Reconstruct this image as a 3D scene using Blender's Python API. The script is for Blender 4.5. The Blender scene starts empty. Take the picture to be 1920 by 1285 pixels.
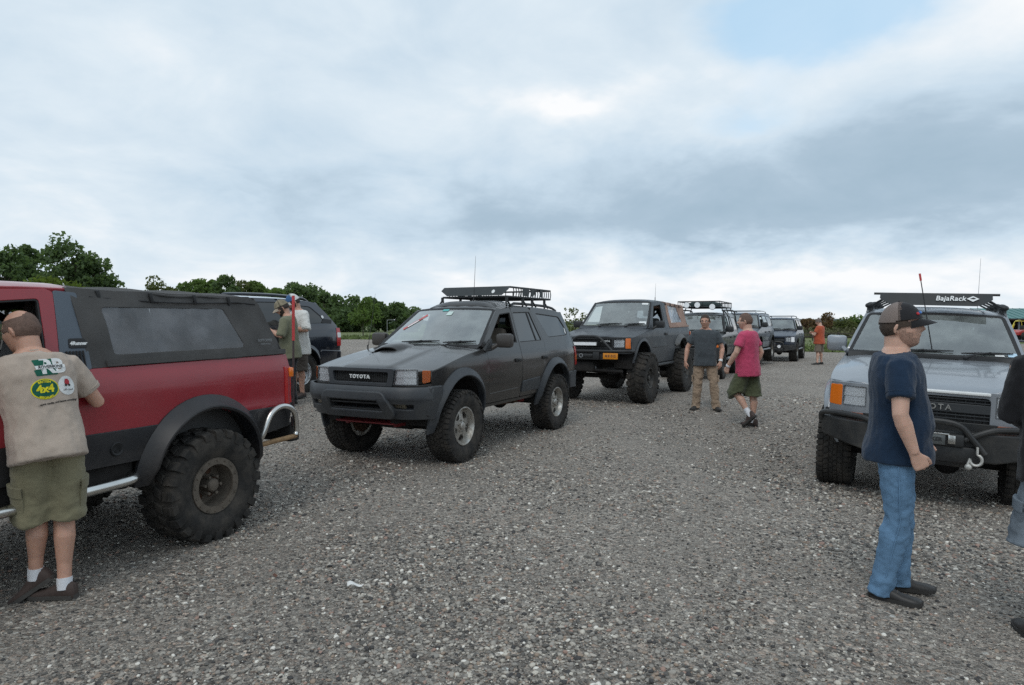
import bpy, bmesh, math, random
import numpy as np
from mathutils import Vector, Matrix, noise
from mathutils.geometry import delaunay_2d_cdt
from mathutils.bvhtree import BVHTree

random.seed(7)
R = math.radians
scene = bpy.context.scene
COL = scene.collection

# ------------------------------------------------------------------ camera
cam_data = bpy.data.cameras.new("camera")
cam_data.sensor_width = 36.0
cam_data.lens = 36.0 * 1250 / 1920
cam_data.clip_start = 0.05
cam_data.clip_end = 6000
cam = bpy.data.objects.new("camera", cam_data)
COL.objects.link(cam)
cam.location = (0, 0, 1.59)
cam.rotation_euler = (R(90 - 1.65), 0, 0)
scene.camera = cam

# ------------------------------------------------------------------ sky
SUN_EL, SUN_AZ = R(52), R(200)          # azimuth clockwise from +Y
world = bpy.data.worlds.new("World")
scene.world = world
world.use_nodes = True


class NT:
    """Small expression helper over a node tree."""

    def __init__(s, tree):
        s.t = tree

    def n(s, kind, **kw):
        nd = s.t.nodes.new(kind)
        for k, v in kw.items():
            setattr(nd, k, v)
        return nd

    def link(s, a, b):
        s.t.links.new(a, b)

    def _in(s, sock, v):
        if isinstance(v, bpy.types.NodeSocket):
            s.link(v, sock)
        elif v is not None:
            sock.default_value = v

    def m(s, op, a, b=None, c=None, clamp=False):
        nd = s.n("ShaderNodeMath", operation=op, use_clamp=clamp)
        s._in(nd.inputs[0], a)
        s._in(nd.inputs[1], b)
        if c is not None:
            s._in(nd.inputs[2], c)
        return nd.outputs[0]

    def mix(s, f, a, b, blend="MIX"):
        nd = s.n("ShaderNodeMix", data_type="RGBA", blend_type=blend)
        s._in(nd.inputs[0], f)
        s._in(nd.inputs[6], a)
        s._in(nd.inputs[7], b)
        return nd.outputs[2]

    def noise(s, vec, scale, detail=4, rough=0.55, dist=0.0):
        nd = s.n("ShaderNodeTexNoise")
        if vec is not None:
            s.link(vec, nd.inputs["Vector"])
        nd.inputs["Scale"].default_value = scale
        nd.inputs["Detail"].default_value = detail
        nd.inputs["Roughness"].default_value = rough
        nd.inputs["Distortion"].default_value = dist
        return nd.outputs["Fac"]

    def ramp(s, f, stops, interp="LINEAR"):
        nd = s.n("ShaderNodeValToRGB")
        nd.color_ramp.interpolation = interp
        el = nd.color_ramp.elements
        while len(el) < len(stops):
            el.new(0.5)
        for e, (p, c) in zip(el, stops):
            e.position = p
            e.color = tuple(c) + (1,) if len(c) == 3 else c
        s._in(nd.inputs[0], f)
        return nd.outputs[0]

    def mr(s, v, a, b, c=0.0, d=1.0, smooth=True):
        nd = s.n("ShaderNodeMapRange")
        nd.interpolation_type = "SMOOTHSTEP" if smooth else "LINEAR"
        s._in(nd.inputs[0], v)
        for i, q in enumerate((a, b, c, d)):
            nd.inputs[i + 1].default_value = q
        return nd.outputs[0]

    def comb(s, x, y, z):
        nd = s.n("ShaderNodeCombineXYZ")
        for i, q in enumerate((x, y, z)):
            s._in(nd.inputs[i], q)
        return nd.outputs[0]

    def sep(s, v):
        nd = s.n("ShaderNodeSeparateXYZ")
        s.link(v, nd.inputs[0])
        return nd.outputs


def build_world():
    t = world.node_tree
    t.nodes.clear()
    T = NT(t)
    out = T.n("ShaderNodeOutputWorld")
    bg = T.n("ShaderNodeBackground")
    bg.inputs[1].default_value = 0.1
    sky = T.n("ShaderNodeTexSky")
    sky.sky_type = "NISHITA"
    sky.sun_disc = False
    sky.sun_elevation = SUN_EL
    sky.sun_rotation = SUN_AZ
    sky.air_density = 1.0
    sky.dust_density = 1.5
    tc = T.n("ShaderNodeTexCoord")
    d = tc.outputs["Generated"]
    x, y, z = T.sep(d)
    az = T.m("ARCTAN2", x, y)
    el = T.m("ARCSINE", z)
    # cloud layer seen in perspective: flat layer coordinates
    zz = T.m("ADD", T.m("MAXIMUM", z, 0.0), 0.30)
    px, py = T.m("DIVIDE", x, zz), T.m("DIVIDE", y, zz)
    pv = T.comb(px, py, 0.0)
    n1 = T.noise(pv, 0.9, 5, 0.5, 0.35)
    n2 = T.noise(pv, 2.5, 7, 0.56, 0.4)
    n3 = T.noise(pv, 6.5, 6, 0.6, 0.3)
    # warp for the placed cloud masses
    wa = T.m("MULTIPLY", T.m("SUBTRACT", T.noise(pv, 1.7, 5, 0.6), 0.5), 0.34)
    we = T.m("MULTIPLY", T.m("SUBTRACT", T.noise(T.comb(py, px, 3.0), 2.0, 5, 0.6), 0.5), 0.16)
    A = T.m("ADD", az, wa)
    E = T.m("ADD", el, we)

    def blob(a0, e0, sa, se):
        u = T.m("DIVIDE", T.m("SUBTRACT", A, a0), sa)
        v = T.m("DIVIDE", T.m("SUBTRACT", E, e0), se)
        q = T.m("ADD", T.m("MULTIPLY", u, u), T.m("MULTIPLY", v, v))
        return T.m("EXPONENT", T.m("MULTIPLY", q, -1.0))

    B = T.m("ADD", 0.655, T.m("MULTIPLY", T.m("SUBTRACT", n1, 0.5), 0.58))
    B = T.m("ADD", B, T.m("MULTIPLY", T.m("SUBTRACT", n2, 0.5), 0.70))
    B = T.m("ADD", B, T.m("MULTIPLY", T.m("SUBTRACT", n3, 0.5), 0.16))
    for a0, e0, sa, se, k in SKY_BLOBS:
        B = T.m("ADD", B, T.m("MULTIPLY", blob(a0, e0, sa, se), k))
    # brighter strip along the horizon all round
    hz = T.m("EXPONENT", T.m("MULTIPLY", T.m("MULTIPLY", el, el), -150.0))
    B = T.m("ADD", B, T.m("MULTIPLY", hz, 0.13))
    colr = T.ramp(B, [(0.0, (0.33, 0.46, 0.57)), (0.35, (0.43, 0.555, 0.67)), (0.55, (0.585, 0.715, 0.83)),
                      (0.75, (0.73, 0.83, 0.91)), (1.0, (0.97, 0.985, 1.0))])
    cl = T.mix(1.0, colr, (10.0, 10.0, 10.0, 1), "MULTIPLY")
    # openings showing the blue sky
    gap = None
    for a0, e0, sa, se, k in SKY_GAPS:
        b = T.m("MULTIPLY", blob(a0, e0, sa, se), k)
        gap = b if gap is None else T.m("ADD", gap, b)
    gap = T.m("ADD", gap, T.m("MULTIPLY", T.m("SUBTRACT", n2, 0.5), 0.9))
    gap = T.mr(gap, 0.28, 0.95, 0.0, 0.75)
    blue = T.mix(0.75, sky.outputs[0], (5.4, 8.3, 10.8, 1))
    fin = T.mix(gap, cl, blue)
    T.link(fin, bg.inputs[0])
    T.link(bg.outputs[0], out.inputs[0])


# azimuth, elevation, widths (radians), strength
SKY_BLOBS = [
    (0.09, 0.315, 0.075, 0.022, 0.26), (0.20, 0.30, 0.22, 0.045, 0.16),
    (0.34, 0.15, 0.36, 0.05, -0.34), (-0.14, 0.165, 0.30, 0.045, -0.16), (0.60, 0.21, 0.30, 0.06, -0.24), (0.20, 0.225, 0.25, 0.03, -0.10),
    (0.32, 0.06, 0.40, 0.035, 0.26), (-0.62, 0.17, 0.18, 0.09, 0.20), (-0.60, 0.40, 0.40, 0.12, 0.02),
    (0.67, 0.40, 0.11, 0.10, 0.30), (0.50, 0.33, 0.16, 0.05, 0.10), (-0.10, 0.26, 0.20, 0.05, 0.02),
    (-0.25, 0.07, 0.5, 0.05, 0.05),
]
SKY_GAPS = [(0.41, 0.41, 0.16, 0.075, 1.3), (0.32, 0.285, 0.12, 0.03, 0.55), (0.10, 0.27, 0.08, 0.02, 0.45),
            (-1.9, 0.6, 0.5, 0.2, 0.8), (2.4, 0.5, 0.4, 0.2, 0.8)]
build_world()

sun_data = bpy.data.lights.new("sun", "SUN")
sun_data.energy = 0.9
sun_data.angle = R(25)
sun_data.color = (1.0, 0.96, 0.90)
sun = bpy.data.objects.new("sun", sun_data)
COL.objects.link(sun)
sun.location = (0, 0, 60)
sd = Vector((math.sin(SUN_AZ) * math.cos(SUN_EL), math.cos(SUN_AZ) * math.cos(SUN_EL), math.sin(SUN_EL)))
sun.rotation_euler = sd.to_track_quat("Z", "Y").to_euler()

vs = scene.view_settings
vs.view_transform = "Standard"
vs.look = "None"
vs.exposure = 0.0
vs.gamma = 1.0
vs.use_curve_mapping = False
scene.render.engine = "CYCLES"
scene.cycles.max_bounces = 8
scene.cycles.transparent_max_bounces = 16
scene.cycles.use_denoising = False


# ------------------------------------------------------------------ terrain height
def sstep(a, b, x):
    t = min(1.0, max(0.0, (x - a) / (b - a)))
    return t * t * (3 - 2 * t)


def gh(x, y):
    z = 0.27 * sstep(1.5, 4.3, -x) * sstep(9.0, 12.6, y)
    z -= 0.20 * sstep(1.0, 3.8, x) * (1 - sstep(9.0, 14.0, y)) * (0.55 + 0.45 * sstep(3.5, 7.0, y))
    z -= 0.08 * sstep(6, 11, x) * sstep(24, 29, y)
    return z


# ------------------------------------------------------------------ objects
def tag(o, label=None, cat=None, group=None, kind=None):
    for k, v in (("label", label), ("category", cat), ("group", group), ("kind", kind)):
        if v:
            o[k] = v
    return o


def empty(name, loc=(0, 0, 0), rz=0.0, parent=None):
    o = bpy.data.objects.new(name, None)
    COL.objects.link(o)
    o.empty_display_size = 0.2
    o.location = loc
    o.rotation_euler = (0, 0, rz)
    o.parent = parent
    return o


def link(name, me, parent=None):
    o = bpy.data.objects.new(name, me)
    COL.objects.link(o)
    o.parent = parent
    return o


def copy_tree(o, parent=None):
    c = o.copy()
    COL.objects.link(c)
    c.parent = parent
    for ch in list(o.children):
        copy_tree(ch, c)
    return c


class MB:
    """Collects shapes, then links them as one mesh object."""

    def __init__(s):
        s.v = []
        s.f = []

    def add(s, vs_, fs):
        b = len(s.v)
        s.v.extend([tuple(p) for p in vs_])
        s.f.extend([tuple(i + b for i in f) for f in fs])
        return s

    def box(s, c, size, rot=None, ch=0.0):
        hx, hy, hz = (q / 2 for q in size)
        if ch <= 0:
            P = [(sx * hx, sy * hy, sz * hz) for sx in (-1, 1) for sy in (-1, 1) for sz in (-1, 1)]
            F = [(0, 1, 3, 2), (4, 6, 7, 5), (0, 4, 5, 1), (2, 3, 7, 6), (0, 2, 6, 4), (1, 5, 7, 3)]
        else:
            bm = bmesh.new()
            bmesh.ops.create_cube(bm, size=1.0)
            for q in bm.verts:
                q.co = Vector((q.co.x * 2 * hx, q.co.y * 2 * hy, q.co.z * 2 * hz))
            bmesh.ops.bevel(bm, geom=list(bm.edges), offset=ch, segments=2, affect="EDGES", profile=0.5)
            bm.verts.index_update()
            P = [q.co.copy() for q in bm.verts]
            F = [[q.index for q in f.verts] for f in bm.faces]
            bm.free()
        M = rot.to_matrix() if hasattr(rot, "to_matrix") else rot
        c = Vector(c)
        return s.add([c + (M @ Vector(p) if M is not None else Vector(p)) for p in P], F)

    def tube(s, pts, r, n=8, closed=False):
        pts = [Vector(p) for p in pts]
        rs = list(r) if hasattr(r, "__len__") else [r] * len(pts)
        rings = []
        N = len(pts)
        up = None
        for i, p in enumerate(pts):
            a = pts[(i - 1) % N] if closed or i > 0 else pts[i]
            b = pts[(i + 1) % N] if closed or i < N - 1 else pts[i]
            t = (b - a).normalized()
            if up is None:
                up = Vector((0, 0, 1)) if abs(t.z) < 0.9 else Vector((1, 0, 0))
            e1 = (up - t * up.dot(t)).normalized()
            up = e1
            e2 = t.cross(e1)
            rings.append([p + (e1 * math.cos(2 * math.pi * k / n) + e2 * math.sin(2 * math.pi * k / n)) * rs[i] for k in range(n)])
        return s.loft(rings, closed)

    def loft(s, rings, closed=False, caps=True):
        n = len(rings[0])
        V = [p for rg in rings for p in rg]
        F = []
        L = len(rings)
        for i in range(L if closed else L - 1):
            for k in range(n):
                a, b = i * n + k, i * n + (k + 1) % n
                c, d = ((i + 1) % L) * n + (k + 1) % n, ((i + 1) % L) * n + k
                F.append((a, b, c, d))
        if caps and not closed:
            F.append(tuple(range(n))[::-1])
            F.append(tuple((L - 1) * n + k for k in range(n)))
        return s.add(V, F)

    def cyl(s, a, b, r, n=16, r2=None):
        return s.tube([a, b], [r, r if r2 is None else r2], n)

    def lathe(s, prof, n=32, c=(0, 0, 0), axis="Y", closed=False):
        """prof: (along axis, radius)"""
        c = Vector(c)
        rings = []
        for h, r in prof:
            rg = []
            for k in range(n):
                a = 2 * math.pi * k / n
                u, w = r * math.cos(a), r * math.sin(a)
                rg.append(c + (Vector((u, h, w)) if axis == "Y" else Vector((u, w, h)) if axis == "Z" else Vector((h, u, w))))
            rings.append(rg)
        return s.loft(rings, closed, caps=not closed)

    def ball(s, c, r, n=12, sc=(1, 1, 1)):
        prof = [(-math.cos(math.pi * i / n) , max(1e-4, math.sin(math.pi * i / n))) for i in range(n + 1)]
        rings = []
        for h, q in prof:
            rings.append([Vector(c) + Vector((q * math.cos(2 * math.pi * k / n) * r * sc[0], q * math.sin(2 * math.pi * k / n) * r * sc[1], h * r * sc[2])) for k in range(n)])
        return s.loft(rings)

    def data(s, name, mats, angle=35, smooth=True):
        me = bpy.data.meshes.new(name)
        me.from_pydata(s.v, [], s.f)
        me.validate()
        bm = bmesh.new()
        bm.from_mesh(me)
        bmesh.ops.recalc_face_normals(bm, faces=bm.faces)
        bm.to_mesh(me)
        bm.free()
        for q in (mats if isinstance(mats, (list, tuple)) else [mats]):
            me.materials.append(q)
        if smooth:
            me.polygons.foreach_set("use_smooth", [True] * len(me.polygons))
            me.set_sharp_from_angle(angle=R(angle))
        return me

    def build(s, name, m, parent=None, angle=35, smooth=True):
        return link(name, s.data(name, m, angle, smooth), parent)


# ------------------------------------------------------------------ materials
MATS = {}


def pmat(name, col, rough=0.5, metal=0.0, coat=0.0, var=0.15, vscale=6.0, bump=0.0, bscale=80.0, spec=0.5, dirt=None, rvar=0.0, sheen=0.0, sss=0.0, detail=4):
    """Principled material with procedural colour variation, relief and (dirt) a dust layer: (colour, amount, scale, z0, z1)."""
    if name in MATS:
        return MATS[name]
    m = bpy.data.materials.new(name)
    m.use_nodes = True
    T = NT(m.node_tree)
    b = m.node_tree.nodes["Principled BSDF"]
    tc = T.n("ShaderNodeTexCoord")
    v = tc.outputs["Object"]
    c = tuple(col) + (1,)
    if var > 0:
        f = T.noise(v, vscale, detail, 0.6)
        f = T.mr(f, 0.25, 0.75, 1 - var, 1 + var, False)
        base = T.mix(1.0, c, T.comb(f, f, f), "MULTIPLY")
    else:
        base = T.mix(0.0, c, c)
    rsock = None
    if dirt:
        dc, amt, sc, z0, z1 = dirt
        dn = T.noise(v, sc, 6, 0.65, 0.4)
        mask = T.mr(dn, 0.35, 0.75, 0.0, 1.0)
        zz = T.sep(v)[2]
        hm = T.mr(zz, z0, z1, 1.0, 0.25)
        mask = T.m("MULTIPLY", T.m("MULTIPLY", mask, hm), amt, clamp=True)
        base = T.mix(mask, base, tuple(dc) + (1,))
        rsock = T.m("ADD", rough, T.m("MULTIPLY", mask, 0.5), clamp=True)
    if rvar > 0:
        rn = T.mr(T.noise(v, vscale * 1.7, 5, 0.6), 0.3, 0.7, -rvar, rvar, False)
        rsock = T.m("ADD", rsock if rsock is not None else rough, rn, clamp=True)
    T.link(base, b.inputs["Base Color"])
    if rsock is not None:
        T.link(rsock, b.inputs["Roughness"])
    else:
        b.inputs["Roughness"].default_value = rough
    b.inputs["Metallic"].default_value = metal
    b.inputs["Coat Weight"].default_value = coat
    b.inputs["Coat Roughness"].default_value = 0.08
    b.inputs["Specular IOR Level"].default_value = spec
    if sheen:
        b.inputs["Sheen Weight"].default_value = sheen
    if sss:
        b.inputs["Subsurface Weight"].default_value = sss
        b.inputs["Subsurface Radius"].default_value = (0.02, 0.008, 0.004)
        b.inputs["Subsurface Scale"].default_value = 0.5
    if bump > 0:
        bn = T.n("ShaderNodeBump")
        bn.inputs["Strength"].default_value = bump
        bn.inputs["Distance"].default_value = 0.01
        T.link(T.noise(v, bscale, 4, 0.6), bn.inputs["Height"])
        T.link(bn.outputs[0], b.inputs["Normal"])
    MATS[name] = m
    return m


def glass(name, tint, refl=1.0, dust=0.0, rough=0.02, dust_haze_col=(0.45, 0.47, 0.45)):
    if name in MATS:
        return MATS[name]
    m = bpy.data.materials.new(name)
    m.use_nodes = True
    t = m.node_tree
    t.nodes.clear()
    T = NT(t)
    out = T.n("ShaderNodeOutputMaterial")
    tr = T.n("ShaderNodeBsdfTransparent")
    tr.inputs[0].default_value = tuple(tint) + (1,)
    gl = T.n("ShaderNodeBsdfGlossy")
    gl.inputs["Roughness"].default_value = rough
    fr = T.n("ShaderNodeFresnel")
    fr.inputs[0].default_value = 1.6
    mx = T.n("ShaderNodeMixShader")
    T.link(T.m("MULTIPLY", fr.outputs[0], refl, clamp=True), mx.inputs[0])
    T.link(tr.outputs[0], mx.inputs[1])
    T.link(gl.outputs[0], mx.inputs[2])
    last = mx.outputs[0]
    if dust > 0:  # diffuse film; on the windshield it also stands in for reflected sky
        df = T.n("ShaderNodeBsdfDiffuse")
        df.inputs[0].default_value = tuple(dust_haze_col) + (1,)
        tc = T.n("ShaderNodeTexCoord")
        nn = T.noise(tc.outputs["Object"], 3.0, 5, 0.6)
        m2 = T.n("ShaderNodeMixShader")
        T.link(T.mr(nn, 0.3, 0.7, dust * 0.5, dust * 1.5), m2.inputs[0])
        T.link(last, m2.inputs[1])
        T.link(df.outputs[0], m2.inputs[2])
        last = m2.outputs[0]
    T.link(last, out.inputs[0])
    MATS[name] = m
    return m


DUST = (0.27, 0.24, 0.20)
M_black = pmat("black_plastic", (0.020, 0.021, 0.022), 0.55, var=0.2, bump=0.15, bscale=300)
M_rubber = pmat("rubber", (0.022, 0.021, 0.020), 0.8, var=0.3, vscale=20, bump=0.2, bscale=200, spec=0.3, dirt=((0.11, 0.095, 0.08), 0.55, 7, 9, 10))
M_seal = pmat("window_seal", (0.012, 0.012, 0.013), 0.6, var=0.1)
M_under = pmat("underbody_grime", (0.018, 0.016, 0.015), 0.9, var=0.5, vscale=8)
M_rust = pmat("rusty_steel", (0.10, 0.055, 0.035), 0.8, metal=0.3, var=0.5, vscale=12)
M_chrome = pmat("chrome", (0.62, 0.62, 0.60), 0.25, metal=1.0, var=0.15, rvar=0.08)
M_alloy = pmat("alloy", (0.52, 0.51, 0.48), 0.38, metal=0.85, var=0.15, vscale=12, dirt=((0.20, 0.15, 0.10), 0.7, 9, 9, 10))
M_steelrim = pmat("dark_steel_rim", (0.045, 0.046, 0.046), 0.5, metal=0.5, var=0.3, dirt=(DUST, 0.4, 14, 9, 10))
M_dustrim = pmat("dusty_rim", (0.115, 0.095, 0.075), 0.85, metal=0.1, var=0.35, vscale=14, bump=0.2, bscale=60)
M_cloth = pmat("seat_cloth", (0.075, 0.062, 0.05), 0.9, var=0.2, vscale=20)
M_dash = pmat("dashboard_plastic", (0.05, 0.05, 0.05), 0.6, var=0.1)
M_clear = glass("clear_glass", (0.80, 0.86, 0.83), 1.3, 0.06)
M_ws = glass("windshield_glass", (0.55, 0.62, 0.60), 3.6, 0.20, dust_haze_col=(0.55, 0.60, 0.58))  # pale film: some dust, plus sky reflection painted in as grey-green haze
M_tint = glass("tinted_glass", (0.04, 0.045, 0.05), 1.7, 0.02)
M_lens = glass("lamp_lens", (0.98, 0.98, 0.98), 0.9, 0.0)
M_refl = pmat("lamp_reflector", (0.94, 0.95, 0.96), 0.3, metal=0.0, var=0.05, vscale=40)
M_amber = pmat("amber_lens", (0.75, 0.17, 0.012), 0.2, var=0.1, coat=0.6)
M_redlens = pmat("red_lens", (0.45, 0.015, 0.015), 0.2, var=0.1, coat=0.6)
M_white = pmat("white_print", (0.75, 0.76, 0.75), 0.5, var=0.06)
M_rackblk = pmat("rack_black", (0.016, 0.018, 0.019), 0.5, var=0.2)
M_grey = pmat("plain_grey", (0.22, 0.23, 0.24), 0.6, var=0.1)


def paint(name, col, rough=0.28, metal=0.25, coat=0.5, dust=0.35, z1=1.3, dcol=DUST, var=0.10, rvar=0.05):
    return pmat(name, col, rough, metal, coat, var, 2.2, dirt=(dcol, dust, 2.6, 0.3, z1), rvar=rvar)
# ------------------------------------------------------------------ sheet panels
def spline(pts):
    pts = sorted(pts)
    xs = [p[0] for p in pts]
    ys = [p[1] for p in pts]
    n = len(xs)
    dl = [(ys[i + 1] - ys[i]) / (xs[i + 1] - xs[i]) for i in range(n - 1)]
    m = [dl[0]] + [0 if dl[i - 1] * dl[i] < 0 else (dl[i - 1] + dl[i]) / 2 for i in range(1, n - 1)] + [dl[-1]]

    def f(x):
        if x <= xs[0]:
            return ys[0] + m[0] * (x - xs[0])
        if x >= xs[-1]:
            return ys[-1] + m[-1] * (x - xs[-1])
        i = 0
        while x > xs[i + 1]:
            i += 1
        h = xs[i + 1] - xs[i]
        t = (x - xs[i]) / h
        t2, t3 = t * t, t * t * t
        return (2 * t3 - 3 * t2 + 1) * ys[i] + (t3 - 2 * t2 + t) * h * m[i] + (-2 * t3 + 3 * t2) * ys[i + 1] + (t3 - t2) * h * m[i + 1]
    return f


def lin(pts):
    pts = sorted(pts)

    def f(x):
        if x <= pts[0][0]:
            return pts[0][1]
        for (a, b), (c, d) in zip(pts, pts[1:]):
            if x <= c:
                return b + (d - b) * (x - a) / (c - a)
        return pts[-1][1]
    return f


def rnd(pts, r=0.0, n=4):
    """Polygon with rounded corners; a point may carry its own radius as third value."""
    out = []
    N = len(pts)
    for i in range(N):
        p = Vector(pts[i][:2])
        rr = pts[i][2] if len(pts[i]) > 2 else r
        a = Vector(pts[i - 1][:2]) - p
        b = Vector(pts[(i + 1) % N][:2]) - p
        if rr <= 1e-5:
            out.append(tuple(p))
            continue
        la, lb = a.length, b.length
        ang = a.angle(b)
        d = min(rr / max(0.05, math.tan(ang / 2)), la * 0.48, lb * 0.48)
        p0, p1 = p + a / la * d, p + b / lb * d
        for k in range(n + 1):
            t = k / n
            out.append(tuple(p0 * (1 - t) ** 2 + p * 2 * t * (1 - t) + p1 * t * t))
    return out


def circ(cx, cz, r, n=40, a0=0.0, a1=360.0):
    return [(cx + r * math.cos(R(a0 + (a1 - a0) * k / n)), cz + r * math.sin(R(a0 + (a1 - a0) * k / n))) for k in range(n + (0 if a1 - a0 >= 360 else 1))]


def inset(pts, d):
    """Shrinks a polygon by d (grows it for a negative d)."""
    P = [Vector(p[:2]) for p in pts]
    n = len(P)
    area = sum(P[i].x * P[(i + 1) % n].y - P[(i + 1) % n].x * P[i].y for i in range(n))
    s = 1 if area > 0 else -1
    out = []
    for i in range(n):
        e0 = P[i] - P[i - 1]
        e1 = P[(i + 1) % n] - P[i]
        if e0.length < 1e-7 or e1.length < 1e-7:
            out.append(tuple(P[i]))
            continue
        n0 = Vector((-e0.y, e0.x)).normalized() * s
        n1 = Vector((-e1.y, e1.x)).normalized() * s
        b = n0 + n1
        b = b / max(0.35, b.dot(n0)) if b.length > 1e-6 else n0
        out.append(tuple(P[i] + b * d))
    return out


def _pip(P, L):
    x, y = P[:, 0], P[:, 1]
    ins = np.zeros(len(P), bool)
    n = len(L)
    for i in range(n):
        x0, y0 = L[i]
        x1, y1 = L[(i + 1) % n]
        c = (y0 > y) != (y1 > y)
        if abs(y1 - y0) > 1e-12:
            ins ^= c & (x < (x1 - x0) * (y - y0) / (y1 - y0) + x0)
    return ins


def _res(L, g):
    out = []
    n = len(L)
    for i in range(n):
        a, b = L[i], L[(i + 1) % n]
        d = math.hypot(b[0] - a[0], b[1] - a[1])
        if d < 1e-6:
            continue
        k = max(1, int(math.ceil(d / g)))
        for j in range(k):
            t = j / k
            out.append((a[0] + (b[0] - a[0]) * t, a[1] + (b[1] - a[1]) * t))
    return out


def tri2d(poly, subs, grid, vlines=()):
    poly = [tuple(p[:2]) for p in poly]
    subs = [[tuple(p[:2]) for p in s] for s in subs]
    loops = [_res(poly, grid)] + [_res(s, grid) for s in subs]
    verts, edges = [], []
    for L in loops:
        b = len(verts)
        verts += L
        edges += [(b + i, b + (i + 1) % len(L)) for i in range(len(L))]
    B = np.array(verts)
    us = np.arange(B[:, 0].min() + grid * .5, B[:, 0].max(), grid)
    ws = list(np.arange(B[:, 1].min() + grid * .5, B[:, 1].max(), grid)) + list(vlines)
    if len(us) and len(ws):
        G = np.array([(u + (grid * .5 if j % 2 else 0), w) for j, w in enumerate(ws) for u in us])
        keep = _pip(G, poly)
        for s in subs:
            keep &= ~_pip(G, s)
        G = G[keep]
        if len(G):
            d = np.min((G[:, None, 0] - B[None, :, 0]) ** 2 + (G[:, None, 1] - B[None, :, 1]) ** 2, axis=1)
            verts = verts + [tuple(q) for q in G[d > (grid * .45) ** 2]]
    r = delaunay_2d_cdt([Vector(v) for v in verts], edges, [], 0, 1e-6)
    V = np.array([tuple(v) for v in r[0]])
    F = np.array([f for f in r[2] if len(f) == 3])
    C = V[F].mean(1)
    keep = _pip(C, poly)
    for s in subs:
        keep &= ~_pip(C, s)
    a = V[F[:, 1]] - V[F[:, 0]]
    b = V[F[:, 2]] - V[F[:, 0]]
    keep &= np.abs(a[:, 0] * b[:, 1] - a[:, 1] * b[:, 0]) > 1e-9
    return V, F[keep]


def panel(name, parent, fn, poly, subs, mat, out, grid=0.09, thick=0.02, r=0.004, vlines=(), back=False):
    """A pressed sheet: a 2D outline with holes laid on the surface fn(u, v), its rim rolled inwards."""
    V, F = tri2d(poly, subs, grid, vlines)
    used = sorted(set(F.ravel().tolist()))
    idx = {q: i for i, q in enumerate(used)}
    V = V[used]
    F = [[idx[i] for i in f] for f in F.tolist()]
    out = Vector(out)
    e = 1e-3
    P, N, DU, DV = [], [], [], []
    for u, v in V:
        p = Vector(fn(u, v))
        du = (Vector(fn(u + e, v)) - Vector(fn(u - e, v))) / (2 * e)
        dv = (Vector(fn(u, v + e)) - Vector(fn(u, v - e))) / (2 * e)
        n = du.cross(dv)
        n = n.normalized() if n.length > 1e-9 else out.copy()
        P.append(p)
        N.append(n)
        DU.append(du)
        DV.append(dv)
    flip = sum(n.dot(out) for n in N) < 0
    if flip:
        N = [-n for n in N]
    ec = {}
    for f in F:
        a, b, c = f
        # all triangles counter-clockwise in uv
        if (V[b][0] - V[a][0]) * (V[c][1] - V[a][1]) - (V[b][1] - V[a][1]) * (V[c][0] - V[a][0]) < 0:
            f[1], f[2] = f[2], f[1]
        for i in range(3):
            a, b = f[i], f[(i + 1) % 3]
            ec[(a, b)] = 1
    bd = [(a, b) for (a, b) in ec if (b, a) not in ec]
    o2 = {}
    for a, b in bd:
        d = V[b] - V[a]
        l = math.hypot(*d) or 1
        for q in (a, b):
            o2.setdefault(q, [0, 0])
            o2[q][0] += d[1] / l
            o2[q][1] += -d[0] / l
    verts = list(P)
    norms = list(N)
    ring = {}
    steps = [(0.65, 0.25, 0.7), (1.0, 1.0, 0.0), (1.0, max(1.2, thick / max(r, 1e-4)), 0.0)]
    for q, (ox, oy) in o2.items():
        l = math.hypot(ox, oy) or 1
        o3 = DU[q] * (ox / l) + DV[q] * (oy / l)
        o3 = o3 - N[q] * o3.dot(N[q])
        o3 = o3.normalized() if o3.length > 1e-9 else Vector((0, 0, 0))
        ids = [q]
        for so, sn, nk in steps:
            ids.append(len(verts))
            verts.append(P[q] + o3 * r * so - N[q] * r * sn)
            norms.append((o3 * (1 - nk) + N[q] * nk).normalized())
        ring[q] = ids
    faces = [tuple(f) if not flip else tuple(f[::-1]) for f in F]
    for a, b in bd:
        for k in range(3):
            q = (ring[b][k], ring[a][k], ring[a][k + 1], ring[b][k + 1])
            faces.append(q if not flip else q[::-1])
    if back:
        off = len(verts)
        bi = {}
        for i in range(len(P)):
            bi[i] = ring[i][3] if i in ring else len(verts)
            if i not in ring:
                verts.append(P[i] - N[i] * thick)
                norms.append(-N[i])
        for f in F:
            q = tuple(bi[i] for i in f)
            faces.append(q[::-1] if not flip else q)
    me = bpy.data.meshes.new(name)
    me.from_pydata([tuple(p) for p in verts], [], faces)
    me.materials.append(mat)
    me.polygons.foreach_set("use_smooth", [True] * len(me.polygons))
    if not back:
        me.normals_split_custom_set_from_vertices([tuple(n) for n in norms])
    else:
        me.set_sharp_from_angle(angle=R(40))
    return link(name, me, parent)


FONT_CACHE = {}


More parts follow.
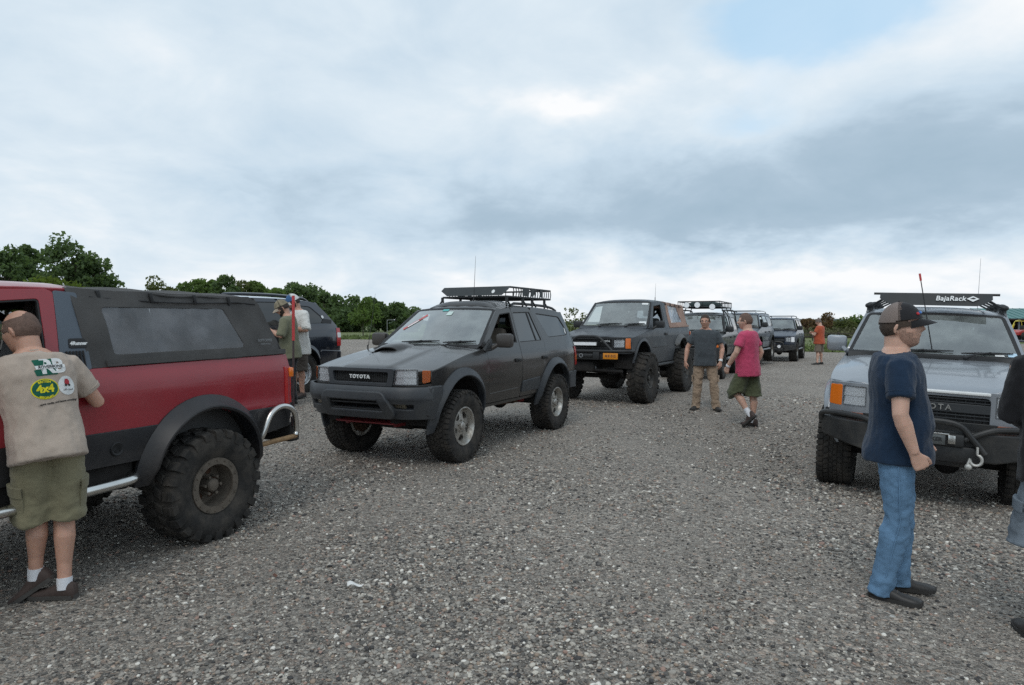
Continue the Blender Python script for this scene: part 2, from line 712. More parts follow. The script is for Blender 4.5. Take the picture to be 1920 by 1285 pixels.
def text_geo(s, size, extrude=0.0, bold=0.0, shear=0.0, space=1.0):
    """Lettering as flat (or raised) geometry, centred, in the xy plane."""
    cu = bpy.data.curves.new("lettering", "FONT")
    cu.body = s
    cu.size = size
    cu.extrude = extrude
    cu.offset = bold
    cu.shear = shear
    cu.space_character = space
    cu.align_x, cu.align_y = "CENTER", "CENTER"
    cu.resolution_u = 3
    o = bpy.data.objects.new("lettering", cu)
    COL.objects.link(o)
    bpy.context.view_layer.update()
    me = bpy.data.meshes.new_from_object(o.evaluated_get(bpy.context.evaluated_depsgraph_get()))
    V = [v.co.copy() for v in me.vertices]
    F = [tuple(p.vertices) for p in me.polygons]
    bpy.data.objects.remove(o)
    bpy.data.curves.remove(cu)
    bpy.data.meshes.remove(me)
    return V, F


def text_on(name, parent, s, size, fn, mat, extrude=0.0, bold=0.0, shear=0.0, space=1.0, mapv=None):
    V, F = text_geo(s, size, extrude, bold, shear, space)
    me = bpy.data.meshes.new(name)
    me.from_pydata([tuple(fn(v.x, v.y, v.z)) for v in V], [], F)
    me.materials.append(mat)
    return link(name, me, parent)


# ------------------------------------------------------------------ wheels
def rim_data(style, rr, w, mat, mat2):
    """Rim with its face; axle along +y (outer side)."""
    mb = MB()
    yo = w * 0.36
    prof = [(yo, rr), (yo + .012, rr - .002), (yo + .014, rr - .012), (yo + .002, rr - .022), (yo - .05, rr - .035), (yo - .11, rr - .05), (-yo, rr - .04), (-yo, rr)]
    mb.lathe(prof, 36)
    mb.f = [f for f in mb.f if len(f) < 20]
    r1 = rr - 0.030
    if style == "five":
        dish = lambda q: yo - .035 - .03 * max(0, (q - .45 * r1) / r1) if q > .45 * r1 else yo - .035 + .02 * (1 - q / (.45 * r1))
        holes = []
        for k in range(5):
            a = 90 + 72 * k + 36
            ia, oa = 15, 24
            pts = [(r1 * .50, a - ia * .7, ), (r1 * .86, a - oa), (r1 * .92, a), (r1 * .86, a + oa), (r1 * .50, a + ia * .7)]
            holes.append(rnd([(q * math.cos(R(t)), q * math.sin(R(t))) for q, t in pts], .022))
    elif style == "eight":
        dish = lambda q: yo - .06 - .025 * math.cos(min(1, q / r1) * math.pi)
        holes = [circ(r1 * .66 * math.cos(R(45 * k)), r1 * .66 * math.sin(R(45 * k)), r1 * .13, 12) for k in range(8)]
    elif style == "deep":
        dish = lambda q: yo - .105 - .02 * (q / r1)
        holes = [circ(r1 * .60 * math.cos(R(60 * k + 20)), r1 * .60 * math.sin(R(60 * k + 20)), r1 * .18, 14) for k in range(6)]
    elif style == "six":
        dish = lambda q: yo - .03 - .02 * (q / r1) ** 2
        holes = []
        for k in range(6):
            a = 60 * k + 30
            pts = [(r1 * .42, a - 10), (r1 * .88, a - 19), (r1 * .92, a), (r1 * .88, a + 19), (r1 * .42, a + 10)]
            holes.append(rnd([(q * math.cos(R(t)), q * math.sin(R(t))) for q, t in pts], .02))
    fn = lambda u, v: (u, dish(math.hypot(u, v)), v)
    V, F = tri2d(circ(0, 0, r1 + .008, 36), holes, 0.035)
    top = [Vector(fn(*q)) for q in V]
    fl = F.tolist()
    ec = {}
    for f in fl:
        a, b, c = f
        if (V[b][0] - V[a][0]) * (V[c][1] - V[a][1]) - (V[b][1] - V[a][1]) * (V[c][0] - V[a][0]) < 0:
            f[1], f[2] = f[2], f[1]
        for i in range(3):
            ec[(f[i], f[(i + 1) % 3])] = 1
    n = len(top)
    mb.add(top + [p - Vector((0, .03, 0)) for p in top], [tuple(f) for f in fl] + [(b, a, a + n, b + n) for (a, b) in ec if (b, a) not in ec])
    # hub, nuts
    mb.lathe([(yo - .10, .05), (yo - .015, .048), (yo - .005, .04), (yo, .02), (yo, .001)], 16)
    for k in range(6):
        a = R(60 * k + 30)
        q = Vector((.068 * math.cos(a), 0, .068 * math.sin(a)))
        mb.cyl(q + Vector((0, yo - .08, 0)), q + Vector((0, yo - .012, 0)), .011, 6)
    if style == "deep":
        for k in range(16):
            a = R(22.5 * k + 8)
            q = Vector(((rr - .016) * math.cos(a), 0, (rr - .016) * math.sin(a)))
            mb.cyl(q + Vector((0, yo, 0)), q + Vector((0, yo + .026, 0)), .008, 6)
        mb.lathe([(yo + .003, rr + .004), (yo + .018, rr + .002), (yo + .018, rr - .045), (yo + .003, rr - .045)], 36, closed=True)
    me = mb.data("rim", mat, 30)
    # brake drum behind the openings
    d = MB()
    d.lathe([(yo - .2, .01), (yo - .2, rr * .72), (yo - .13, rr * .72), (yo - .12, rr * .6), (yo - .12, .01)], 24)
    d.lathe([(-yo, rr - .05), (-yo + .02, rr - .05), (-yo + .02, .02)], 24)
    return me, d.data("brake", mat2, 30)


def tyre_data(r, w, rr, style):
    mb = MB()
    td = 0.020 if style == "mud" else 0.013
    rc = r - td
    prof = [(-.36 * w, rr - .004), (-.40 * w, rr + .012), (-.47 * w, rr + .35 * (rc - rr)), (-.49 * w, rr + .55 * (rc - rr)), (-.475 * w, rr + .8 * (rc - rr)),
            (-.43 * w, rc - .008), (-.36 * w, rc), (0, rc + .004)]
    prof = prof + [(-a, b) for a, b in prof[:-1][::-1]]
    mb.lathe(prof, 56, closed=False)
    # remove flat caps: the lathe closes at the bead, hidden by the rim
    mb.f = [f for f in mb.f if len(f) < 20]

    def blk(th0, th1, y0, y1, r1, skew=0.0, rb=None, ch=0.004):
        rb = rb or rc - .006
        P = []
        for rad, sh in ((rb, 0), (r1 - ch, 0), (r1, ch)):
            for th, yy in ((th0, y0), (th1, y0), (th1, y1), (th0, y1)):
                s_th = sh / r * (1 if th == th0 else -1)
                s_y = sh * (1 if yy == y0 else -1) * (1 if y1 > y0 else -1)
                t = th + s_th + skew * (yy - y0)
                P.append((rad * math.cos(t), yy + s_y, rad * math.sin(t)))
        F = [(8, 9, 10, 11)]
        for k in range(2):
            for i in range(4):
                F.append((k * 4 + i, k * 4 + (i + 1) % 4, k * 4 + 4 + (i + 1) % 4, k * 4 + 4 + i))
        mb.add(P, F)

    def side_lug(th0, th1, sg, depth):
        P = []
        for th in (th0, th1):
            for yy, rad in ((.40 * w, r), (.497 * w, r - .014), (.505 * w, r - .03), (.497 * w, r - depth), (.47 * w, r - depth), (.42 * w, r - .03)):
                P.append((rad * math.cos(th), sg * yy, rad * math.sin(th)))
        F = [(0, 1, 2, 3, 4, 5), (6, 11, 10, 9, 8, 7)] + [(i, (i + 1) % 6, 6 + (i + 1) % 6, 6 + i) for i in range(6)]
        mb.add(P, F)

    if style == "mud":
        N = 24
        for k in range(N):
            for sg in (-1, 1):
                t0 = 2 * math.pi * (k + (0.5 if sg > 0 else 0)) / N
                dt = 2 * math.pi / N
                lng = k % 2
                blk(t0, t0 + dt * .60, sg * .24 * w, sg * .45 * w, r - .002, 0.25 * sg)
                side_lug(t0 + .05 * w, t0 + .05 * w + dt * .58, sg, .085 if lng else .06)
                blk(t0 + dt * .35, t0 + dt * .92, sg * .02 * w, sg * .21 * w, r, -0.9 * sg)
    else:
        N = 44
        for k in range(N):
            dt = 2 * math.pi / N
            for sg in (-1, 1):
                t0 = dt * (k + (.5 if sg > 0 else 0))
                blk(t0, t0 + dt * .74, sg * .30 * w, sg * .45 * w, r - .002, 0.1 * sg, ch=.003)
                side_lug(t0 + .01, t0 + .01 + dt * .7, sg, .05 if k % 2 else .035)
                blk(t0 + dt * .2, t0 + dt * .88, sg * .13 * w, sg * .27 * w, r, 0.8 * sg, ch=.003)
                blk(t0 + dt * .1, t0 + dt * .78, sg * .005 * w, sg * .11 * w, r + .001, -0.8 * sg, ch=.003)
    return mb.data("tyre", M_rubber, 28)


WHEELS = {}


def wheel_set(key, r, w, rr, rim, tread, m1, m2):
    if key not in WHEELS:
        me, dr = rim_data(rim, rr, w, m1, m2)
        WHEELS[key] = (tyre_data(r, w, rr, tread), me, dr)
    return WHEELS[key]


# ------------------------------------------------------------------ vehicles
class Car:
    def __init__(s, name, label, cat, X, Y, yaw, group=None, dz=0.0, sc=1.0):
        s.root = empty(name, (X, Y, gh(X, Y) + dz), yaw)
        if sc != 1:
            s.root.scale = (sc, sc, sc)
        tag(s.root, label, cat, group)
        s.grid = 0.10
        s.lf, s.cf, s.lr, s.cr = 0.5, 0.07, 0.5, 0.05

    # body surface: half width at length x, height z
    def S(s, x, z):
        y = s.Y(z)
        f = max(0.0, (x - (s.xf - s.lf)) / s.lf)
        g = max(0.0, ((s.xr + s.lr) - x) / s.lr)
        return y - s.cf * f ** 2.4 - s.cr * g ** 2.4

    def side(s, name, poly, subs, mat, off=0.0, thick=0.025, r=0.005, parents=None, sides=(1, -1), grid=None, vl=(), back=False):
        res = []
        for i, sg in enumerate(sides):
            fn = lambda u, v, sg=sg: (u, sg * (s.S(u, v) + off), v)
            p = parents[i] if parents else s.root
            res.append(panel(name, p, fn, poly, subs, mat, (0, sg, 0), grid or s.grid, thick, r, vl, back))
        return res

    def F(s, y, z):
        a = abs(y) / s.fw
        b = max(0.0, (abs(y) - s.fy) / (s.fw - s.fy))
        return s.xf - s.bow * a * a - s.bow2 * b * b + s.fslope(z)

    def front(s, name, poly, subs, mat, off=0.0, thick=0.04, r=0.005, parent=None, grid=None, back=False):
        fn = lambda u, v: (s.F(u, v) + off, u, v)
        return panel(name, parent or s.root, fn, poly, subs, mat, (1, 0, 0), grid or s.grid, thick, r, (), back)

    def fpt(s, y, z, off=0.0):
        return Vector((s.F(y, z) + off, y, z))

    def flare(s, name, cx, cz, ra, a0, a1, w, h, mat, sides=(1, -1), lip=0.03, n=26):
        for sg in sides:
            rings = []
            for k in range(n + 1):
                a = R(a0 + (a1 - a0) * k / n)
                t = min(1, min(k, n - k) / 3 + .35)
                rg = []
                for dr, dy in ((h, -.01), (h, .012), (h * .7, .25 * w + .012), (h * .35, .72 * w), (h * .12, w), (0, w + .002), (-lip * .4, w - .008), (-lip * .4, w - .03), (-.005, .0), (-.005, -.03)):
                    q = ra + dr
                    x, z = cx + q * math.cos(a), cz + q * math.sin(a)
                    rg.append((x, sg * (s.S(x, z) + dy * (t if dy > .02 else 1)), z))
                rings.append(rg)
            MB().loft(rings).build(name, mat, s.root, 40)

    def well(s, x, cz, ra, yin=0.42):
        mb = MB()
        for sg in (-1, 1):
            rings = []
            for k in range(17):
                a = R(-4 + 188 * k / 16)
                px, pz = x + ra * math.cos(a), cz + ra * math.sin(a)
                rings.append([(px, sg * yin, pz), (px, sg * (s.S(px, pz) - .012), pz), (px * 1 + .02 * math.cos(a), sg * (s.S(px, pz) - .012), pz + .02 * math.sin(a)), (px + .02 * math.cos(a), sg * yin, pz + .02 * math.sin(a))])
            mb.loft(rings)
            pts = [(x + ra * math.cos(R(-4 + 188 * k / 16)), sg * yin, cz + ra * math.sin(R(-4 + 188 * k / 16))) for k in range(17)]
            mb.add(pts, [tuple(range(17))])
        return mb.build("wheel_well", M_under, s.root, 30)

    def wheels(s, key, r, w, rr, rim, tread, m1, m2, yc, xs, sides=(1, -1), steer=0.0, lab=None):
        ty, ri, br = wheel_set(key, r, w, rr, rim, tread, m1, m2)
        for x in xs:
            for sg in sides:
                h = link("wheel", br, s.root)
                h.location = (x, sg * yc, r - .012)
                h.rotation_euler = (0, random.uniform(0, 6.28), (0 if sg > 0 else math.pi) + (steer if x > 0 else 0))
                link("tyre", ty, h)
                link("rim", ri, h)
                if lab:
                    h["label"] = lab

    def axle(s, x, r, yc, rb=0.045, diff_y=-.12):
        mb = MB()
        mb.cyl((x, -yc, r), (x, yc, r), rb, 10)
        mb.ball((x, diff_y, r), .15, 10, (1, .9, 1))
        for sg in (-1, 1):
            mb.tube([(x + .5, sg * .45, r + .18), (x + .1, sg * .45, r + .07), (x, sg * .45, r + .06), (x - .5, sg * .45, r + .18)], .03, 6)
            mb.cyl((x + .08, sg * .40, r), (x + .12, sg * .36, r + .55), .035, 8)
        mb.cyl((x + .16, -.6, r + .1), (x + .16, .5, r + .06), .018, 6)
        return mb.build("axle", M_under, s.root)

    def seat(s, x, y, z, mat=None, w=0.50, head=True):
        mat = mat or M_cloth
        mb = MB()
        mb.box((x, y, z), (.52, w, .16), ch=.05)
        rot = Matrix.Rotation(R(-14), 3, "Y")
        mb.box((x - .30, y, z + .34), (.15, w, .66), rot, ch=.05)
        o = mb.build("seat", mat, s.root)
        if head:
            h = MB()
            h.box((x - .405, y, z + .80), (.11, .27, .19), rot, ch=.045)
            h.build("headrest", mat, o)
            p = MB()
            for d in (-.06, .06):
                p.cyl((x - .385, y + d, z + .64), (x - .40, y + d, z + .73), .007, 6)
            p.build("headrest_post", M_chrome, o)
        return o

    def steering(s, x, y, z):
        mb = MB()
        q = Matrix.Rotation(R(-25), 3, "Y")
        pts = [Vector((x, y, z)) + q @ Vector((0, .185 * math.cos(R(15 * k)), .185 * math.sin(R(15 * k)))) for k in range(24)]
        mb.tube(pts, .014, 6, True)
        for a in (0, 130, 230):
            mb.cyl((x, y, z), Vector((x, y, z)) + q @ Vector((0, .18 * math.sin(R(a)), .18 * math.cos(R(a)))), .014, 6)
        mb.cyl((x + .3, y, z - .14), (x, y, z), .035, 8)
        return mb.build("steering_wheel", M_black, s.root)

    def wiper(s, pts_arm, blade):
        mb = MB()
        mb.tube(pts_arm, [.012] + [.008] * (len(pts_arm) - 1), 6)
        mb.tube(blade, [.006, .012, .012, .006][:len(blade)], 6)
        mb.ball(pts_arm[0], .022, 8)
        return mb.build("wiper", M_black, s.root)

    def antenna(s, p, tip, mat, r0=.006, r1=.002, base=True, name="antenna"):
        mb = MB()
        p, tip = Vector(p), Vector(tip)
        mb.tube([p, p.lerp(tip, .5), tip], [r0, (r0 + r1) / 2, r1], 6)
        if base:
            mb.cyl(p - Vector((0, 0, .02)), p + Vector((0, 0, .06)), r0 * 2.2, 8)
        return mb.build(name, mat, s.root)

    def mirror(s, x, y, z, mat, w=.24, h=.17, d=.11, foot=None):
        for sg in (-1, 1):
            mb = MB()
            mb.box((x, sg * (y + w / 2), z), (d, w, h), Matrix.Rotation(R(-8 * sg), 3, "Z"), ch=min(h, d) * .32)
            f = foot or (x + .02, y - .08, z - h * .4)
            mb.tube([(f[0], sg * f[1], f[2]), (x + .01, sg * (y + .06), z - h * .15)], .026, 8)
            o = mb.build("side_mirror", mat, s.root)
            g = MB()
            g.box((x - d / 2 - .001, sg * (y + w / 2), z), (.008, w * .8, h * .78), Matrix.Rotation(R(-8 * sg), 3, "Z"))
            g.build("mirror_glass", M_chrome, o)
def suv_shell(K, P):
    """Body of a five-door wagon from its side-view dimensions; returns the doors for further parts."""
    a, sill, bz = P["a"], P["sill"], P["bz"]
    pm = P["paint"]
    K.xf, K.xr = P["xf"], P["xr"]
    K.Y = spline(P["Yp"])
    K.bow, K.bow2 = P.get("bow", .05), P.get("bow2", .14)
    K.fslope = P.get("fslope", lambda z: 0)
    xc = K.xf - K.bow - K.bow2
    K.xc = xc
    K.fw = K.S(xc, P["lampz"])
    K.fy = P.get("fy", K.fw - .30)
    cx, hl = P["cowl"], spline(P["hood"])
    K.hl = hl
    belt, re = lin(P["belt"]), spline(P["roof"])
    K.belt, K.re = belt, re
    (ax0, az0), (ax1, az1) = P["A"]
    pw = P.get("pw", .07)
    xd = P["xd"]
    B0, B1, C0, C1, C2 = P["B0"], P["B1"], P["C0"], P["C1"], P["C2"]
    ra, caz = P["ra"], P["caz"]
    ra2 = P.get("ra2", ra)
    archF = circ(a, caz, ra, 44)
    archR = circ(-a, caz, ra2, 44)
    g = .010
    hood_pts = [(x, hl(x) - .011) for x in np.linspace(xc, cx, 7)]
    pl = [(xc, bz)] + hood_pts + [(xd + g, belt(xd)), (xd + g, sill), (a, sill), (a, bz)]
    K.side("front_fender", pl, [archF], pm)
    K.side("pillar", [(ax0, az0), (ax1, az1), (ax1 - .02, re(ax1 - .02)), (ax1 - pw, re(ax1 - pw) - .004), (ax0 - pw * 1.25, belt(xd) + .01), (xd + .01, belt(xd) + .008)], [], pm, thick=.05)
    dA = lambda z: ax0 + (ax1 - ax0) * (z - az0) / (az1 - az0)
    dt = re(ax1 - pw) - .01
    door = [(xd, sill), (xd, belt(xd)), (dA(belt(xd) + .02) - pw * 1.2, belt(xd) + .02)] + [(dA(z) - pw, z) for z in np.linspace(az0 + .12, dt - .03, 4)] + [(dA(dt) - pw - .035, dt)] + \
           [(x, re(x) - .01) for x in np.linspace(dA(dt) - pw - .12, B1, 4)] + [(B0, belt(B0)), (B0, sill)]
    wi, wt = P.get("wi", .045), P.get("wt", .05)
    win = rnd([(dA(belt(xd) + wi) - pw - wi * 1.3, belt(xd) + wi, .02), (dA(dt - wt) - pw - wi * .9, dt - wt, .05), (B1 + wi * .8, re(B1) - wt - .01, .03), (B0 + wi * .8, belt(B0) + wi * .8, .02)])
    dF = K.side("front_door", rnd(door, .02, 2), [win], pm, vl=P.get("vl", ()))
    door2 = [(B0 - g * 1.6, sill), (B0 - g * 1.6, belt(B0)), (B1 - g * 1.6, re(B1) - .01)] + [(x, re(x) - .01) for x in np.linspace(B1 - .1, C1 + .06, 4)] + [(C1, re(C1) - .04), (C0, belt(C0)), (C2, caz + ra2 * .6), (C2, sill)]
    arR2 = circ(-a, caz, ra2 - .01, 44)
    win2 = rnd([(B0 - wi * .9, belt(B0) + wi * .8, .02), (B1 - wi * .9, re(B1) - wt - .01, .03), (C1 + wi * .9, re(C1) - wt - .01, .03), (C0 + wi * 1.1, belt(C0) + wi * .8, .03)])
    dR = K.side("rear_door", rnd(door2, .02, 2), [win2, arR2], pm)
    xr, D1 = P["xr"], P["D1"]
    rbz = P.get("rbz", bz)
    q = [(C2 - g, sill), (C2 - g, caz + ra2 * .6), (C0 - g, belt(C0)), (C1 - g, re(C1) - .036), (C1 - .05, re(C1 - .05) - .006)] + [(x, re(x) - .006) for x in np.linspace(C1 - .15, D1 + .05, 6)] + \
        [(D1, re(D1) - .03), (P["D2"], belt(xr) + .02), (xr + .01, belt(xr) - .12), (xr + .01, rbz), (-a, rbz), (-a, sill)]
    cw = P["cargo"]
    K.side("quarter_panel", rnd(q, .015, 2), [cw, archR], pm)
    # glass: a dark seal ring and the pane, set into the opening
    def pane(nm, poly, mat, parents, off=-.012):
        K.side("window_seal", inset(poly, -.012), [inset(poly, .014)], M_seal, off=-.006, parents=parents, thick=.012, r=.002, grid=.2)
        return K.side(nm, inset(poly, -.004), [], mat, off=off, parents=parents, thick=.004, r=.001, grid=.14)
    if P.get("fwin", True):
        pane("window", win, P.get("fglass", M_clear), dF)
    else:
        K.side("window_seal", inset(win, -.012), [inset(win, .014)], M_seal, off=-.006, parents=dF, thick=.02, r=.002, grid=.2)
    pane("window", win2, P.get("rglass", M_tint), dR)
    if P.get("div"):
        x0, x1 = P["div"]
        K.side("window_bar", [(x0 - .014, belt(C0) + .01), (x1 - .014, re(C1) - .03), (x1 + .014, re(C1) - .03), (x0 + .014, belt(C0) + .01)], [], M_seal, off=-.004, parents=dR, thick=.02, r=.003)
    pane("cargo_window", cw, P.get("rglass", M_tint), None)
    K.win, K.win2 = win, win2
    # handles
    hz = P.get("handlez", belt(B0) - .12)
    for d, hx in ((dF, B0 + .12), (dR, (C0 + C2) / 2 + .14 if P.get("hx") is None else P["hx"])):
        for i, sg in enumerate((1, -1)):
            hb = MB()
            yy = K.S(hx, hz)
            hb.box((hx, sg * (yy + .008), hz), (.15, .035, .05), ch=.012)
            hb.box((hx + .01, sg * (yy + .026), hz + .008), (.11, .014, .02), ch=.005)
            hb.build("door_handle", M_black if P.get("blkhandle", True) else pm, d[i])
    # roof
    cr = P.get("crown", .05)
    rx0, rx1 = ax1 - .0, D1 - .02
    def rf(u, v):
        t = v / .7
        rr = re(u)
        f = max(0, (u - (rx0 - .10)) / .10)
        bk = max(0, ((rx1 + .2) - u) / .2)
        return (u, t * (K.S(u, rr) - .004), rr + cr * (1 - abs(t) ** 2.6) - .03 * f * f - .03 * bk * bk)
    K.rf = rf
    roof = panel("roof", K.root, rf, rnd([(rx0, -.69), (rx0, .69), (rx1, .69), (rx1, -.69)], .02), [], pm, (0, 0, 1), .12, .03, .006)
    # hood
    hb = P.get("hb", lambda x, y: 0)
    hc = P.get("hcrown", .045)
    def hf(u, v):
        t = v / .8
        f = max(0, (u - (K.xf - .16)) / .16)
        w = K.S(min(u, xc), hl(u)) - .004
        return (u, t * w, hl(u) + hc * (1 - abs(t) ** P.get("hpow", 2.5)) + hb(u, t * w) - P.get("hlip", .05) * f * f)
    K.hf = hf
    nose = [(K.F(t * K.fw, hl(xc)) - P.get("hset", .035), t * .792) for t in np.linspace(-1, 1, 15)]
    panel("hood", K.root, hf, [(cx, -.795), (cx - P.get("cowlbow", .04) * -1, 0), (cx, .795)] + nose[::-1], P.get("hoodholes", []), pm, (0, 0, 1), K.grid * .8, .035, .008)
    # windshield
    wb, wtp = K.S(ax0, az0) - .03, K.S(ax1, az1) - .035
    wbow = P.get("wbow", .10)
    def wf(u, v, o=0.0):
        t, q = u / .7, v / .75
        w = wb + (wtp - wb) * q
        return (ax0 + (ax1 - ax0) * q + wbow * (1 - t * t) * (1 - .3 * q) + o, t * w, az0 + (az1 - az0) * q + .018 * (1 - t * t) * q + o * .6)
    K.wf = wf
    wp = rnd([(-.698, 0, .03), (.698, 0, .03), (.698, .75, .06), (-.698, .75, .06)])
    ws = panel("windshield", K.root, lambda u, v: wf(u, v, -.004), inset(wp, .004), [], M_ws, (1, 0, .6), .14, .004, .001)
    panel("windshield_seal", ws, wf, inset(wp, -.012), [inset(wp, .022)], M_seal, (1, 0, .6), .14, .01, .003)
    cb = MB()
    for t in np.linspace(-1, 1, 13):
        pass
    rings = []
    for t in np.linspace(-1, 1, 15):
        x0 = ax0 + wbow * (1 - t * t)
        y = t * wb
        rings.append([(x0 + .03, y, az0 - .004), (x0 + .03, y, az0 - .08), (cx - .03, y * 1.0, az0 - .09), (cx + .015, y, hl(cx) + .008)])
    cb.loft(rings)
    cb.build("cowl", M_black, K.root)
    # tail
    xt = lambda z: lin([(rbz, xr), (belt(xr) - .1, xr), (belt(xr), P["D2"]), (re(D1), D1 + .0)])(z)
    def tf(u, v):
        return (xt(v) - .03 + .05 * (u / .8) ** 2, u, v)
    tw = lambda z: K.S(xt(z) + .03, z) - .01
    zt = re(D1) + .01
    zs = list(np.linspace(rbz, zt, 6))
    tail = [(tw(z), z) for z in zs] + [(-tw(z), z) for z in zs[::-1]]
    gw = rnd([(tw(belt(xr)) - .10, belt(xr) + .05), (tw(zt) - .09, zt - .07), (-tw(zt) + .09, zt - .07), (-tw(belt(xr)) + .10, belt(xr) + .05)], .05)
    tg = panel("tailgate", K.root, tf, tail, [gw], pm, (-1, 0, 0), .14, .03, .006)
    panel("rear_window", tg, tf, inset(gw, -.004), [], P.get("rglass", M_tint), (-1, 0, 0), .2, .004, .001)
    # structure under the skin
    u = MB()
    u.box(((K.xf - .35 + xr + .25) / 2, 0, sill + .05), (K.xf - .35 - xr - .25, 1.0, .16))
    u.box(((cx + K.xf - .25) / 2, 0, sill + .25), (K.xf - .28 - cx, .9, .36))
    u.box((cx - .02, 0, (sill + hl(cx)) / 2 - .06), (.05, 1.45, hl(cx) - sill - .14))
    for sg in (-1, 1):
        u.box((0, sg * .66, sill + .03), (2 * (a - ra) - .02, .22, .10))
        u.box((0, sg * .40, sill - .04), (K.xf - xr - .3, .09, .12))
    u.box((.25, 0, sill - .08), (.9, .35, .16))
    u.tube([(.2, -.3, sill - .1), (-.6, -.34, sill - .1), (-1.2, -.42, sill - .06), (xr + .1, -.5, sill - .02)], .032, 8)
    u.build("underbody", M_under, K.root)
    for x in (a, -a):
        K.well(x, caz, (ra if x > 0 else ra2) + .012)
    i = MB()
    i.box((cx - .32, 0, az0 - .10), (.42, 1.36, .22), ch=.05)
    i.build("dashboard", M_dash, K.root)
    i = MB()
    i.box(((cx - .1 + xr) / 2, 0, sill + .16), (cx - .3 - xr, 1.4, .03))
    i.box((xr + .5, 0, sill + .3), (.6, 1.3, .3))
    i.build("cabin_floor", M_dash, K.root)
    sz = P.get("seatz", belt(0) - .42)
    for y in (.36, -.36):
        K.seat(B0 + .42, y, sz)
    K.seat(C0 + .55, 0, sz, w=1.25, head=False)
    for y in (.36, -.36):
        hd = MB()
        hd.box((C0 + .55 - .40, y, sz + .76), (.10, .25, .16), ch=.04)
        hd.build("headrest", M_cloth, K.root)
    K.steering(ax0 - .52, .36, az0 - .04)
    h = MB()
    h.tube([K.wf(0.02, .66, -.03), K.wf(0.02, .66, -.07)], .008, 5)
    h.box(Vector(K.wf(0.02, .62, -.09)), (.02, .22, .06), ch=.01)
    h.build("rear_view_mirror", M_black, K.root)
    return dF, dR


def front_lamp(K, poly, depth=.10, parent=None, name="headlight", bulb=True):
    """Headlight: a bright bowl behind a clear lens."""
    o = K.front(name, inset(poly, -.003), [inset(poly, .006)], M_grey, off=-.004, thick=depth, r=.003, grid=.1)
    c = np.mean(np.array(poly), axis=0)
    zs, ys = [q[1] for q in poly], [q[0] for q in poly]
    zl, zh, yl, yh = min(zs) + .004, max(zs) - .004, min(ys) + .004, max(ys) - .004
    m = MB()
    n = 2
    h = (zh - zl) / n
    for k in range(n):
        V = []
        for y in np.linspace(yl, yh, 9):
            w = .0
            V += [K.fpt(y, zl + k * h, -.012 + w), K.fpt(y, zl + (k + 1) * h, -.012 - h * .22 + w), K.fpt(y, zl + (k + 1) * h, -.012 + w)]
        F = []
        for q in range(8):
            F += [(3 * q, 3 * q + 3, 3 * q + 4, 3 * q + 1), (3 * q + 1, 3 * q + 4, 3 * q + 5, 3 * q + 2)]
        m.add(V, F)
    m.build("reflector", M_refl, o, 25)
    K.front("lens", inset(poly, .002), [], M_lens, off=.004, thick=.012, r=.006, parent=o, grid=.06)
    return o


def wagon_wipers(K, lh=True):
    wf = K.wf
    for u0, u1 in ((-.30, .18), (.30, .64)) if lh else ((.30, -.18), (-.30, -.64)):
        base = Vector(wf(u0 * .9, -.03, .02))
        tip = Vector(wf((u0 + u1) / 2 * 1.0, .07, .022))
        e0, e1 = Vector(wf(u0 - .06, .045, .014)), Vector(wf(u1, .075, .014))
        K.wiper([base, base.lerp(tip, .5) + Vector((.015, 0, .012)), tip], [e0, e0.lerp(e1, .3), e0.lerp(e1, .7), e1])


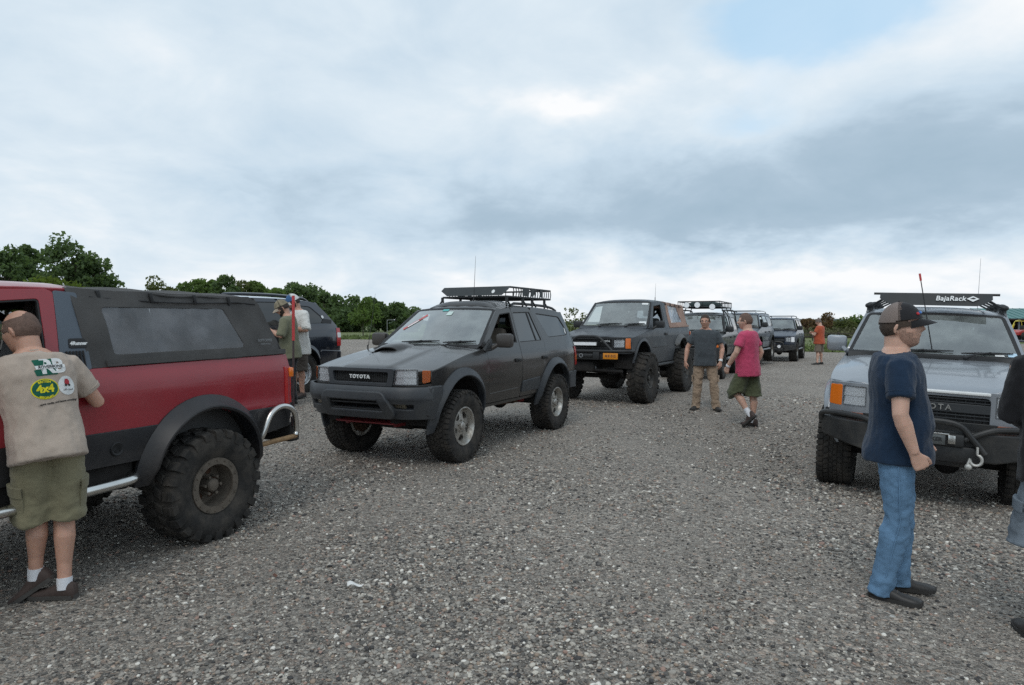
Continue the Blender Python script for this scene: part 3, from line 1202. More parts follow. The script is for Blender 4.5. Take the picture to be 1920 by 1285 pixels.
def gen3():
    K = Car("parked_car", "dark brown-grey lifted wagon with black roof basket and hood scoop, driver window open", "car", -.70, 9.22, R(-117.2), "off-road vehicles parked in a row on the gravel")
    pm = paint("primer_brown_paint", (0.024, 0.0225, 0.0215), .26, .2, .35, .14, 1.25, (0.15, 0.13, 0.11))
    trim = pmat("grey_trim", (0.036, 0.041, 0.048), .48, var=.12, dirt=((.14, .13, .11), .3, 3, .3, 1.2))
    def hb(x, y):
        b = .018 * (1 - sstep(.30, .40, abs(y))) * sstep(.8, 1.1, x)
        return b
    K.grid = .085
    P = dict(a=1.3375, xf=2.13, xr=-2.28, sill=.60, bz=.905, lampz=1.02, fy=.48, bow=.04, bow2=.15, paint=pm,
             Yp=[(.5, .775), (.62, .80), (.8, .838), (.98, .846), (1.03, .842), (1.15, .836), (1.28, .80), (1.5, .725), (1.78, .635), (1.86, .61)],
             hood=[(1.90, 1.085), (1.6, 1.15), (1.2, 1.225), (.80, 1.285)], cowl=.86, belt=[(-2.3, 1.32), (.9, 1.275)],
             roof=[(.1, 1.775), (-.4, 1.815), (-1.1, 1.815), (-1.7, 1.795), (-2.1, 1.745)],
             A=((.80, 1.315), (.14, 1.775)), xd=.72, B0=-.20, B1=-.24, C0=-1.02, C1=-.86, C2=-.86, ra=.50, caz=.50, D1=-2.02, D2=-2.24, rbz=.80,
             cargo=rnd([(-.98, 1.745, .04), (-1.84, 1.70, .10), (-2.09, 1.40, .09), (-1.24, 1.375, .06)]), fwin=False, div=(-.80, -.73), hb=hb,
             hoodholes=[rnd([(1.22, -.43), (1.22, -.07), (1.34, -.09), (1.34, -.41)], .02)], seatz=.86, hlip=.045, handlez=1.10, hx=-.94)
    K.fslope = lambda z: 0
    dF, dR = suv_shell(K, P)
    # scoop
    sc = MB()
    rings = []
    for x, h, w in ((.96, .004, .25), (1.06, .042, .25), (1.20, .066, .24), (1.30, .062, .22), (1.345, .045, .21)):
        rg = []
        for t in np.linspace(-1, 1, 11):
            p = Vector(K.hf(x, -.26 + t * w * .88))
            rg.append(p + Vector((0, 0, h * (1 - abs(t) ** 4) - .004)))
        rg += [q - Vector((0, 0, .012)) for q in rg[::-1]]
        rings.append(rg)
    sc.loft(rings)
    sc.build("hood_scoop", pm, K.root)
    sb = MB()
    sb.box((1.24, -.26, K.hf(1.24, -.25)[2] - .05), (.25, .40, .02))
    sb.build("scoop_opening", M_seal, K.root)
    # grille and lamps
    z0, z1 = .925, 1.095
    gs = rnd([(-.43, z0 - .01), (.43, z0 - .01), (.455, z1 - .0), (-.455, z1 - .0)], .015)
    gh_ = rnd([(-.375, z0 + .014), (.375, z0 + .014), (.40, z1 - .026), (-.40, z1 - .026)], .035)
    g = K.front("grille", gs, [gh_], trim, off=.015, thick=.06, r=.008)
    K.front("grille_mesh", inset(gh_, -.01), [], M_seal, off=-.03, thick=.01, parent=g)
    gm = MB()
    for z in np.linspace(z0 + .04, z1 - .055, 7):
        gm.tube([K.fpt(y, z, -.022) for y in np.linspace(-.37, .37, 9)], .0035, 4)
    for y in np.linspace(-.36, .36, 25):
        gm.tube([K.fpt(y, z0 + .02, -.022), K.fpt(y, z1 - .035, -.022)], .003, 4)
    o = gm.build("grille_wire", M_black, g)
    zc = (z0 + z1) / 2 - .005
    text_on("lettering", g, "TOYOTA", .056, lambda x, y, z: K.fpt(x * -1 * -1, zc + y, .008 + z), M_white, .006, .0015, 0, 1.32)
    for sg in (-1, 1):
        lp = rnd([(sg * .445, z0), (sg * .70, z0 + .002), (sg * .70, z1), (sg * .475, z1)], .008)
        front_lamp(K, lp, .09)
        cl = rnd([(sg * .706, z0 + .012), (sg * (K.fw - .012), z0 + .03), (sg * (K.fw - .006), z1 - .008), (sg * .706, z1 - .002)], .012)
        o = K.front("corner_lamp", cl, [], M_lens, off=.006, thick=.01, r=.005, grid=.04)
        K.front("amber_lamp", rnd([(sg * .745, z0 + .024), (sg * (K.fw - .016), z0 + .04), (sg * (K.fw - .012), z1 - .016), (sg * .745, z1 - .012)], .01), [], M_amber, off=-.002, thick=.02, r=.004, parent=o, grid=.04)
        fp = [(sg * .42, .90), (sg * (K.fw - .003), .90), (sg * (K.fw - .003), z0 + .015), (sg * .70, z0 - .002), (sg * .42, z0 - .012)]
        K.front("headlight_panel", fp, [], pm, off=.0, thick=.05, r=.004)
    # front bumper: upper bar, lower apron with opening, and grey nudge frame
    bow, bow2, xf = K.bow, K.bow2, K.xf
    fw0 = K.fw
    K.xf, K.fw, K.bow, K.bow2, K.fy = 2.24, .865, .05, .20, .52
    K.fslope = lambda z: -.10 * max(0, (.78 - z)) / .2 - .02 * max(0, (z - .84) / .06) ** 2
    K.front("bumper", rnd([(-.862, .775), (.862, .775), (.862, .905), (-.862, .905)], .02), [], trim, thick=.12, r=.018, grid=.06)
    K.side("bumper_end", rnd([(1.985, .60), (2.0, .905), (1.80, .905), (1.81, .62)], .015), [circ(1.3375, .50, .53)], trim, off=.028, thick=.06, r=.012)
    op = rnd([(-.36, .635), (.36, .635), (.33, .765), (-.33, .765)], .02)
    fogs = [rnd([(sg * .44, .66), (sg * .70, .655), (sg * .72, .735), (sg * .44, .735)], .02) for sg in (-1, 1)]
    bo = K.front("bumper_apron", rnd([(-.845, .565), (.845, .565), (.862, .77), (-.862, .77)], .02), [op] + fogs, trim, off=-.004, thick=.10, r=.012, grid=.06)
    K.front("bumper_opening", inset(op, -.03), [], M_seal, off=-.08, thick=.01, parent=bo)
    fr = rnd([(-.50, .57, .06), (.50, .57, .06), (.40, .845, .09), (-.40, .845, .09)], .05)
    fi = rnd([(-.385, .625), (.385, .625), (.335, .785), (-.335, .785)], .035)
    K.front("nudge_frame", fr, [fi], trim, off=.045, thick=.08, r=.022, grid=.05)
    b = MB()
    for z in (.665, .735):
        b.tube([K.fpt(y, z, .012) for y in np.linspace(-.38, .38, 9)], .012, 6)
    b.build("bumper_bar", M_black, bo)
    for sg in (-1, 1):
        o = K.front("fog_lamp", inset(rnd([(sg * .45, .665), (sg * .61, .662), (sg * .61, .73), (sg * .45, .73)], .015), 0), [], M_lens, off=-.03, thick=.02, r=.004)
        K.front("fog_reflector", rnd([(sg * .455, .668), (sg * .605, .666), (sg * .605, .727), (sg * .455, .727)], .015), [], pmat("fog_yellowed", (.30, .27, .20), .4, .3, var=.3), off=-.045, thick=.02, parent=o)
        K.front("fog_recess", inset(fogs[0 if sg < 0 else 1], -.02), [], M_seal, off=-.075, thick=.01, parent=bo)
    sk = MB()
    sk.box((1.93, 0, .53), (.30, .80, .015), Matrix.Rotation(R(14), 3, "Y"))
    sk.box((1.78, .34, .47), (.35, .04, .05))
    sk.box((1.78, -.34, .47), (.35, .04, .05))
    sk.build("skid_plate", pmat("red_oxide", (.19, .022, .025), .6, var=.35, vscale=9), K.root)
    K.xf, K.fw, K.bow, K.bow2 = xf, fw0, bow, bow2
    K.fslope = lambda z: 0
    # flares, side cladding, rear bumper
    K.flare("fender_flare", 1.3375, .50, .50, -12, 188, .062, .085, trim)
    K.flare("fender_flare", -1.3375, .50, .50, -8, 192, .062, .085, trim)
    K.side("side_moulding", rnd([(-.215, .66), (-.215, .80), (-.74, .83), (-.82, .66)], .02), [circ(-1.3375, .5, .56)], trim, off=.016, thick=.02, r=.006)
    K.side("rocker_panel", rnd([(.82, .545), (.82, .592), (-.82, .592), (-.82, .545)], .01), [], pm, off=-.03, thick=.1)
    for sg in (-1, 1):
        m = MB()
        m.tube([(x, sg * (K.S(x, .715 + .02 * (.6 - x)) + .001), .715 + .02 * (.6 - x)) for x in np.linspace(.68, -.18, 10)], .0055, 5)
        m.build("door_crease", pm, K.root)
    rb = MB()
    rings = []
    for t in np.linspace(-1, 1, 21):
        y = t * .86
        x = -2.36 + .26 * max(0, (abs(t) - .72) / .28) ** 2
        rings.append([(x, y, .58), (x, y, .80), (x + .05, y, .83), (x + .2, y * .985, .82), (x + .2, y * .985, .58)])
    rb.loft(rings).build("rear_bumper", trim, K.root, 30)
    K.side("bumper_end", rnd([(-1.80, .58), (-2.28, .60), (-2.28, .815), (-1.76, .815)], .02), [], trim, off=.012, thick=.1, r=.012)
    for sg in (-1, 1):
        m = MB()
        zs = np.linspace(.92, 1.22, 6)
        m.loft([[(-2.305, sg * (K.S(-2.25, z) - .10), z), (-2.30, sg * (K.S(-2.25, z) - .005), z), (-2.23, sg * (K.S(-2.20, z) + .004), z), (-2.15, sg * (K.S(-2.12, z) + .003), z)] for z in zs])
        m.build("tail_light", M_redlens, K.root)
    # mirrors, wipers, antennas, stickers
    K.mirror(.55, .86, 1.375, pmat("mirror_brown", (.055, .048, .043), .45, var=.15), .22, .175, .12, (.60, .80, 1.27))
    for sg in (-1, 1):
        m = MB()
        m.loft([[(.80, sg * .80, 1.262), (.79, sg * .79, 1.285), (.56, sg * .77, 1.40), (.60, sg * .80, 1.262)], [(.80, sg * .83, 1.255), (.79, sg * .815, 1.28), (.56, sg * .79, 1.395), (.60, sg * .83, 1.255)]])
        m.build("mirror_mount", M_black, K.root)
    wagon_wipers(K)
    K.antenna((1.02, -.80, 1.25), (.86, -.80, 1.98), M_black, .004, .0012)
    K.antenna((-.30, .02, 1.88), (-.36, .02, 2.55), M_black, .005, .0015)
    st = K.root
    panel("sticker", st, lambda u, v: K.wf(u, v, .002), rnd([(-.03, .60), (.06, .60), (.06, .68), (-.03, .68)], .01), [], pmat("pale_sticker", (.55, .66, .62), .5, var=.2), (1, 0, .6), .1, .001, .001)
    panel("sticker", st, lambda u, v: K.wf(u, v, .002), rnd([(-.16, .69), (-.05, .69), (-.05, .73), (-.16, .73)], .01), [], pmat("teal_sticker", (.10, .42, .40), .5, var=.2), (1, 0, .6), .1, .001, .001)
    rs = panel("sticker", st, lambda u, v: K.wf(u, v, .002), [(-.60, .33), (-.57, .30), (-.36, .60), (-.40, .63)], [], pmat("red_sticker", (.50, .10, .10), .5, var=.3), (1, 0, .6), .06, .001, .001)
    panel("sticker_print", rs, lambda u, v: K.wf(u, v, .004), [(-.55, .37), (-.53, .355), (-.44, .49), (-.46, .505)], [], M_white, (1, 0, .6), .06, .001, .001)
    K.side("sticker", rnd([(-1.93, 1.43), (-1.98, 1.43), (-1.99, 1.52), (-1.95, 1.52)], .01), [], M_white, off=-.006, thick=.001, sides=(1,), r=.001)
    # sunroof deflector and rails
    m = MB()
    rings = []
    for x, h in ((.02, .0), (-.03, .045), (-.12, .055), (-.55, .05), (-.66, .01)):
        rg = [Vector(K.rf(x, t * .56)) + Vector((0, 0, h * (1 - abs(t) ** 6) + .002)) for t in np.linspace(-1, 1, 13)]
        rg += [q - Vector((0, 0, h * .5 + .01)) for q in rg[::-1]]
        rings.append(rg)
    m.loft(rings).build("sunroof_deflector", pm, K.root)
    for sg in (-1, 1):
        m = MB()
        m.tube([Vector(K.rf(x, sg * .60)) + Vector((0, 0, .035 if abs(x + 1.25) < .8 else .0)) for x in np.linspace(-.42, -2.0, 14)], .02, 6)
        m.build("roof_rail", M_rackblk, K.root)
    # roof basket
    rk = empty("roof_rack", parent=K.root)
    zb, zt = 1.965, 2.10
    x0, x1, hw = -.42, -1.82, .53
    f = MB()
    for z in (zb, zt):
        f.tube([(x0 + (.06 if z == zb else -.03), hw, z), (x1, hw, z), (x1, -hw, z), (x0 + (.06 if z == zb else -.03), -hw, z)], .014, 8, True)
    f.build("rack_frame", M_rackblk, rk)
    for x in list(np.linspace(x0 - .12, x1, 17)):
        for sg in (-1, 1):
            m = MB()
            m.tube([(x, sg * hw, zb), (x, sg * (hw + .012), (zb + zt) / 2), (x, sg * hw, zt)], .007, 6)
            m.build("rack_bar", M_rackblk, rk)
    for y in np.linspace(-hw, hw, 9)[1:-1]:
        m = MB()
        m.tube([(x1, y, zb), (x1, y, zt)], .007, 6)
        m.build("rack_bar", M_rackblk, rk)
    for x in np.linspace(x0 - .05, x1 + .05, 12):
        m = MB()
        m.tube([(x, -hw, zb), (x, hw, zb)], .009, 6)
        m.build("floor_bar", M_rackblk, rk)
    for xa, xb in ((-.80, -1.02), (-1.08, -1.20), (-1.40, -1.50)):
        for sg in (-1, 1):
            m = MB()
            cut = 0
            pts = [(xa + cut * .7, zb + .02), (xb + .05, zb + .02), (xb, zb + .06), (xb, zt + .012), (xa - cut * .1, zt + .012)]
            m.loft([[(x, sg * (hw + .016), z) for x, z in pts], [(x, sg * (hw + .022), z) for x, z in pts]])
            m.build("rack_panel", pmat("rack_panel_black", (.022, .028, .030), .5, var=.15), rk)
    m = MB()
    m.loft([[(x0 + .085, y, zb + .018 + .06 * max(0, abs(y) - hw + .08) / .08), (x0 + .0, y, zt + .012), (x0 - .006, y, zt + .012), (x0 + .078, y, zb + .018 + .06 * max(0, abs(y) - hw + .08) / .08)] for y in list(np.linspace(-hw - .02, hw + .02, 23))])
    m.build("wind_fairing", MATS["rack_panel_black"], rk)
    lp = circ(.30, zb + .075, .026, 10)
    m = MB()
    m.add([(x0 + .085 - .085 * (z - zb - .018) / (zt - zb - .006) + .004, y, z) for y, z in lp], [tuple(range(10))])
    m.build("rack_badge", M_white, rk)
    for x in (-.34, -.84, -1.16, -1.60):
        for sg in (-1, 1):
            m = MB()
            zr = K.rf(x, sg * .58)[2]
            m.tube([(x + .06, sg * .56, zr + .0), (x + .02, sg * .53, zr + .075), (x - .02, sg * .53, zr + .075), (x - .07, sg * .56, zr + .0)], .014, 6)
            m.cyl((x, sg * .53, zr + .06), (x, sg * .53, zb), .022, 8)
            m.build("rack_foot", M_rackblk, rk)
    # running gear
    K.wheels("gen3", .42, .30, .225, "five", "at", M_alloy, M_rust, .745, (1.3375, -1.3375))
    K.axle(-1.3375, .41, .62)
    m = MB()
    m.cyl((1.3375, -.66, .41), (1.3375, .66, .41), .04, 8)
    m.box((1.28, 0, .42), (.45, .5, .16), ch=.04)
    for sg in (-1, 1):
        m.box((1.30, sg * .45, .36), (.12, .5, .05))
    m.build("front_suspension", M_under, K.root)
    ru = MB()
    ru.cyl((-.1, .52, .50), (-.75, .50, .47), .025, 8)
    ru.cyl((-.45, .55, .50), (-.62, .55, .50), .04, 10)
    ru.build("exhaust_pipe", M_rust, K.root)
    m = MB()
    m.cyl((-.55, .60, .505), (-.68, .60, .50), .032, 10)
    m.build("shock_mount", MATS["red_oxide"], K.root)
    return K
def tube_obj(K, name, pts, r, mat, n=10, parent=None, closed=False):
    return MB().tube(pts, r, n, closed).build(name, mat, parent or K.root)


def smooth_path(pts, n=6):
    """Catmull-Rom through points."""
    P = [Vector(p) for p in pts]
    P = [P[0] * 2 - P[1]] + P + [P[-1] * 2 - P[-2]]
    out = []
    for i in range(1, len(P) - 2):
        for k in range(n):
            t = k / n
            a, b, c, d = P[i - 1:i + 3]
            out.append(.5 * ((2 * b) + (c - a) * t + (2 * a - 5 * b + 4 * c - d) * t * t + (3 * b - a - 3 * c + d) * t ** 3))
    out.append(P[-2])
    return out


def gen1(X, Y, yaw, name, label, red):
    """First-generation two-door truck with a soft top over the bed."""
    K = Car(name, label, "truck", X, Y, yaw, "off-road vehicles parked in a row on the gravel")
    L = -0.02 if red else 0.16
    RH = 0.0 if red else 0.09          # body lift
    if red:
        pm = paint("dull_red_paint", (0.275, 0.022, 0.031), .30, .0, .40, .07, 1.5, (.20, .10, .09), var=.10, rvar=.08)
        low = pmat("satin_black_cladding", (.014, .015, .018), .42, var=.25, dirt=((.12, .10, .085), .45, 3.5, .3, 1.0))
        top = pmat("black_canvas", (.075, .073, .071), .85, var=.22, vscale=3.5, bump=.35, bscale=260, spec=.3)
        pil = pmat("blue_grey_pillar", (.075, .095, .12), .45, var=.08)
        win = glass("hazy_vinyl", (.42, .43, .44), 1.5, .40, .10, (.26, .265, .28))
        r, rr, wd, key = .412, .20, .34, "red1"
    else:
        pm = pmat("flat_blue_grey_paint", (.036, .042, .050), .5, .1, .15, .14, 2.2, dirt=((.13, .12, .11), .16, 3, .8, 1.9), rvar=.06)
        low = pm
        top = pmat("tan_canvas", (.36, .235, .185), .85, var=.15, vscale=4, bump=.3, bscale=260)
        pil = pm
        win = glass("clear_vinyl", (.62, .66, .70), 1.5, .30, .10, (.42, .45, .50))
        r, rr, wd, key = .51, .21, .37, "grey1"
    a = 1.3125
    K.grid = .085 if red else .11
    K.xf, K.xr = 2.02, -2.20
    Z = lambda z: z + L
    K.Y = spline([(Z(.5), .80), (Z(.7), .825), (Z(.93), .842), (Z(.99), .836), (Z(1.10), .838), (Z(1.24), .83), (Z(1.33), .80), (Z(1.55), .745), (Z(1.84 + RH), .66), (Z(1.95 + RH), .62)])
    K.bow, K.bow2, K.fslope = .05, .06, lambda z: -.03 * max(0, z - Z(1.0))
    K.lf, K.cf, K.lr, K.cr = .35, .03, .25, .015
    xc = 1.93
    K.fw = K.S(xc, Z(1.02))
    K.fy = .55
    sill, belt = Z(.70 if red else .60), lambda x: Z(1.315 - .012 * x)
    hl = spline([(xc, Z(1.15)), (1.5, Z(1.21)), (1.1, Z(1.27)), (.86, Z(1.31))])
    re = spline([(.25, Z(1.80 + RH)), (-.05, Z(1.825 + RH)), (-.5, Z(1.83 + RH))])
    K.hl, K.belt, K.re = hl, belt, re
    caz, ra = Z(.56), .47 if red else .50
    czr = Z(.53) if red else caz + .04
    aF, aR = circ(a, caz + .02, ra, 44), circ(-a, czr, ra, 44)
    g = .007
    ax0, az0, ax1, az1 = .80, Z(1.37), .24, Z(1.80 + RH)
    split = Z(.92)
    def two(nm, poly, subs, **kw):
        """Upper painted skin and, on the red truck, black lower skin."""
        if not red:
            return K.side(nm, poly, subs, pm, **kw)
        big = 9
        o = K.side(nm, clip(poly, split, True), subs, pm, **kw)
        if nm == "front_fender":
            for q in ([(.72 + g, sill), (.72 + g, split - .006), (a, split - .006), (a, sill)], [(a, Z(.86)), (a, split - .006), (xc, split - .006), (xc, Z(.86))]):
                K.side("lower_cladding", q, subs, low, parents=o, off=.008, thick=.02)
            return o
        if nm == "bed_side":
            for q in ([(B0 + .018, sill), (B0 + .018, split - .006), (-a, split - .006), (-a, sill)], [(-a, Z(.80)), (-a, split - .006), (K.xr, split - .006), (K.xr + .01, Z(.80))]):
                K.side("lower_cladding", q, subs, low, parents=o, off=.008, thick=.02)
            return o
        K.side("lower_cladding", clip(poly, split - .006, False), subs, low, parents=kw.get("parents") or o, off=.008, thick=.02)
        return o
    def clip(poly, z, above):
        out = []
        n = len(poly)
        for i in range(n):
            p, q = poly[i][:2], poly[(i + 1) % n][:2]
            ip, iq = (p[1] >= z) == above, (q[1] >= z) == above
            if ip:
                out.append(p)
            if ip != iq:
                t = (z - p[1]) / (q[1] - p[1])
                out.append((p[0] + (q[0] - p[0]) * t, z))
        return out
    two("front_fender", [(xc, Z(.86))] + [(x, hl(x) - .006) for x in np.linspace(xc, .86, 6)] + [(.80, belt(.8)), (.72 + g, belt(.72)), (.72 + g, sill), (a, sill), (a, Z(.86))], [aF])
    K.side("pillar", [(ax0, az0 - .03), (ax1, az1), (ax1 - .02, re(.22)), (ax1 - .08, re(.16) - .004), (.70, belt(.7) + .01), (.79, belt(.8) + .008)], [], pm, thick=.05)
    B0, B1 = -.33, -.40
    door = [(.72, sill), (.72, belt(.72)), (.66, belt(.7) + .02), (.30, re(.2) - .07), (.20, re(.2) - .012), (B1 + .1, re(-.3) - .012), (B1 + .06, re(-.3) - .03), (B0 + .03, belt(B0)), (B0 + .03, sill)]
    wn = rnd([(.60, belt(.6) + .03, .02), (.24, re(.2) - .085, .03), (B1 + .14, re(-.3) - .065, .03), (B0 + .09, belt(B0) + .03, .02)])
    dF = two("door", rnd(door, .015, 2), [wn])
    K.side("window_seal", inset(wn, -.01), [inset(wn, .014)], M_seal, off=-.006, parents=dF, thick=.02, r=.002, grid=.2)
    # blacked pillar behind the door with its vents and badge
    sf = .10 if red else 0.0
    pb = [(B0 + .02, belt(B0) + .004), (B1 + .05, re(-.35) - .02), (B1 - .16 + sf * .8, re(-.5) - .03), (B0 - .26 + sf, belt(-.6) + .004)]
    K.side("door_pillar", rnd(pb, .01, 2), [], pil, off=.004, thick=.05)
    # bed side
    bed = [(B0 + .018, sill), (B0 + .018, belt(B0)), (K.xr, belt(K.xr)), (K.xr + .01, Z(.80)), (-a - .3, Z(.80)), (-a, sill)]
    two("bed_side", rnd(bed, .012, 2), [aR])
    if red:
        K.side("tail_cladding", rnd([(-1.82, Z(.70)), (-2.18, Z(.74)), (-2.185, Z(.905)), (-1.80, Z(.905))], .02), [], low, off=.012, thick=.05)
    for i, sg in enumerate((1, -1)):
        m = MB()
        hx, hz = B0 + .14, Z(1.20)
        m.box((hx, sg * (K.S(hx, hz) + .006), hz), (.16, .035, .06), ch=.012)
        m.build("door_handle", M_black, dF[i])
    if not red:
        for sg in (1, -1):
            m = MB()
            m.tube([(x, sg * (K.S(x, Z(.93)) + .002), Z(.93)) for x in np.linspace(.68, -.28, 8)], .007, 5)
            m.build("door_moulding", M_black, K.root)
    # roof of the cab
    def rf(u, v):
        t = v / .7
        f = max(0, (u - .16) / .10)
        return (u, t * (K.S(u, re(u)) - .004), re(u) + .05 * (1 - abs(t) ** 3.2) - .03 * f * f)
    panel("roof", K.root, rf, [(.24, -.695), (.24, .695), (-.46, .695), (-.46, -.695)], [], pm, (0, 0, 1), .1, .03, .008)
    # hood, windshield
    def hf(u, v):
        t = v / .8
        f = max(0, (u - (K.xf - .12)) / .12)
        return (u, t * (K.S(min(u, xc), hl(u)) - .004), hl(u) + .035 * (1 - abs(t) ** 4) + .012 * (1 - sstep(.36, .42, abs(t * .82))) - .025 * f * f)
    K.hf = hf
    nose = [(K.F(t * K.fw, hl(xc)) - .02, t * .795) for t in np.linspace(-1, 1, 13)]
    panel("hood", K.root, hf, [(.88, -.795), (.93, 0), (.88, .795)] + nose[::-1], [], pm, (0, 0, 1), K.grid, .035, .008)
    wb, wt = K.S(ax0, az0) - .035, K.S(ax1, az1) - .03
    def wf(u, v, o=0.0):
        t, q = u / .7, v / .75
        w = wb + (wt - wb) * q
        return (ax0 + (ax1 - ax0) * q + .07 * (1 - t * t) + o, t * w, az0 + (az1 - az0) * q + .012 * (1 - t * t) * q + o * .6)
    K.wf = wf
    wp = rnd([(-.698, 0, .03), (.698, 0, .03), (.698, .75, .05), (-.698, .75, .05)])
    ws = panel("windshield", K.root, lambda u, v: wf(u, v, -.004), inset(wp, .004), [], M_ws, (1, 0, .6), .14, .004, .001)
    panel("windshield_seal", ws, wf, inset(wp, -.012), [inset(wp, .025)], M_seal, (1, 0, .6), .14, .01, .003)
    rings = []
    for t in np.linspace(-1, 1, 13):
        x0 = ax0 + .07 * (1 - t * t)
        rings.append([(x0 + .03, t * wb, az0 - .004), (x0 + .03, t * wb, az0 - .08), (.83, t * wb, az0 - .10), (.91, t * wb, hl(.86) + .012)])
    MB().loft(rings).build("cowl", pm, K.root)
    wagon_wipers(K)
    K.mirror(.56, .83, belt(.6) + .10, M_black, .21, .15, .10, (.62, .80, belt(.6) + .01))
    # soft top: one skin of canvas over bows, with vinyl windows
    xr0, xr1 = K.xr + .02, -1.98
    zt = lambda x: re(-.46) + .026 - (.004 if red else .05) * max(0, (-.46 - x) / 1.4)
    soft = [(-.585 + sf, belt(-.6) + .008), (-.545 + sf, re(-.5) - .05), (-.50 + sf * .8, zt(-.5) - .02)] + [(x, zt(x) - .025 - .006 * math.sin((x + .5) * 6.5) ** 2) for x in np.linspace(-.62, xr1 + .08, 10)] + [(xr1, zt(xr1) - .07), (xr0, belt(xr0) + .03), (xr0 + .01, belt(xr0) + .006)]
    if red:
        wv = rnd([(-.66, belt(-1) + .075), (-.61, zt(-.8) - .135), (-1.62, zt(-1.7) - .125), (-1.76, belt(-1.9) + .08)], .035)
    else:
        wv = rnd([(-.76, belt(-1) + .11), (-.72, zt(-.8) - .09), (-1.50, zt(-1.6) - .10), (-1.72, belt(-1.9) + .12)], .03)
    sag = lambda x, z: .012 * math.sin(x * 5.3 + z * 3) + .006 * math.sin(x * 13 + z * 9) * math.sin(z * 11 + x * 2) + .004 * math.sin(x * 31 - z * 17) + .014 * math.sin(x * 2.1 - z * 6.0) * math.sin((z - Z(1.3)) * 5.5)
    sides = []
    for sg in (1, -1):
        fn = lambda u, v, sg=sg: (u, sg * (K.S(u, v) - .006 + sag(u, v)), v)
        o = panel("canvas_side", K.root, fn, soft, [wv], top, (0, sg, 0), .06, .012, .004)
        panel("vinyl_window", o, lambda u, v, sg=sg: (u, sg * (K.S(u, v) - .012 + sag(u, v)), v), inset(wv, -.012), [], win, (0, sg, 0), .1, .002, .001)
        hem = MB()
        hem.loft([[(x, sg * (K.S(x, belt(x)) + .004), belt(x) + .008), (x, sg * (K.S(x, belt(x)) + .013), belt(x) + .012), (x, sg * (K.S(x, belt(x)) + .008), belt(x) + .05), (x, sg * (K.S(x, belt(x)) - .01), belt(x) + .05)] for x in np.linspace(-.59, xr0, 14)])
        hem.build("canvas_hem", top, o)
        cord = MB()
        cord.tube([(x, sg * (K.S(x, zt(x) - .07) + .004), zt(x) - .075 - .02 * abs(math.sin((x + .55) * 2.6))) for x in np.linspace(-.56, xr1 + .03, 28)], .006, 5)
        cord.build("canvas_cord", M_seal, o)
        for x in (-.62, -1.0, -1.36, -1.68):
            b = MB()
            b.box((x, sg * (K.S(x, zt(x) - .06) + .008), zt(x) - .065), (.025, .014, .07), Matrix.Rotation(R(12), 3, "Y"), ch=.004)
            b.build("canvas_buckle", M_seal, o)
        for x in np.linspace(-.62, xr0 - .0, 10):
            b = MB()
            b.ball((x, sg * (K.S(x, belt(x) + .03) + .012), belt(x) + .03), .007, 6)
            b.build("snap_fastener", M_grey, o)
        sides.append(o)
    def tf(u, v):
        t = v / .7
        return (u, t * (K.S(u, zt(u) - .03) - .006), zt(u) - .03 + .05 * (1 - abs(t) ** 3) - .012 * math.sin((u + .5) * 6.5) ** 2 - .05 * max(0, (xr1 + .12 - u) / .12) ** 2)
    panel("canvas_roof", K.root, tf, [(-.44, -.70), (-.44, .70), (xr1, .70), (xr1, -.70)], [], top, (0, 0, 1), .07, .012, .004)
    def bf(u, v):
        q = (v - belt(xr0)) / (zt(xr1) - .05 - belt(xr0))
        return (xr0 + (xr1 - xr0) * max(0, q) - .03 * (1 - (u / .8) ** 2), u, v)
    bw = lambda z: K.S(xr0, z) - .012
    z0_, z1_ = belt(xr0) + .006, zt(xr1) - .03
    bp = [(bw(z0_), z0_), (bw(z1_), z1_), (-bw(z1_), z1_), (-bw(z0_), z0_)]
    bwin = rnd([(.55, z0_ + .08), (.47, z1_ - .10), (-.47, z1_ - .10), (-.55, z0_ + .08)], .05)
    o = panel("canvas_back", K.root, bf, bp, [bwin], top, (-1, 0, .3), .09, .012, .004)
    panel("vinyl_window", o, lambda u, v: (bf(u, v)[0] + .008, u, v), inset(bwin, -.012), [], win, (-1, 0, .3), .12, .002, .001)
    # tailgate and bed floor
    tg = [(K.S(K.xr, z) - .03, z) for z in (Z(.80), Z(1.0), Z(1.30))]
    panel("tailgate", K.root, lambda u, v: (K.xr - .015, u, v), tg + [(-y, z) for y, z in tg[::-1]], [], pm, (-1, 0, 0), .12, .05, .01)
    for sg in (1, -1):
        m = MB()
        zs = np.linspace(Z(.93), Z(1.24), 5)
        m.loft([[(K.xr - .022, sg * (K.S(K.xr, z) - .13), z), (K.xr - .022, sg * (K.S(K.xr, z) - .01), z), (K.xr + .07, sg * (K.S(K.xr + .08, z) + .006), z), (K.xr + .07, sg * (K.S(K.xr, z) - .13), z)] for z in zs])
        m.build("tail_light", M_redlens, K.root)
        m = MB()
        m.box((K.xr - .012, sg * (K.S(K.xr, Z(1.17)) - .015), Z(1.19)), (.05, .05, .08), ch=.008)
        m.build("turn_signal", M_amber, K.root)
    # structure and interior
    u = MB()
    u.box((-.1, 0, Z(.60)), (3.6, .95, .14))
    u.box((1.35, 0, Z(.84)), (.95, .9, .40))
    u.box((.80, 0, Z(.95)), (.05, 1.45, .66))
    for sg in (-1, 1):
        u.box((0, sg * .66, Z(.63)), (1.55, .22, .10))
        u.box((0, sg * .40, Z(.50)), (4.0, .09, .13))
    u.box((.25, 0, Z(.46)), (.9, .34, .16))
    u.box((-1.3, -.2, Z(.5)), (.8, .5, .2))
    u.build("underbody", M_under, K.root)
    K.well(a, caz + .02, ra + .012)
    K.well(-a, czr, ra + .012)
    i = MB()
    i.box((.50, 0, Z(1.24)), (.42, 1.34, .22), ch=.05)
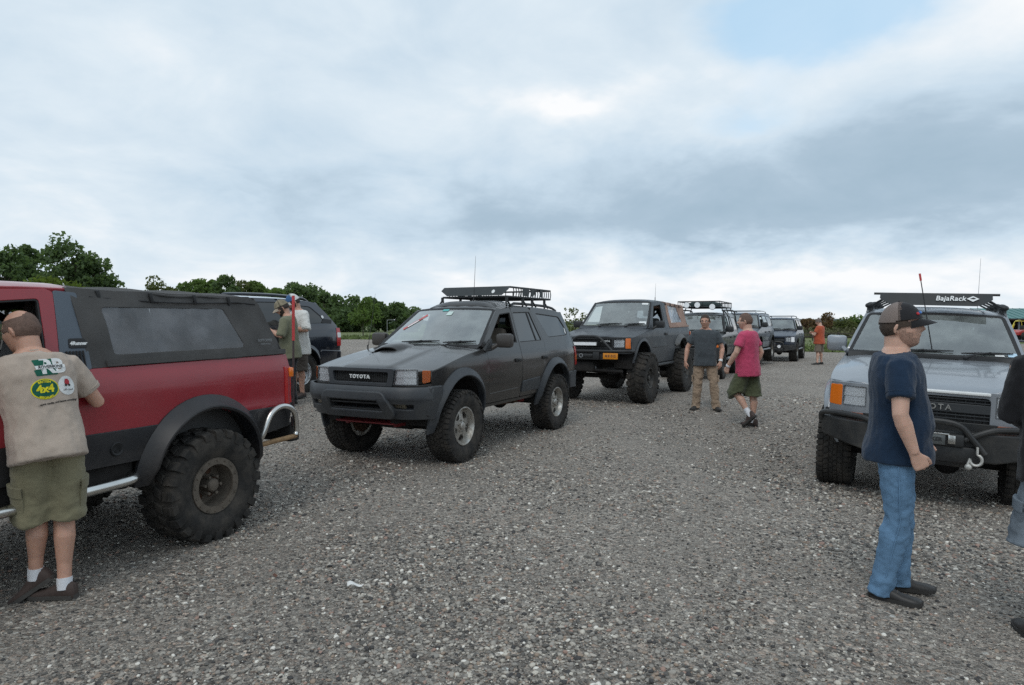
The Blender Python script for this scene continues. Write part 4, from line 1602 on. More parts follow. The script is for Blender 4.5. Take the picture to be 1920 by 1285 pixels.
    i.build("dashboard", M_dash, K.root)
    i = MB()
    i.box((-.75, 0, Z(.70)), (2.85, 1.40, .03))
    for sg in (-1, 1):
        i.box((-1.3, sg * .62, Z(.88)), (.9, .22, .36))
    i.build("cabin_floor", M_dash, K.root)
    for y in (.36, -.36):
        K.seat(-.05, y, Z(.88), M_dash)
    K.steering(.22, .36, Z(1.32))
    # roll bar
    rb = MB()
    pth = lambda x, h: smooth_path([(x, .60, Z(.72)), (x, .60, Z(1.25)), (x - .02, .56, h - .08), (x - .02, .42, h), (x - .02, -.42, h), (x - .02, -.56, h - .08), (x, -.60, Z(1.25)), (x, -.60, Z(.72))], 4)
    rb.tube(pth(-.62, Z(1.74)), .028, 8)
    for sg in (-1, 1):
        rb.tube([(-.62, sg * .5, Z(1.70)), (-1.75, sg * .58, Z(.95))], .028, 8)
    rb.tube([(-.64, .5, Z(1.68)), (-.62, -.58, Z(.85))], .025, 8)
    rb.build("roll_bar", M_black, K.root)
    st = MB()
    st.box((-1.55, .1, Z(1.02)), (.35, .45, .40), ch=.06)
    st.tube([(-1.5, -.35, Z(.9)), (-1.45, -.3, Z(1.45)), (-1.55, -.3, Z(1.5))], .09, 10)
    st.build("stowed_gear", pmat("stowed_gear", (.10, .10, .11), .8, var=.5, vscale=5), K.root)
    # running gear
    yc = .80 if red else .84
    K.wheels(key, r, wd, rr, "deep" if red else "eight", "mud", M_dustrim if red else M_steelrim, M_rust if red else M_under, yc, (a, -a), lab=None)
    K.axle(a, r, yc - .1, .05, .22)
    K.axle(-a, r, yc - .1, .05)
    if red:
        K.flare("fender_flare", -a, czr, ra, -2, 192, .11, .085, low, lip=.04)
        K.flare("fender_flare", a, caz + .02, ra, -2, 190, .11, .10, low, lip=.04)
    else:
        fl = pmat("grey_flare", (.085, .088, .09), .6, var=.2, dirt=(DUST, .4, 5, .5, 1.6))
        K.flare("fender_flare", -a, caz + .04, ra, 38, 142, .09, .09, fl)
        K.flare("fender_flare", a, caz + .02, ra, 8, 172, .02, .05, pm)
    if red:
        # pillar details
        text_on("badge_lettering", K.root, "4Runner", .030, lambda x, y, z: (B0 - .10 - x, K.S(-.45, belt(-.4) + .166 + y) + .012 + z, belt(-.4) + .166 + y), M_white, .001, .0012, .25)
        bz_ = belt(-.4)
        K.side("pillar_badge", rnd([(B0 - .045, bz_ + .14), (B0 - .05, bz_ + .195), (B0 - .155, bz_ + .195), (B0 - .15, bz_ + .14)], .01), [], M_seal, off=.010, thick=.01, r=.003)
        for k in range(6):
            m = MB()
            x = B0 - .02 - k * .020
            m.tube([(x - .006, K.S(x, belt(x) + .03) + .008, belt(x) + .012), (x, K.S(x, belt(x) + .1) + .008, belt(x) + .12)], .006, 5)
            m.build("pillar_vent", M_seal, K.root)
        text_on("canvas_print", sides[0], "SOFTOPPER", .030, lambda x, y, z: (-1.97 - x, K.S(-2, belt(-2) + .12) + sag(-2, belt(-2) + .12) + .004, belt(-2) + .13 + y), M_grey, 0, .0005)
        text_on("canvas_print", sides[0], "MADE IN USA", .018, lambda x, y, z: (-1.97 - x, K.S(-2, belt(-2) + .10) + sag(-2, belt(-2) + .1) + .004, belt(-2) + .10 + y), M_grey, 0, .0003)
        # filler hole in the cladding, step tube, bumper hoop, rod
        m = MB()
        m.lathe([(0, .028), (.006, .040), (.0, .046)], 16, (-.62, K.S(-.62, Z(.80)) + .012, Z(.80)))
        m.build("filler_hole", M_seal, K.root)
        for sg in (1, -1):
            tube_obj(K, "step_bar", smooth_path([(.85, sg * .70, Z(.50)), (.75, sg * .86, Z(.57)), (0, sg * .87, Z(.57)), (-.60, sg * .87, Z(.58)), (-.74, sg * .84, Z(.59)), (-.78, sg * .68, Z(.6))], 5), .034, M_chrome, 12)
            hoop = smooth_path([(-1.80, sg * .80, Z(.62)), (-1.82, sg * .88, Z(.70)), (-1.90, sg * .90, Z(.87)), (-2.03, sg * .90, Z(.92)), (-2.17, sg * .89, Z(.86)), (-2.21, sg * .88, Z(.70)), (-2.20, sg * .88, Z(.655))], 6)
            o = tube_obj(K, "bumper_hoop", hoop, .023, M_chrome, 12)
            tube_obj(K, "hoop_bar", [(-1.79, sg * .87, Z(.63)), (-2.21, sg * .875, Z(.645))], .021, pmat("rusted_tube", (.30, .19, .10), .7, .4, var=.35, vscale=14), 10, o)
        m = MB()
        m.box((-2.28, 0, Z(.66)), (.12, 1.6, .16), ch=.02)
        m.build("rear_bumper", M_under, K.root)
        rod = K.antenna((-2.26, .80, Z(.74)), (-2.27, .80, 1.44), pmat("rod_dark", (.05, .03, .03), .5), .010, .009, name="antenna")
        m = MB()
        m.tube([(-2.27, .80, 1.44), (-2.275, .80, 1.83)], .0125, 8)
        m.build("antenna_tip", pmat("red_tip", (.50, .05, .05), .6), rod)
    # front end
    z0, z1 = Z(.955), Z(1.115)
    dk = M_black
    gs = [(-K.fw + .005, z0 - .03), (K.fw - .005, z0 - .03), (K.fw - .005, z1 + .035), (-K.fw + .005, z1 + .035)]
    hol = rnd([(-.44, z0), (.44, z0), (.44, z1), (-.44, z1)], .015)
    lamps = [rnd([(sg * .47, z0), (sg * .69, z0), (sg * .69, z1), (sg * .47, z1)], .02) for sg in (-1, 1)]
    tn = [rnd([(sg * .71, z0 - .01), (sg * (K.fw - .015), z0 - .01), (sg * (K.fw - .015), z1 + .015), (sg * .71, z1 + .015)], .012) for sg in (-1, 1)]
    gp = K.front("grille_panel", gs, [hol] + lamps + tn, dk if not red else dk, thick=.05, r=.006)
    gr = K.front("grille", inset(hol, -.01), [], M_seal, off=-.05, thick=.01)
    for z in np.linspace(z0 + .03, z1 - .03, 4):
        m = MB()
        m.tube([K.fpt(y, z, -.02) for y in np.linspace(-.44, .44, 9)], .009, 6)
        m.build("grille_bar", M_black, gr)
    text_on("lettering", gr, "TOYOTA", .045, lambda x, y, z: K.fpt(.30 + x, z1 - .035 + y, .0 + z), M_white, .003, .001, 0, 1.1)
    for k in range(2):
        front_lamp(K, lamps[k], .06)
        K.front("corner_lamp", tn[k], [], M_amber, off=.004, thick=.04, r=.008, grid=.05)
    fa = rnd([(-K.fw + .003, Z(.84)), (K.fw - .003, Z(.84)), (K.fw - .003, z0 - .035), (-K.fw + .003, z0 - .035)], .01)
    K.front("front_valance", fa, [], pm if not red else low, off=-.01, thick=.05)
    # bumper of plate and tube with a winch
    zb = Z(.83)
    bb = MB()
    bb.box((2.12, 0, zb - .03), (.16, 1.10, .16), ch=.02)
    for sg in (-1, 1):
        bb.box((1.98, sg * .40, zb - .04), (.3, .08, .12))
    bb.build("bumper", M_black, K.root)
    tube_obj(K, "bumper_bar", smooth_path([(1.86, .83, zb + .06), (2.06, .78, zb + .06), (2.20, .50, zb + .06), (2.21, 0, zb + .06), (2.20, -.50, zb + .06), (2.06, -.78, zb + .06), (1.86, -.83, zb + .06)], 5), .03, M_black)
    tube_obj(K, "brush_guard", smooth_path([(2.18, .52, zb + .06), (2.18, .36, zb + .22), (2.18, .22, zb + .33), (2.18, 0, zb + .345), (2.18, -.22, zb + .33), (2.18, -.36, zb + .22), (2.18, -.52, zb + .06)], 5), .028, M_black)
    if not red:
        m = MB()
        m.box((2.16, -.10, zb + .20), (.05, .62, .085), ch=.01)
        o = m.build("light_bar", M_black, K.root)
        m = MB()
        m.box((2.187, -.10, zb + .20), (.008, .58, .06))
        m.build("light_bar_lens", M_refl, o)
        m = MB()
        m.cyl((2.16, -.22, zb - .03), (2.16, .12, zb - .03), .06, 12)
        m.box((2.16, .2, zb - .03), (.16, .14, .16), ch=.02)
        o = m.build("winch", M_black, K.root)
        sh = MB()
        for y in (-.30, -.12):
            sh.tube([Vector((2.215, y + .035 * math.cos(q), zb - .03 + .035 * math.sin(q))) for q in np.linspace(0, 2 * math.pi, 13)[:-1]], .009, 6, True)
        sh.build("shackle", M_grey, o)
        m = MB()
        m.box((2.235, .50, zb - .03), (.012, .30, .115), Matrix.Rotation(R(-4), 3, "Y"), ch=.004)
        pl = m.build("license_plate", pmat("orange_plate", (.66, .24, .012), .45, var=.08), K.root)
        text_on("plate_text", pl, "4LE 012", .068, lambda x, y, z: (2.2445, .50 + x, zb - .03 + y), pmat("plate_blue", (.02, .025, .06), .5), 0, .001)
        m = MB()
        m.tube([(2.0, -.68, zb - .3), (2.05, .68, zb - .33)], .028, 8)
        m.box((1.85, -.1, zb - .25), (.5, .4, .2), ch=.04)
        m.tube([(1.7, .55, zb - .45), (1.9, .5, zb)], .022, 6)
        m.tube([(1.7, -.55, zb - .45), (1.9, -.5, zb)], .022, 6)
        m.build("steering_linkage", M_under, K.root)
        m = MB()
        m.box((2.02, -.28, zb - .20), (.02, .28, .05), ch=.006)
        m.box((2.02, .05, zb - .27), (.02, .14, .05), ch=.006)
        m.build("winch_bracket", M_grey, K.root)
        for y0, z0_ in ((.60, .08), (-.66, .67)):
            panel("sticker", K.root, lambda u, v: wf(u, v, .003), rnd([(.52, .06), (.66, .06), (.66, .14), (.52, .14)] if y0 > 0 else [(.50, .66), (.64, .66), (.64, .71), (.50, .71)], .01), [], M_white, (1, 0, .6), .1, .001, .001)
        for sg in (1, -1):
            tube_obj(K, "rock_slider", [(.80, sg * .82, Z(.545)), (-.80, sg * .82, Z(.545))], .035, M_black)
        K.antenna((-.3, .55, re(-.3) + .03), (-.34, .55, re(-.3) + .40), M_black, .004, .0015)
    return K
def lc80(X, Y, yaw, label, style, dz=0.0, sc=1.0):
    """Big square wagon. style: silver (close, detailed), navy or slate (far)."""
    K = Car("parked_car", label, "car", X, Y, yaw, "off-road vehicles parked in a row on the gravel" if style != "silver" else None, dz, sc)
    near = style == "silver"
    K.grid = .09 if near else .14
    if near:
        pm = paint("silver_blue_paint", (.265, .285, .31), .30, .35, .7, .16, 1.3, (.30, .29, .27), var=.05)
    elif style == "navy":
        pm = paint("navy_paint", (.016, .027, .050), .35, .05, .35, .2, 1.2)
    else:
        pm = paint("slate_paint", (.040, .055, .078), .35, .1, .35, .2, 1.2)
    lift = .205 if near else .10
    cz8 = .53 + (lift - .10) * .9
    Z = lambda z: z + lift
    P = dict(a=1.425, xf=2.16, xr=-2.42, sill=Z(.50), bz=Z(.66), lampz=Z(.88), fy=.62, bow=.045, bow2=.11, paint=pm, pw=.075,
             Yp=[(Z(.42), .84), (Z(.55), .885), (Z(.72), .905), (Z(.9), .915), (Z(1.0), .912), (Z(1.12), .895), (Z(1.3), .85), (Z(1.5), .79), (Z(1.76), .70), (Z(1.9), .66)],
             hood=[(2.0, Z(1.005)), (1.7, Z(1.09)), (1.3, Z(1.17)), (.95, Z(1.225))], cowl=1.02, belt=[(-2.5, Z(1.24)), (1.0, Z(1.24))],
             roof=[(.55, Z(1.735)), (.1, Z(1.775)), (-.8, Z(1.795)), (-1.6, Z(1.785)), (-2.4, Z(1.74))],
             A=((.96, Z(1.285)), (.44, Z(1.735))), xd=.84, B0=-.12, B1=-.16, C0=-1.10, C1=-1.04, C2=-.98, ra=.53, caz=cz8, D1=-2.30, D2=-2.40, rbz=Z(.62),
             cargo=rnd([(-1.18, Z(1.29), .03), (-1.14, Z(1.70), .04), (-2.10, Z(1.675), .06), (-2.26, Z(1.30), .05)]), fwin=near, hcrown=.04, hpow=4.0, hlip=.03, hset=.045,
             hb=lambda x, y: .016 * sstep(.50, .58, abs(y)) * (1 - sstep(.70, .76, abs(y))) * sstep(.9, 1.3, x), cowlbow=.05, wbow=.08, rglass=M_tint if near else M_clear, fglass=M_clear, seatz=Z(.90), handlez=Z(1.08), hx=-.90, crown=.055)
    dF, dR = suv_shell(K, P)
    wagon_wipers(K)
    K.mirror(.72, .87, Z(1.36), pm if near else M_black, .22, .19, .12, (.80, .86, Z(1.27)))
    # front: grille, lamps
    z0, z1 = Z(.765), Z(.985)
    fw = K.fw
    chrome = pm
    op = rnd([(-.50, z0 - .09, .02), (.50, z0 - .09, .02), (.50, z1 - .035, .05), (-.50, z1 - .035, .05)])
    lampL = [rnd([(sg * .535, z0), (sg * .755, z0), (sg * .755, z1 - .015), (sg * .535, z1 - .015)], .012) for sg in (-1, 1)]
    cor = [rnd([(sg * .768, z0), (sg * (fw - .004), z0 + .005), (sg * (fw - .012), z1 - .02), (sg * .768, z1 - .015)], .012) for sg in (-1, 1)]
    gp = K.front("grille_panel", rnd([(-fw + .002, z0 - .11), (fw - .002, z0 - .11), (fw - .01, z1 + .012), (-fw + .01, z1 + .012)], .012), [op] + lampL + cor, pm, thick=.05, r=.006, grid=.08)
    g = K.front("grille", inset(op, -.012), [], M_seal, off=-.05, thick=.01)
    dk = pmat("grille_grey", (.030, .033, .036), .5, var=.1)
    zc = Z(.835)
    K.front("grille_band", [(-.495, zc - .035), (.495, zc - .035), (.495, zc + .038), (-.495, zc + .038)], [], dk, off=-.004, thick=.04, r=.008, parent=g)
    for z in (Z(.70), Z(.735), Z(.77), Z(.893), Z(.925)):
        m = MB()
        m.tube([K.fpt(y, z, -.014) for y in np.linspace(-.49, .49, 9)], .007, 6)
        m.build("grille_bar", dk, g)
    if near:
        m = MB()
        for y in np.linspace(-.45, .45, 13):
            m.tube([K.fpt(y, Z(.69), -.018), K.fpt(y, zc, -.016), K.fpt(y, z1 - .05, -.018)], .004, 4)
        m.build("grille_rib", dk, g)
        m = MB()
        m.box(K.fpt(0, z1 + .0, -.004), (.05, .98, .028), ch=.008)
        m.build("grille_trim", M_white, gp)
    text_on("lettering", g, "TOYOTA", .075, lambda x, y, z: K.fpt(x, zc + .002 + y, .008 + z), M_chrome, .005, .0012, 0, 1.35)
    for k in range(2):
        front_lamp(K, lampL[k], .08)
        K.front("corner_lamp", cor[k], [], M_amber if near else M_refl, off=.004, thick=.04, r=.01, grid=.06)
    # headlight bowls sit behind the panel; black steel bumper with tube work
    bl = pmat("bumper_black", (.014, .015, .016), .45, var=.25, dirt=(DUST, .25, 4, .3, 1.0))
    xf, bow, bow2, fw0 = K.xf, K.bow, K.bow2, K.fw
    K.xf, K.bow, K.bow2, K.fw, K.fy = 2.30, .02, .26, .95, .48
    zb = Z(.40)
    K.front("bumper", rnd([(-.94, zb + .06), (-.55, zb - .02), (.55, zb - .02), (.94, zb + .06), (.95, zb + .215), (-.95, zb + .215)], .02), [], bl, thick=.22, r=.02, grid=.08)
    lo = MB()
    lo.box((2.26, 0, zb + .02), (.14, .92, .16), ch=.02)
    lo.box((2.2, 0, zb - .08), (.10, .8, .06), ch=.01)
    lo.build("winch_mount", bl, K.root)
    if near:
        am = [rnd([(sg * .56, zb + .245), (sg * .80, zb + .25), (sg * .80, zb + .295), (sg * .56, zb + .295)], .008) for sg in (-1, 1)]
        K.xf = 2.19
        for q in am:
            K.front("bumper_lamp", q, [], pmat("amber_dark", (.22, .055, .015), .3, coat=.4), thick=.03, r=.006)
        K.xf = 2.30
        K.front("bumper_trim", rnd([(-.93, zb + .235), (.93, zb + .235), (.93, zb + .30), (-.93, zb + .30)], .01), [rnd(inset(q, -.012), 0) for q in am], bl, off=-.12, thick=.05, r=.008)
        r = .028
        tube_obj(K, "bumper_hoop", smooth_path([(2.335, .46, zb + .05), (2.34, .36, zb + .18), (2.34, .24, zb + .30), (2.34, 0, zb + .32), (2.34, -.24, zb + .30), (2.34, -.36, zb + .18), (2.335, -.46, zb + .05)], 6), r, bl)
        for sg in (1, -1):
            tube_obj(K, "bumper_bar", smooth_path([(2.33, sg * .30, zb + .16), (2.32, sg * .42, zb + .23), (2.28, sg * .55, zb + .275), (2.16, sg * .80, zb + .285), (2.05, sg * .94, zb + .26), (2.0, sg * .955, zb + .18)], 6), r, bl)
        w = MB()
        w.box((2.30, 0, zb + .155), (.14, .60, .12), ch=.02)
        w.cyl((2.33, -.22, zb + .16), (2.33, .12, zb + .16), .055, 14)
        wo = w.build("winch", M_black, K.root)
        m = MB()
        m.box((2.385, -.02, zb + .155), (.01, .34, .095), ch=.003)
        m.build("winch_plate", pmat("winch_plate", (.13, .14, .14), .4, .5, var=.3), wo)
        text_on("winch_lettering", wo, "MILEMARKER", .05, lambda x, y, z: (2.3915, -.02 + x, zb + .155 + y), M_seal, 0, .002)
        m = MB()
        m.box((2.38, -.02, zb + .21), (.03, .40, .014), ch=.003)
        m.box((2.39, .20, zb + .165), (.03, .06, .08), ch=.006)
        m.build("fairlead", M_chrome, wo)
        # hook hung on the tube
        hk = MB()
        hp = [(2.39, .395 + .045 * math.cos(q), zb + .0 + .05 * math.sin(q)) for q in np.linspace(R(80), R(-190), 15)]
        hk.tube([(2.385, .40, zb + .12)] + hp + [(2.39, .33, zb - .06)], [.010] * 2 + [.013] * 10 + [.011] * 5, 8)
        hk.ball((2.39, .34, zb - .07), .03, 8)
        hk.build("winch_hook", pmat("hook_metal", (.50, .49, .46), .45, .4, var=.25), K.root)
    else:
        tube_obj(K, "bumper_hoop", smooth_path([(2.33, .5, zb + .12), (2.34, .42, zb + .34), (2.34, 0, zb + .38), (2.34, -.42, zb + .34), (2.33, -.5, zb + .12)], 5), .03, bl, 6)
        for sg in (1, -1):
            m = MB()
            m.cyl((2.33, sg * .30, zb + .17), (2.37, sg * .30, zb + .17), .07, 12)
            m.build("driving_lamp", M_refl, K.root)
        m = MB()
        m.box((2.345, 0, zb + .235), (.01, .30, .06))
        m.build("license_plate", pmat("orange_plate", (.66, .24, .012), .45, var=.08), K.root)
    K.xf, K.bow, K.bow2, K.fw = xf, bow, bow2, fw0
    fl = pm if near else pmat("grey_flare80", (.06, .065, .07), .5, var=.2)
    K.flare("fender_flare", 1.425, cz8, .53, -6, 186, .055, .07, fl if near else M_black, n=20)
    K.flare("fender_flare", -1.425, cz8, .53, -6, 186, .055, .07, fl if near else M_black, n=20)
    if not near:
        low = pmat("silver_cladding", (.20, .21, .22), .5, .2, var=.1)
        K.side("lower_cladding", rnd([(.86, Z(.50)), (.86, Z(.70)), (-.86, Z(.70)), (-.86, Z(.50))], .02), [circ(-1.425, cz8, .62), circ(1.425, cz8, .62)], low if style == "slate" else M_black, off=.014, thick=.02)
    for sg in (1, -1):
        tube_obj(K, "rock_slider", [(.85, sg * .93, Z(.42)), (-.85, sg * .93, Z(.42))], .035, M_black if near else M_grey, 8)
        m = MB()
        m.tube([(x, sg * (K.S(x, K.re(x)) - .012), K.re(x) + .012) for x in np.linspace(.44, -2.25, 14)], .014, 5)
        m.build("drip_rail", pm, K.root)
    # roof load
    if near:
        rk = empty("roof_rack", parent=K.root)
        zr = Z(1.93)
        x0, x1, hw = .42, -1.9, .52
        f = MB()
        f.tube([(x0, hw, zr), (x1, hw, zr), (x1, -hw, zr), (x0, -hw, zr)], .016, 8, True)
        f.build("rack_frame", M_rackblk, rk)
        for x in np.linspace(x0 - .1, x1 + .1, 10):
            m = MB()
            m.tube([(x, -hw, zr), (x, hw, zr)], .012, 6)
            m.build("floor_bar", M_rackblk, rk)
        fa = []
        for y in np.linspace(-.56, .56, 17):
            e = max(0, (abs(y) - .45) / .11)
            fa.append([(x0 + .13 - .03 * e, y, zr - .085 + .075 * e), (x0 + .015, y, zr + .055), (x0 + .0, y, zr + .055), (x0 + .11 - .03 * e, y, zr - .085 + .075 * e)])
        MB().loft(fa).build("wind_fairing", M_rackblk, rk)
        tube_obj(K, "fairing_bar", [(x0 - .01, -.63, zr + .05), (x0 - .01, .63, zr + .05)], .014, M_rackblk, 8, rk)
        ff = lambda x, y, z: (x0 + .13 - (.115 / .14) * (y + .065) + .004, .16 + x, zr - .085 + .02 + (y + .065) * 1.0)
        text_on("rack_lettering", rk, "BajaRack", .078, ff, M_white, 0, .0012, .15, 1.05)
        m = MB()
        dm = [(.315, 0), (.375, .033), (.435, 0), (.375, -.033)]
        m.add([ff(y - .16, z, 0) for y, z in dm], [(0, 1, 2, 3)])
        m.build("rack_logo", M_white, rk)
        m = MB()
        dm = [(.345, 0), (.38, .014), (.405, .0), (.38, -.007)]
        m.add([Vector(ff(y - .16, z, 0)) + Vector((.003, 0, .003)) for y, z in dm], [(0, 1, 2, 3)])
        m.build("rack_logo_mark", M_rackblk, rk)
        for x in (.30, .12, -.5, -1.1, -1.7):
            for sg in (1, -1):
                m = MB()
                yy = K.S(x, K.re(x))
                m.cyl((x, sg * (yy - .02), K.re(x) - .02), (x, sg * (yy - .02), K.re(x) + .09), .028, 8)
                m.ball((x, sg * (yy - .02), K.re(x) + .075), .05, 8, (1, 1, .7))
                m.tube([(x, sg * (yy - .02), K.re(x) + .06), (x, sg * hw, zr)], .012, 6)
                m.build("rack_mount", M_rackblk, rk)
        an = K.antenna((.98, .02, Z(1.28)), (.96, -.14, Z(2.11)), M_black, .007, .006)
        tube_obj(K, "antenna_tip", [(.96, -.14, Z(2.11)), (.958, -.155, Z(2.19))], .011, MATS["red_tip"], 8, an)
        K.antenna((-2.1, .55, Z(1.8)), (-2.1, .55, Z(2.6)), M_grey, .004, .002)
        for p0 in ((.50, .04), (.60, .045)):
            panel("sticker", K.root, lambda u, v: K.wf(u, v, .002), [(p0[0], .03), (p0[0] + .07, .03), (p0[0] + .07, .09), (p0[0], .09)], [], M_white if p0[0] < .55 else pmat("blue_sticker", (.45, .62, .74), .5, var=.25), (1, 0, .6), .1, .001, .001)
        hv = MB()
        for k in range(26):
            y = -.20 + k * .018
            p = K.hf(1.03, y / .88 * .8)
            hv.box((1.06, y, p[2] + .001), (.05, .008, .006))
        hv.build("hood_vent", M_seal, K.root)
        # cargo screen and clutter seen through the windscreen
        sc_ = MB()
        for y in np.linspace(-.55, .55, 9):
            sc_.tube([(-1.1, y, Z(1.0)), (-1.1, y, Z(1.68))], .006, 4)
        for z in np.linspace(Z(1.0), Z(1.68), 6):
            sc_.tube([(-1.1, -.55, z), (-1.1, .55, z)], .006, 4)
        sc_.build("cargo_screen", M_black, K.root)
    else:
        for sg in (1, -1):
            m = MB()
            m.tube(smooth_path([(.15, sg * .56, Z(1.83)), (0, sg * .57, Z(1.90)), (-.9, sg * .57, Z(1.91)), (-1.9, sg * .57, Z(1.885)), (-2.1, sg * .56, Z(1.81))], 4), .02, 6)
            m.build("roof_rail", M_chrome if style == "slate" else M_grey, K.root)
        for x in (-.3, -.9, -1.5):
            tube_obj(K, "rail_bar", [(x, -.56, Z(1.91)), (x, .56, Z(1.91))], .016, M_grey, 6)
    rb = MB()
    rings = []
    for t in np.linspace(-1, 1, 13):
        y = t * .92
        x = -2.55 + .18 * max(0, (abs(t) - .75) / .25) ** 2
        rings.append([(x, y, Z(.42)), (x, y, Z(.62)), (x + .2, y * .985, Z(.64)), (x + .2, y * .985, Z(.42))])
    rb.loft(rings).build("rear_bumper", M_black, K.root, 30)
    K.wheels("lc80" if near else "lc80far", .45 if near else .425, .34, .22, "six", "at", M_steelrim if near else M_alloy, M_under, .84 if near else .80, (1.425, -1.425))
    K.axle(1.425, .415, .7, .05, .2)
    K.axle(-1.425, .415, .7, .05, 0)
    return K


def lc100(X, Y, yaw):
    K = Car("parked_car", "glossy navy black wagon behind the red truck, tinted glass and alloy wheels", "car", X, Y, yaw, None, 0.0, 1.01)
    K.grid = .10
    pm = paint("navy_black_paint", (.010, .014, .024), .16, .2, 1.0, .08, .9, var=.04)
    Z = lambda z: z
    P = dict(a=1.425, xf=2.30, xr=-2.46, sill=.46, bz=.66, lampz=.90, fy=.55, bow=.06, bow2=.16, paint=pm, blkhandle=False,
             Yp=[(.36, .86), (.5, .92), (.75, .955), (.95, .965), (1.10, .955), (1.24, .93), (1.35, .895), (1.6, .80), (1.78, .71), (1.9, .66)],
             hood=[(2.08, 1.03), (1.7, 1.12), (1.3, 1.18), (.98, 1.22)], cowl=1.05, belt=[(-2.5, 1.27), (1.0, 1.22)],
             roof=[(.40, 1.72), (-.1, 1.775), (-.9, 1.79), (-1.7, 1.765), (-2.3, 1.69)],
             A=((1.0, 1.28), (.32, 1.735)), xd=.84, B0=-.14, B1=-.20, C0=-1.06, C1=-.98, C2=-.94, ra=.45, caz=.44, D1=-1.98, D2=-2.38, rbz=.66,
             cargo=rnd([(-1.16, 1.32, .04), (-1.10, 1.70, .04), (-1.76, 1.665, .14), (-2.16, 1.33, .06)]), handlez=1.08, hx=-.86, seatz=.9)
    suv_shell(K, P)
    wagon_wipers(K)
    K.mirror(.72, .9, 1.33, pm)
    z0, z1 = .80, 1.0
    gp = K.front("grille", rnd([(-.42, z0), (.42, z0), (.42, z1), (-.42, z1)], .02), [], M_chrome, off=.01, thick=.05)
    for z in np.linspace(z0 + .04, z1 - .04, 4):
        tube_obj(K, "grille_bar", [K.fpt(y, z, .014) for y in np.linspace(-.4, .4, 7)], .012, M_black, 6, gp)
    for sg in (-1, 1):
        front_lamp(K, rnd([(sg * .44, z0 - .02), (sg * (K.fw - .02), z0), (sg * (K.fw - .03), z1), (sg * .44, z1)], .03), .10)
    K.front("front_bumper", rnd([(-K.fw + .002, .44), (K.fw - .002, .44), (K.fw - .002, .78), (-K.fw + .002, .78)], .03), [], pm, off=.08, thick=.25, r=.03)
    # rear quarter details: tall lamp, wrap bumper, rail, black gap behind the side glass
    for sg in (1, -1):
        zs = np.linspace(.88, 1.24, 8)
        m = MB()
        m.loft([[(-2.475, sg * (K.S(-2.44, z) - .10), z), (-2.47, sg * (K.S(-2.44, z) + .002), z), (-2.40, sg * (K.S(-2.40, z) + .006), z), (-2.33 - .06 * abs(z - 1.0), sg * (K.S(-2.34, z) + .005), z)] for z in zs])
        tl = m.build("tail_light", M_redlens, K.root)
        m = MB()
        m.loft([[(-2.478, sg * (K.S(-2.44, z) - .08), z), (-2.474, sg * (K.S(-2.44, z) + .004), z), (-2.40, sg * (K.S(-2.40, z) + .009), z), (-2.36, sg * (K.S(-2.36, z) + .008), z)] for z in (1.05, 1.10, 1.15)])
        m.build("reverse_lamp", M_white, tl)
        m = MB()
        m.tube(smooth_path([(.1, sg * .58, 1.80), (-.05, sg * .585, 1.845), (-1.0, sg * .59, 1.86), (-1.7, sg * .58, 1.825), (-1.9, sg * .57, 1.76)], 5), .026, 8)
        m.build("roof_rail", pm, K.root)
    K.side("rear_pillar_trim", rnd([(-1.95, 1.34), (-2.22, 1.33), (-2.27, 1.40), (-2.03, 1.42)], .02), [], M_seal, off=.003, thick=.01, sides=(1, -1))
    K.side("sticker", circ(-2.02, 1.46, .03, 14), [], M_white, off=.002, thick=.004, r=.001, sides=(1,), grid=.03)
    K.flare("fender_flare", -1.425, .44, .45, -8, 188, .03, .06, pm)
    K.flare("fender_flare", 1.425, .44, .45, -8, 188, .03, .06, pm)
    K.side("side_moulding", rnd([(.80, .60), (.80, .70), (-.86, .70), (-.86, .60)], .02), [], pm, off=.016, thick=.02, r=.01)
    K.side("bumper_side", rnd([(-1.90, .50), (-2.46, .52), (-2.46, .76), (-1.86, .80)], .03), [circ(-1.425, .44, .47)], pm, off=.03, thick=.12, r=.02)
    rb = MB()
    rings = []
    for t in np.linspace(-1, 1, 17):
        y = t * .97
        x = -2.58 + .18 * max(0, (abs(t) - .7) / .3) ** 2
        rings.append([(x + .03, y * .97, .48), (x, y, .62), (x + .02, y, .76), (x + .2, y * .97, .78), (x + .2, y * .95, .48)])
    rb.loft(rings).build("rear_bumper", pm, K.root, 40)
    K.wheels("lc100", .40, .28, .235, "five", "at", pmat("bright_alloy", (.66, .67, .68), .28, .8, var=.06), M_under, .80, (1.425, -1.425))
    K.axle(-1.425, .39, .6)
    return K


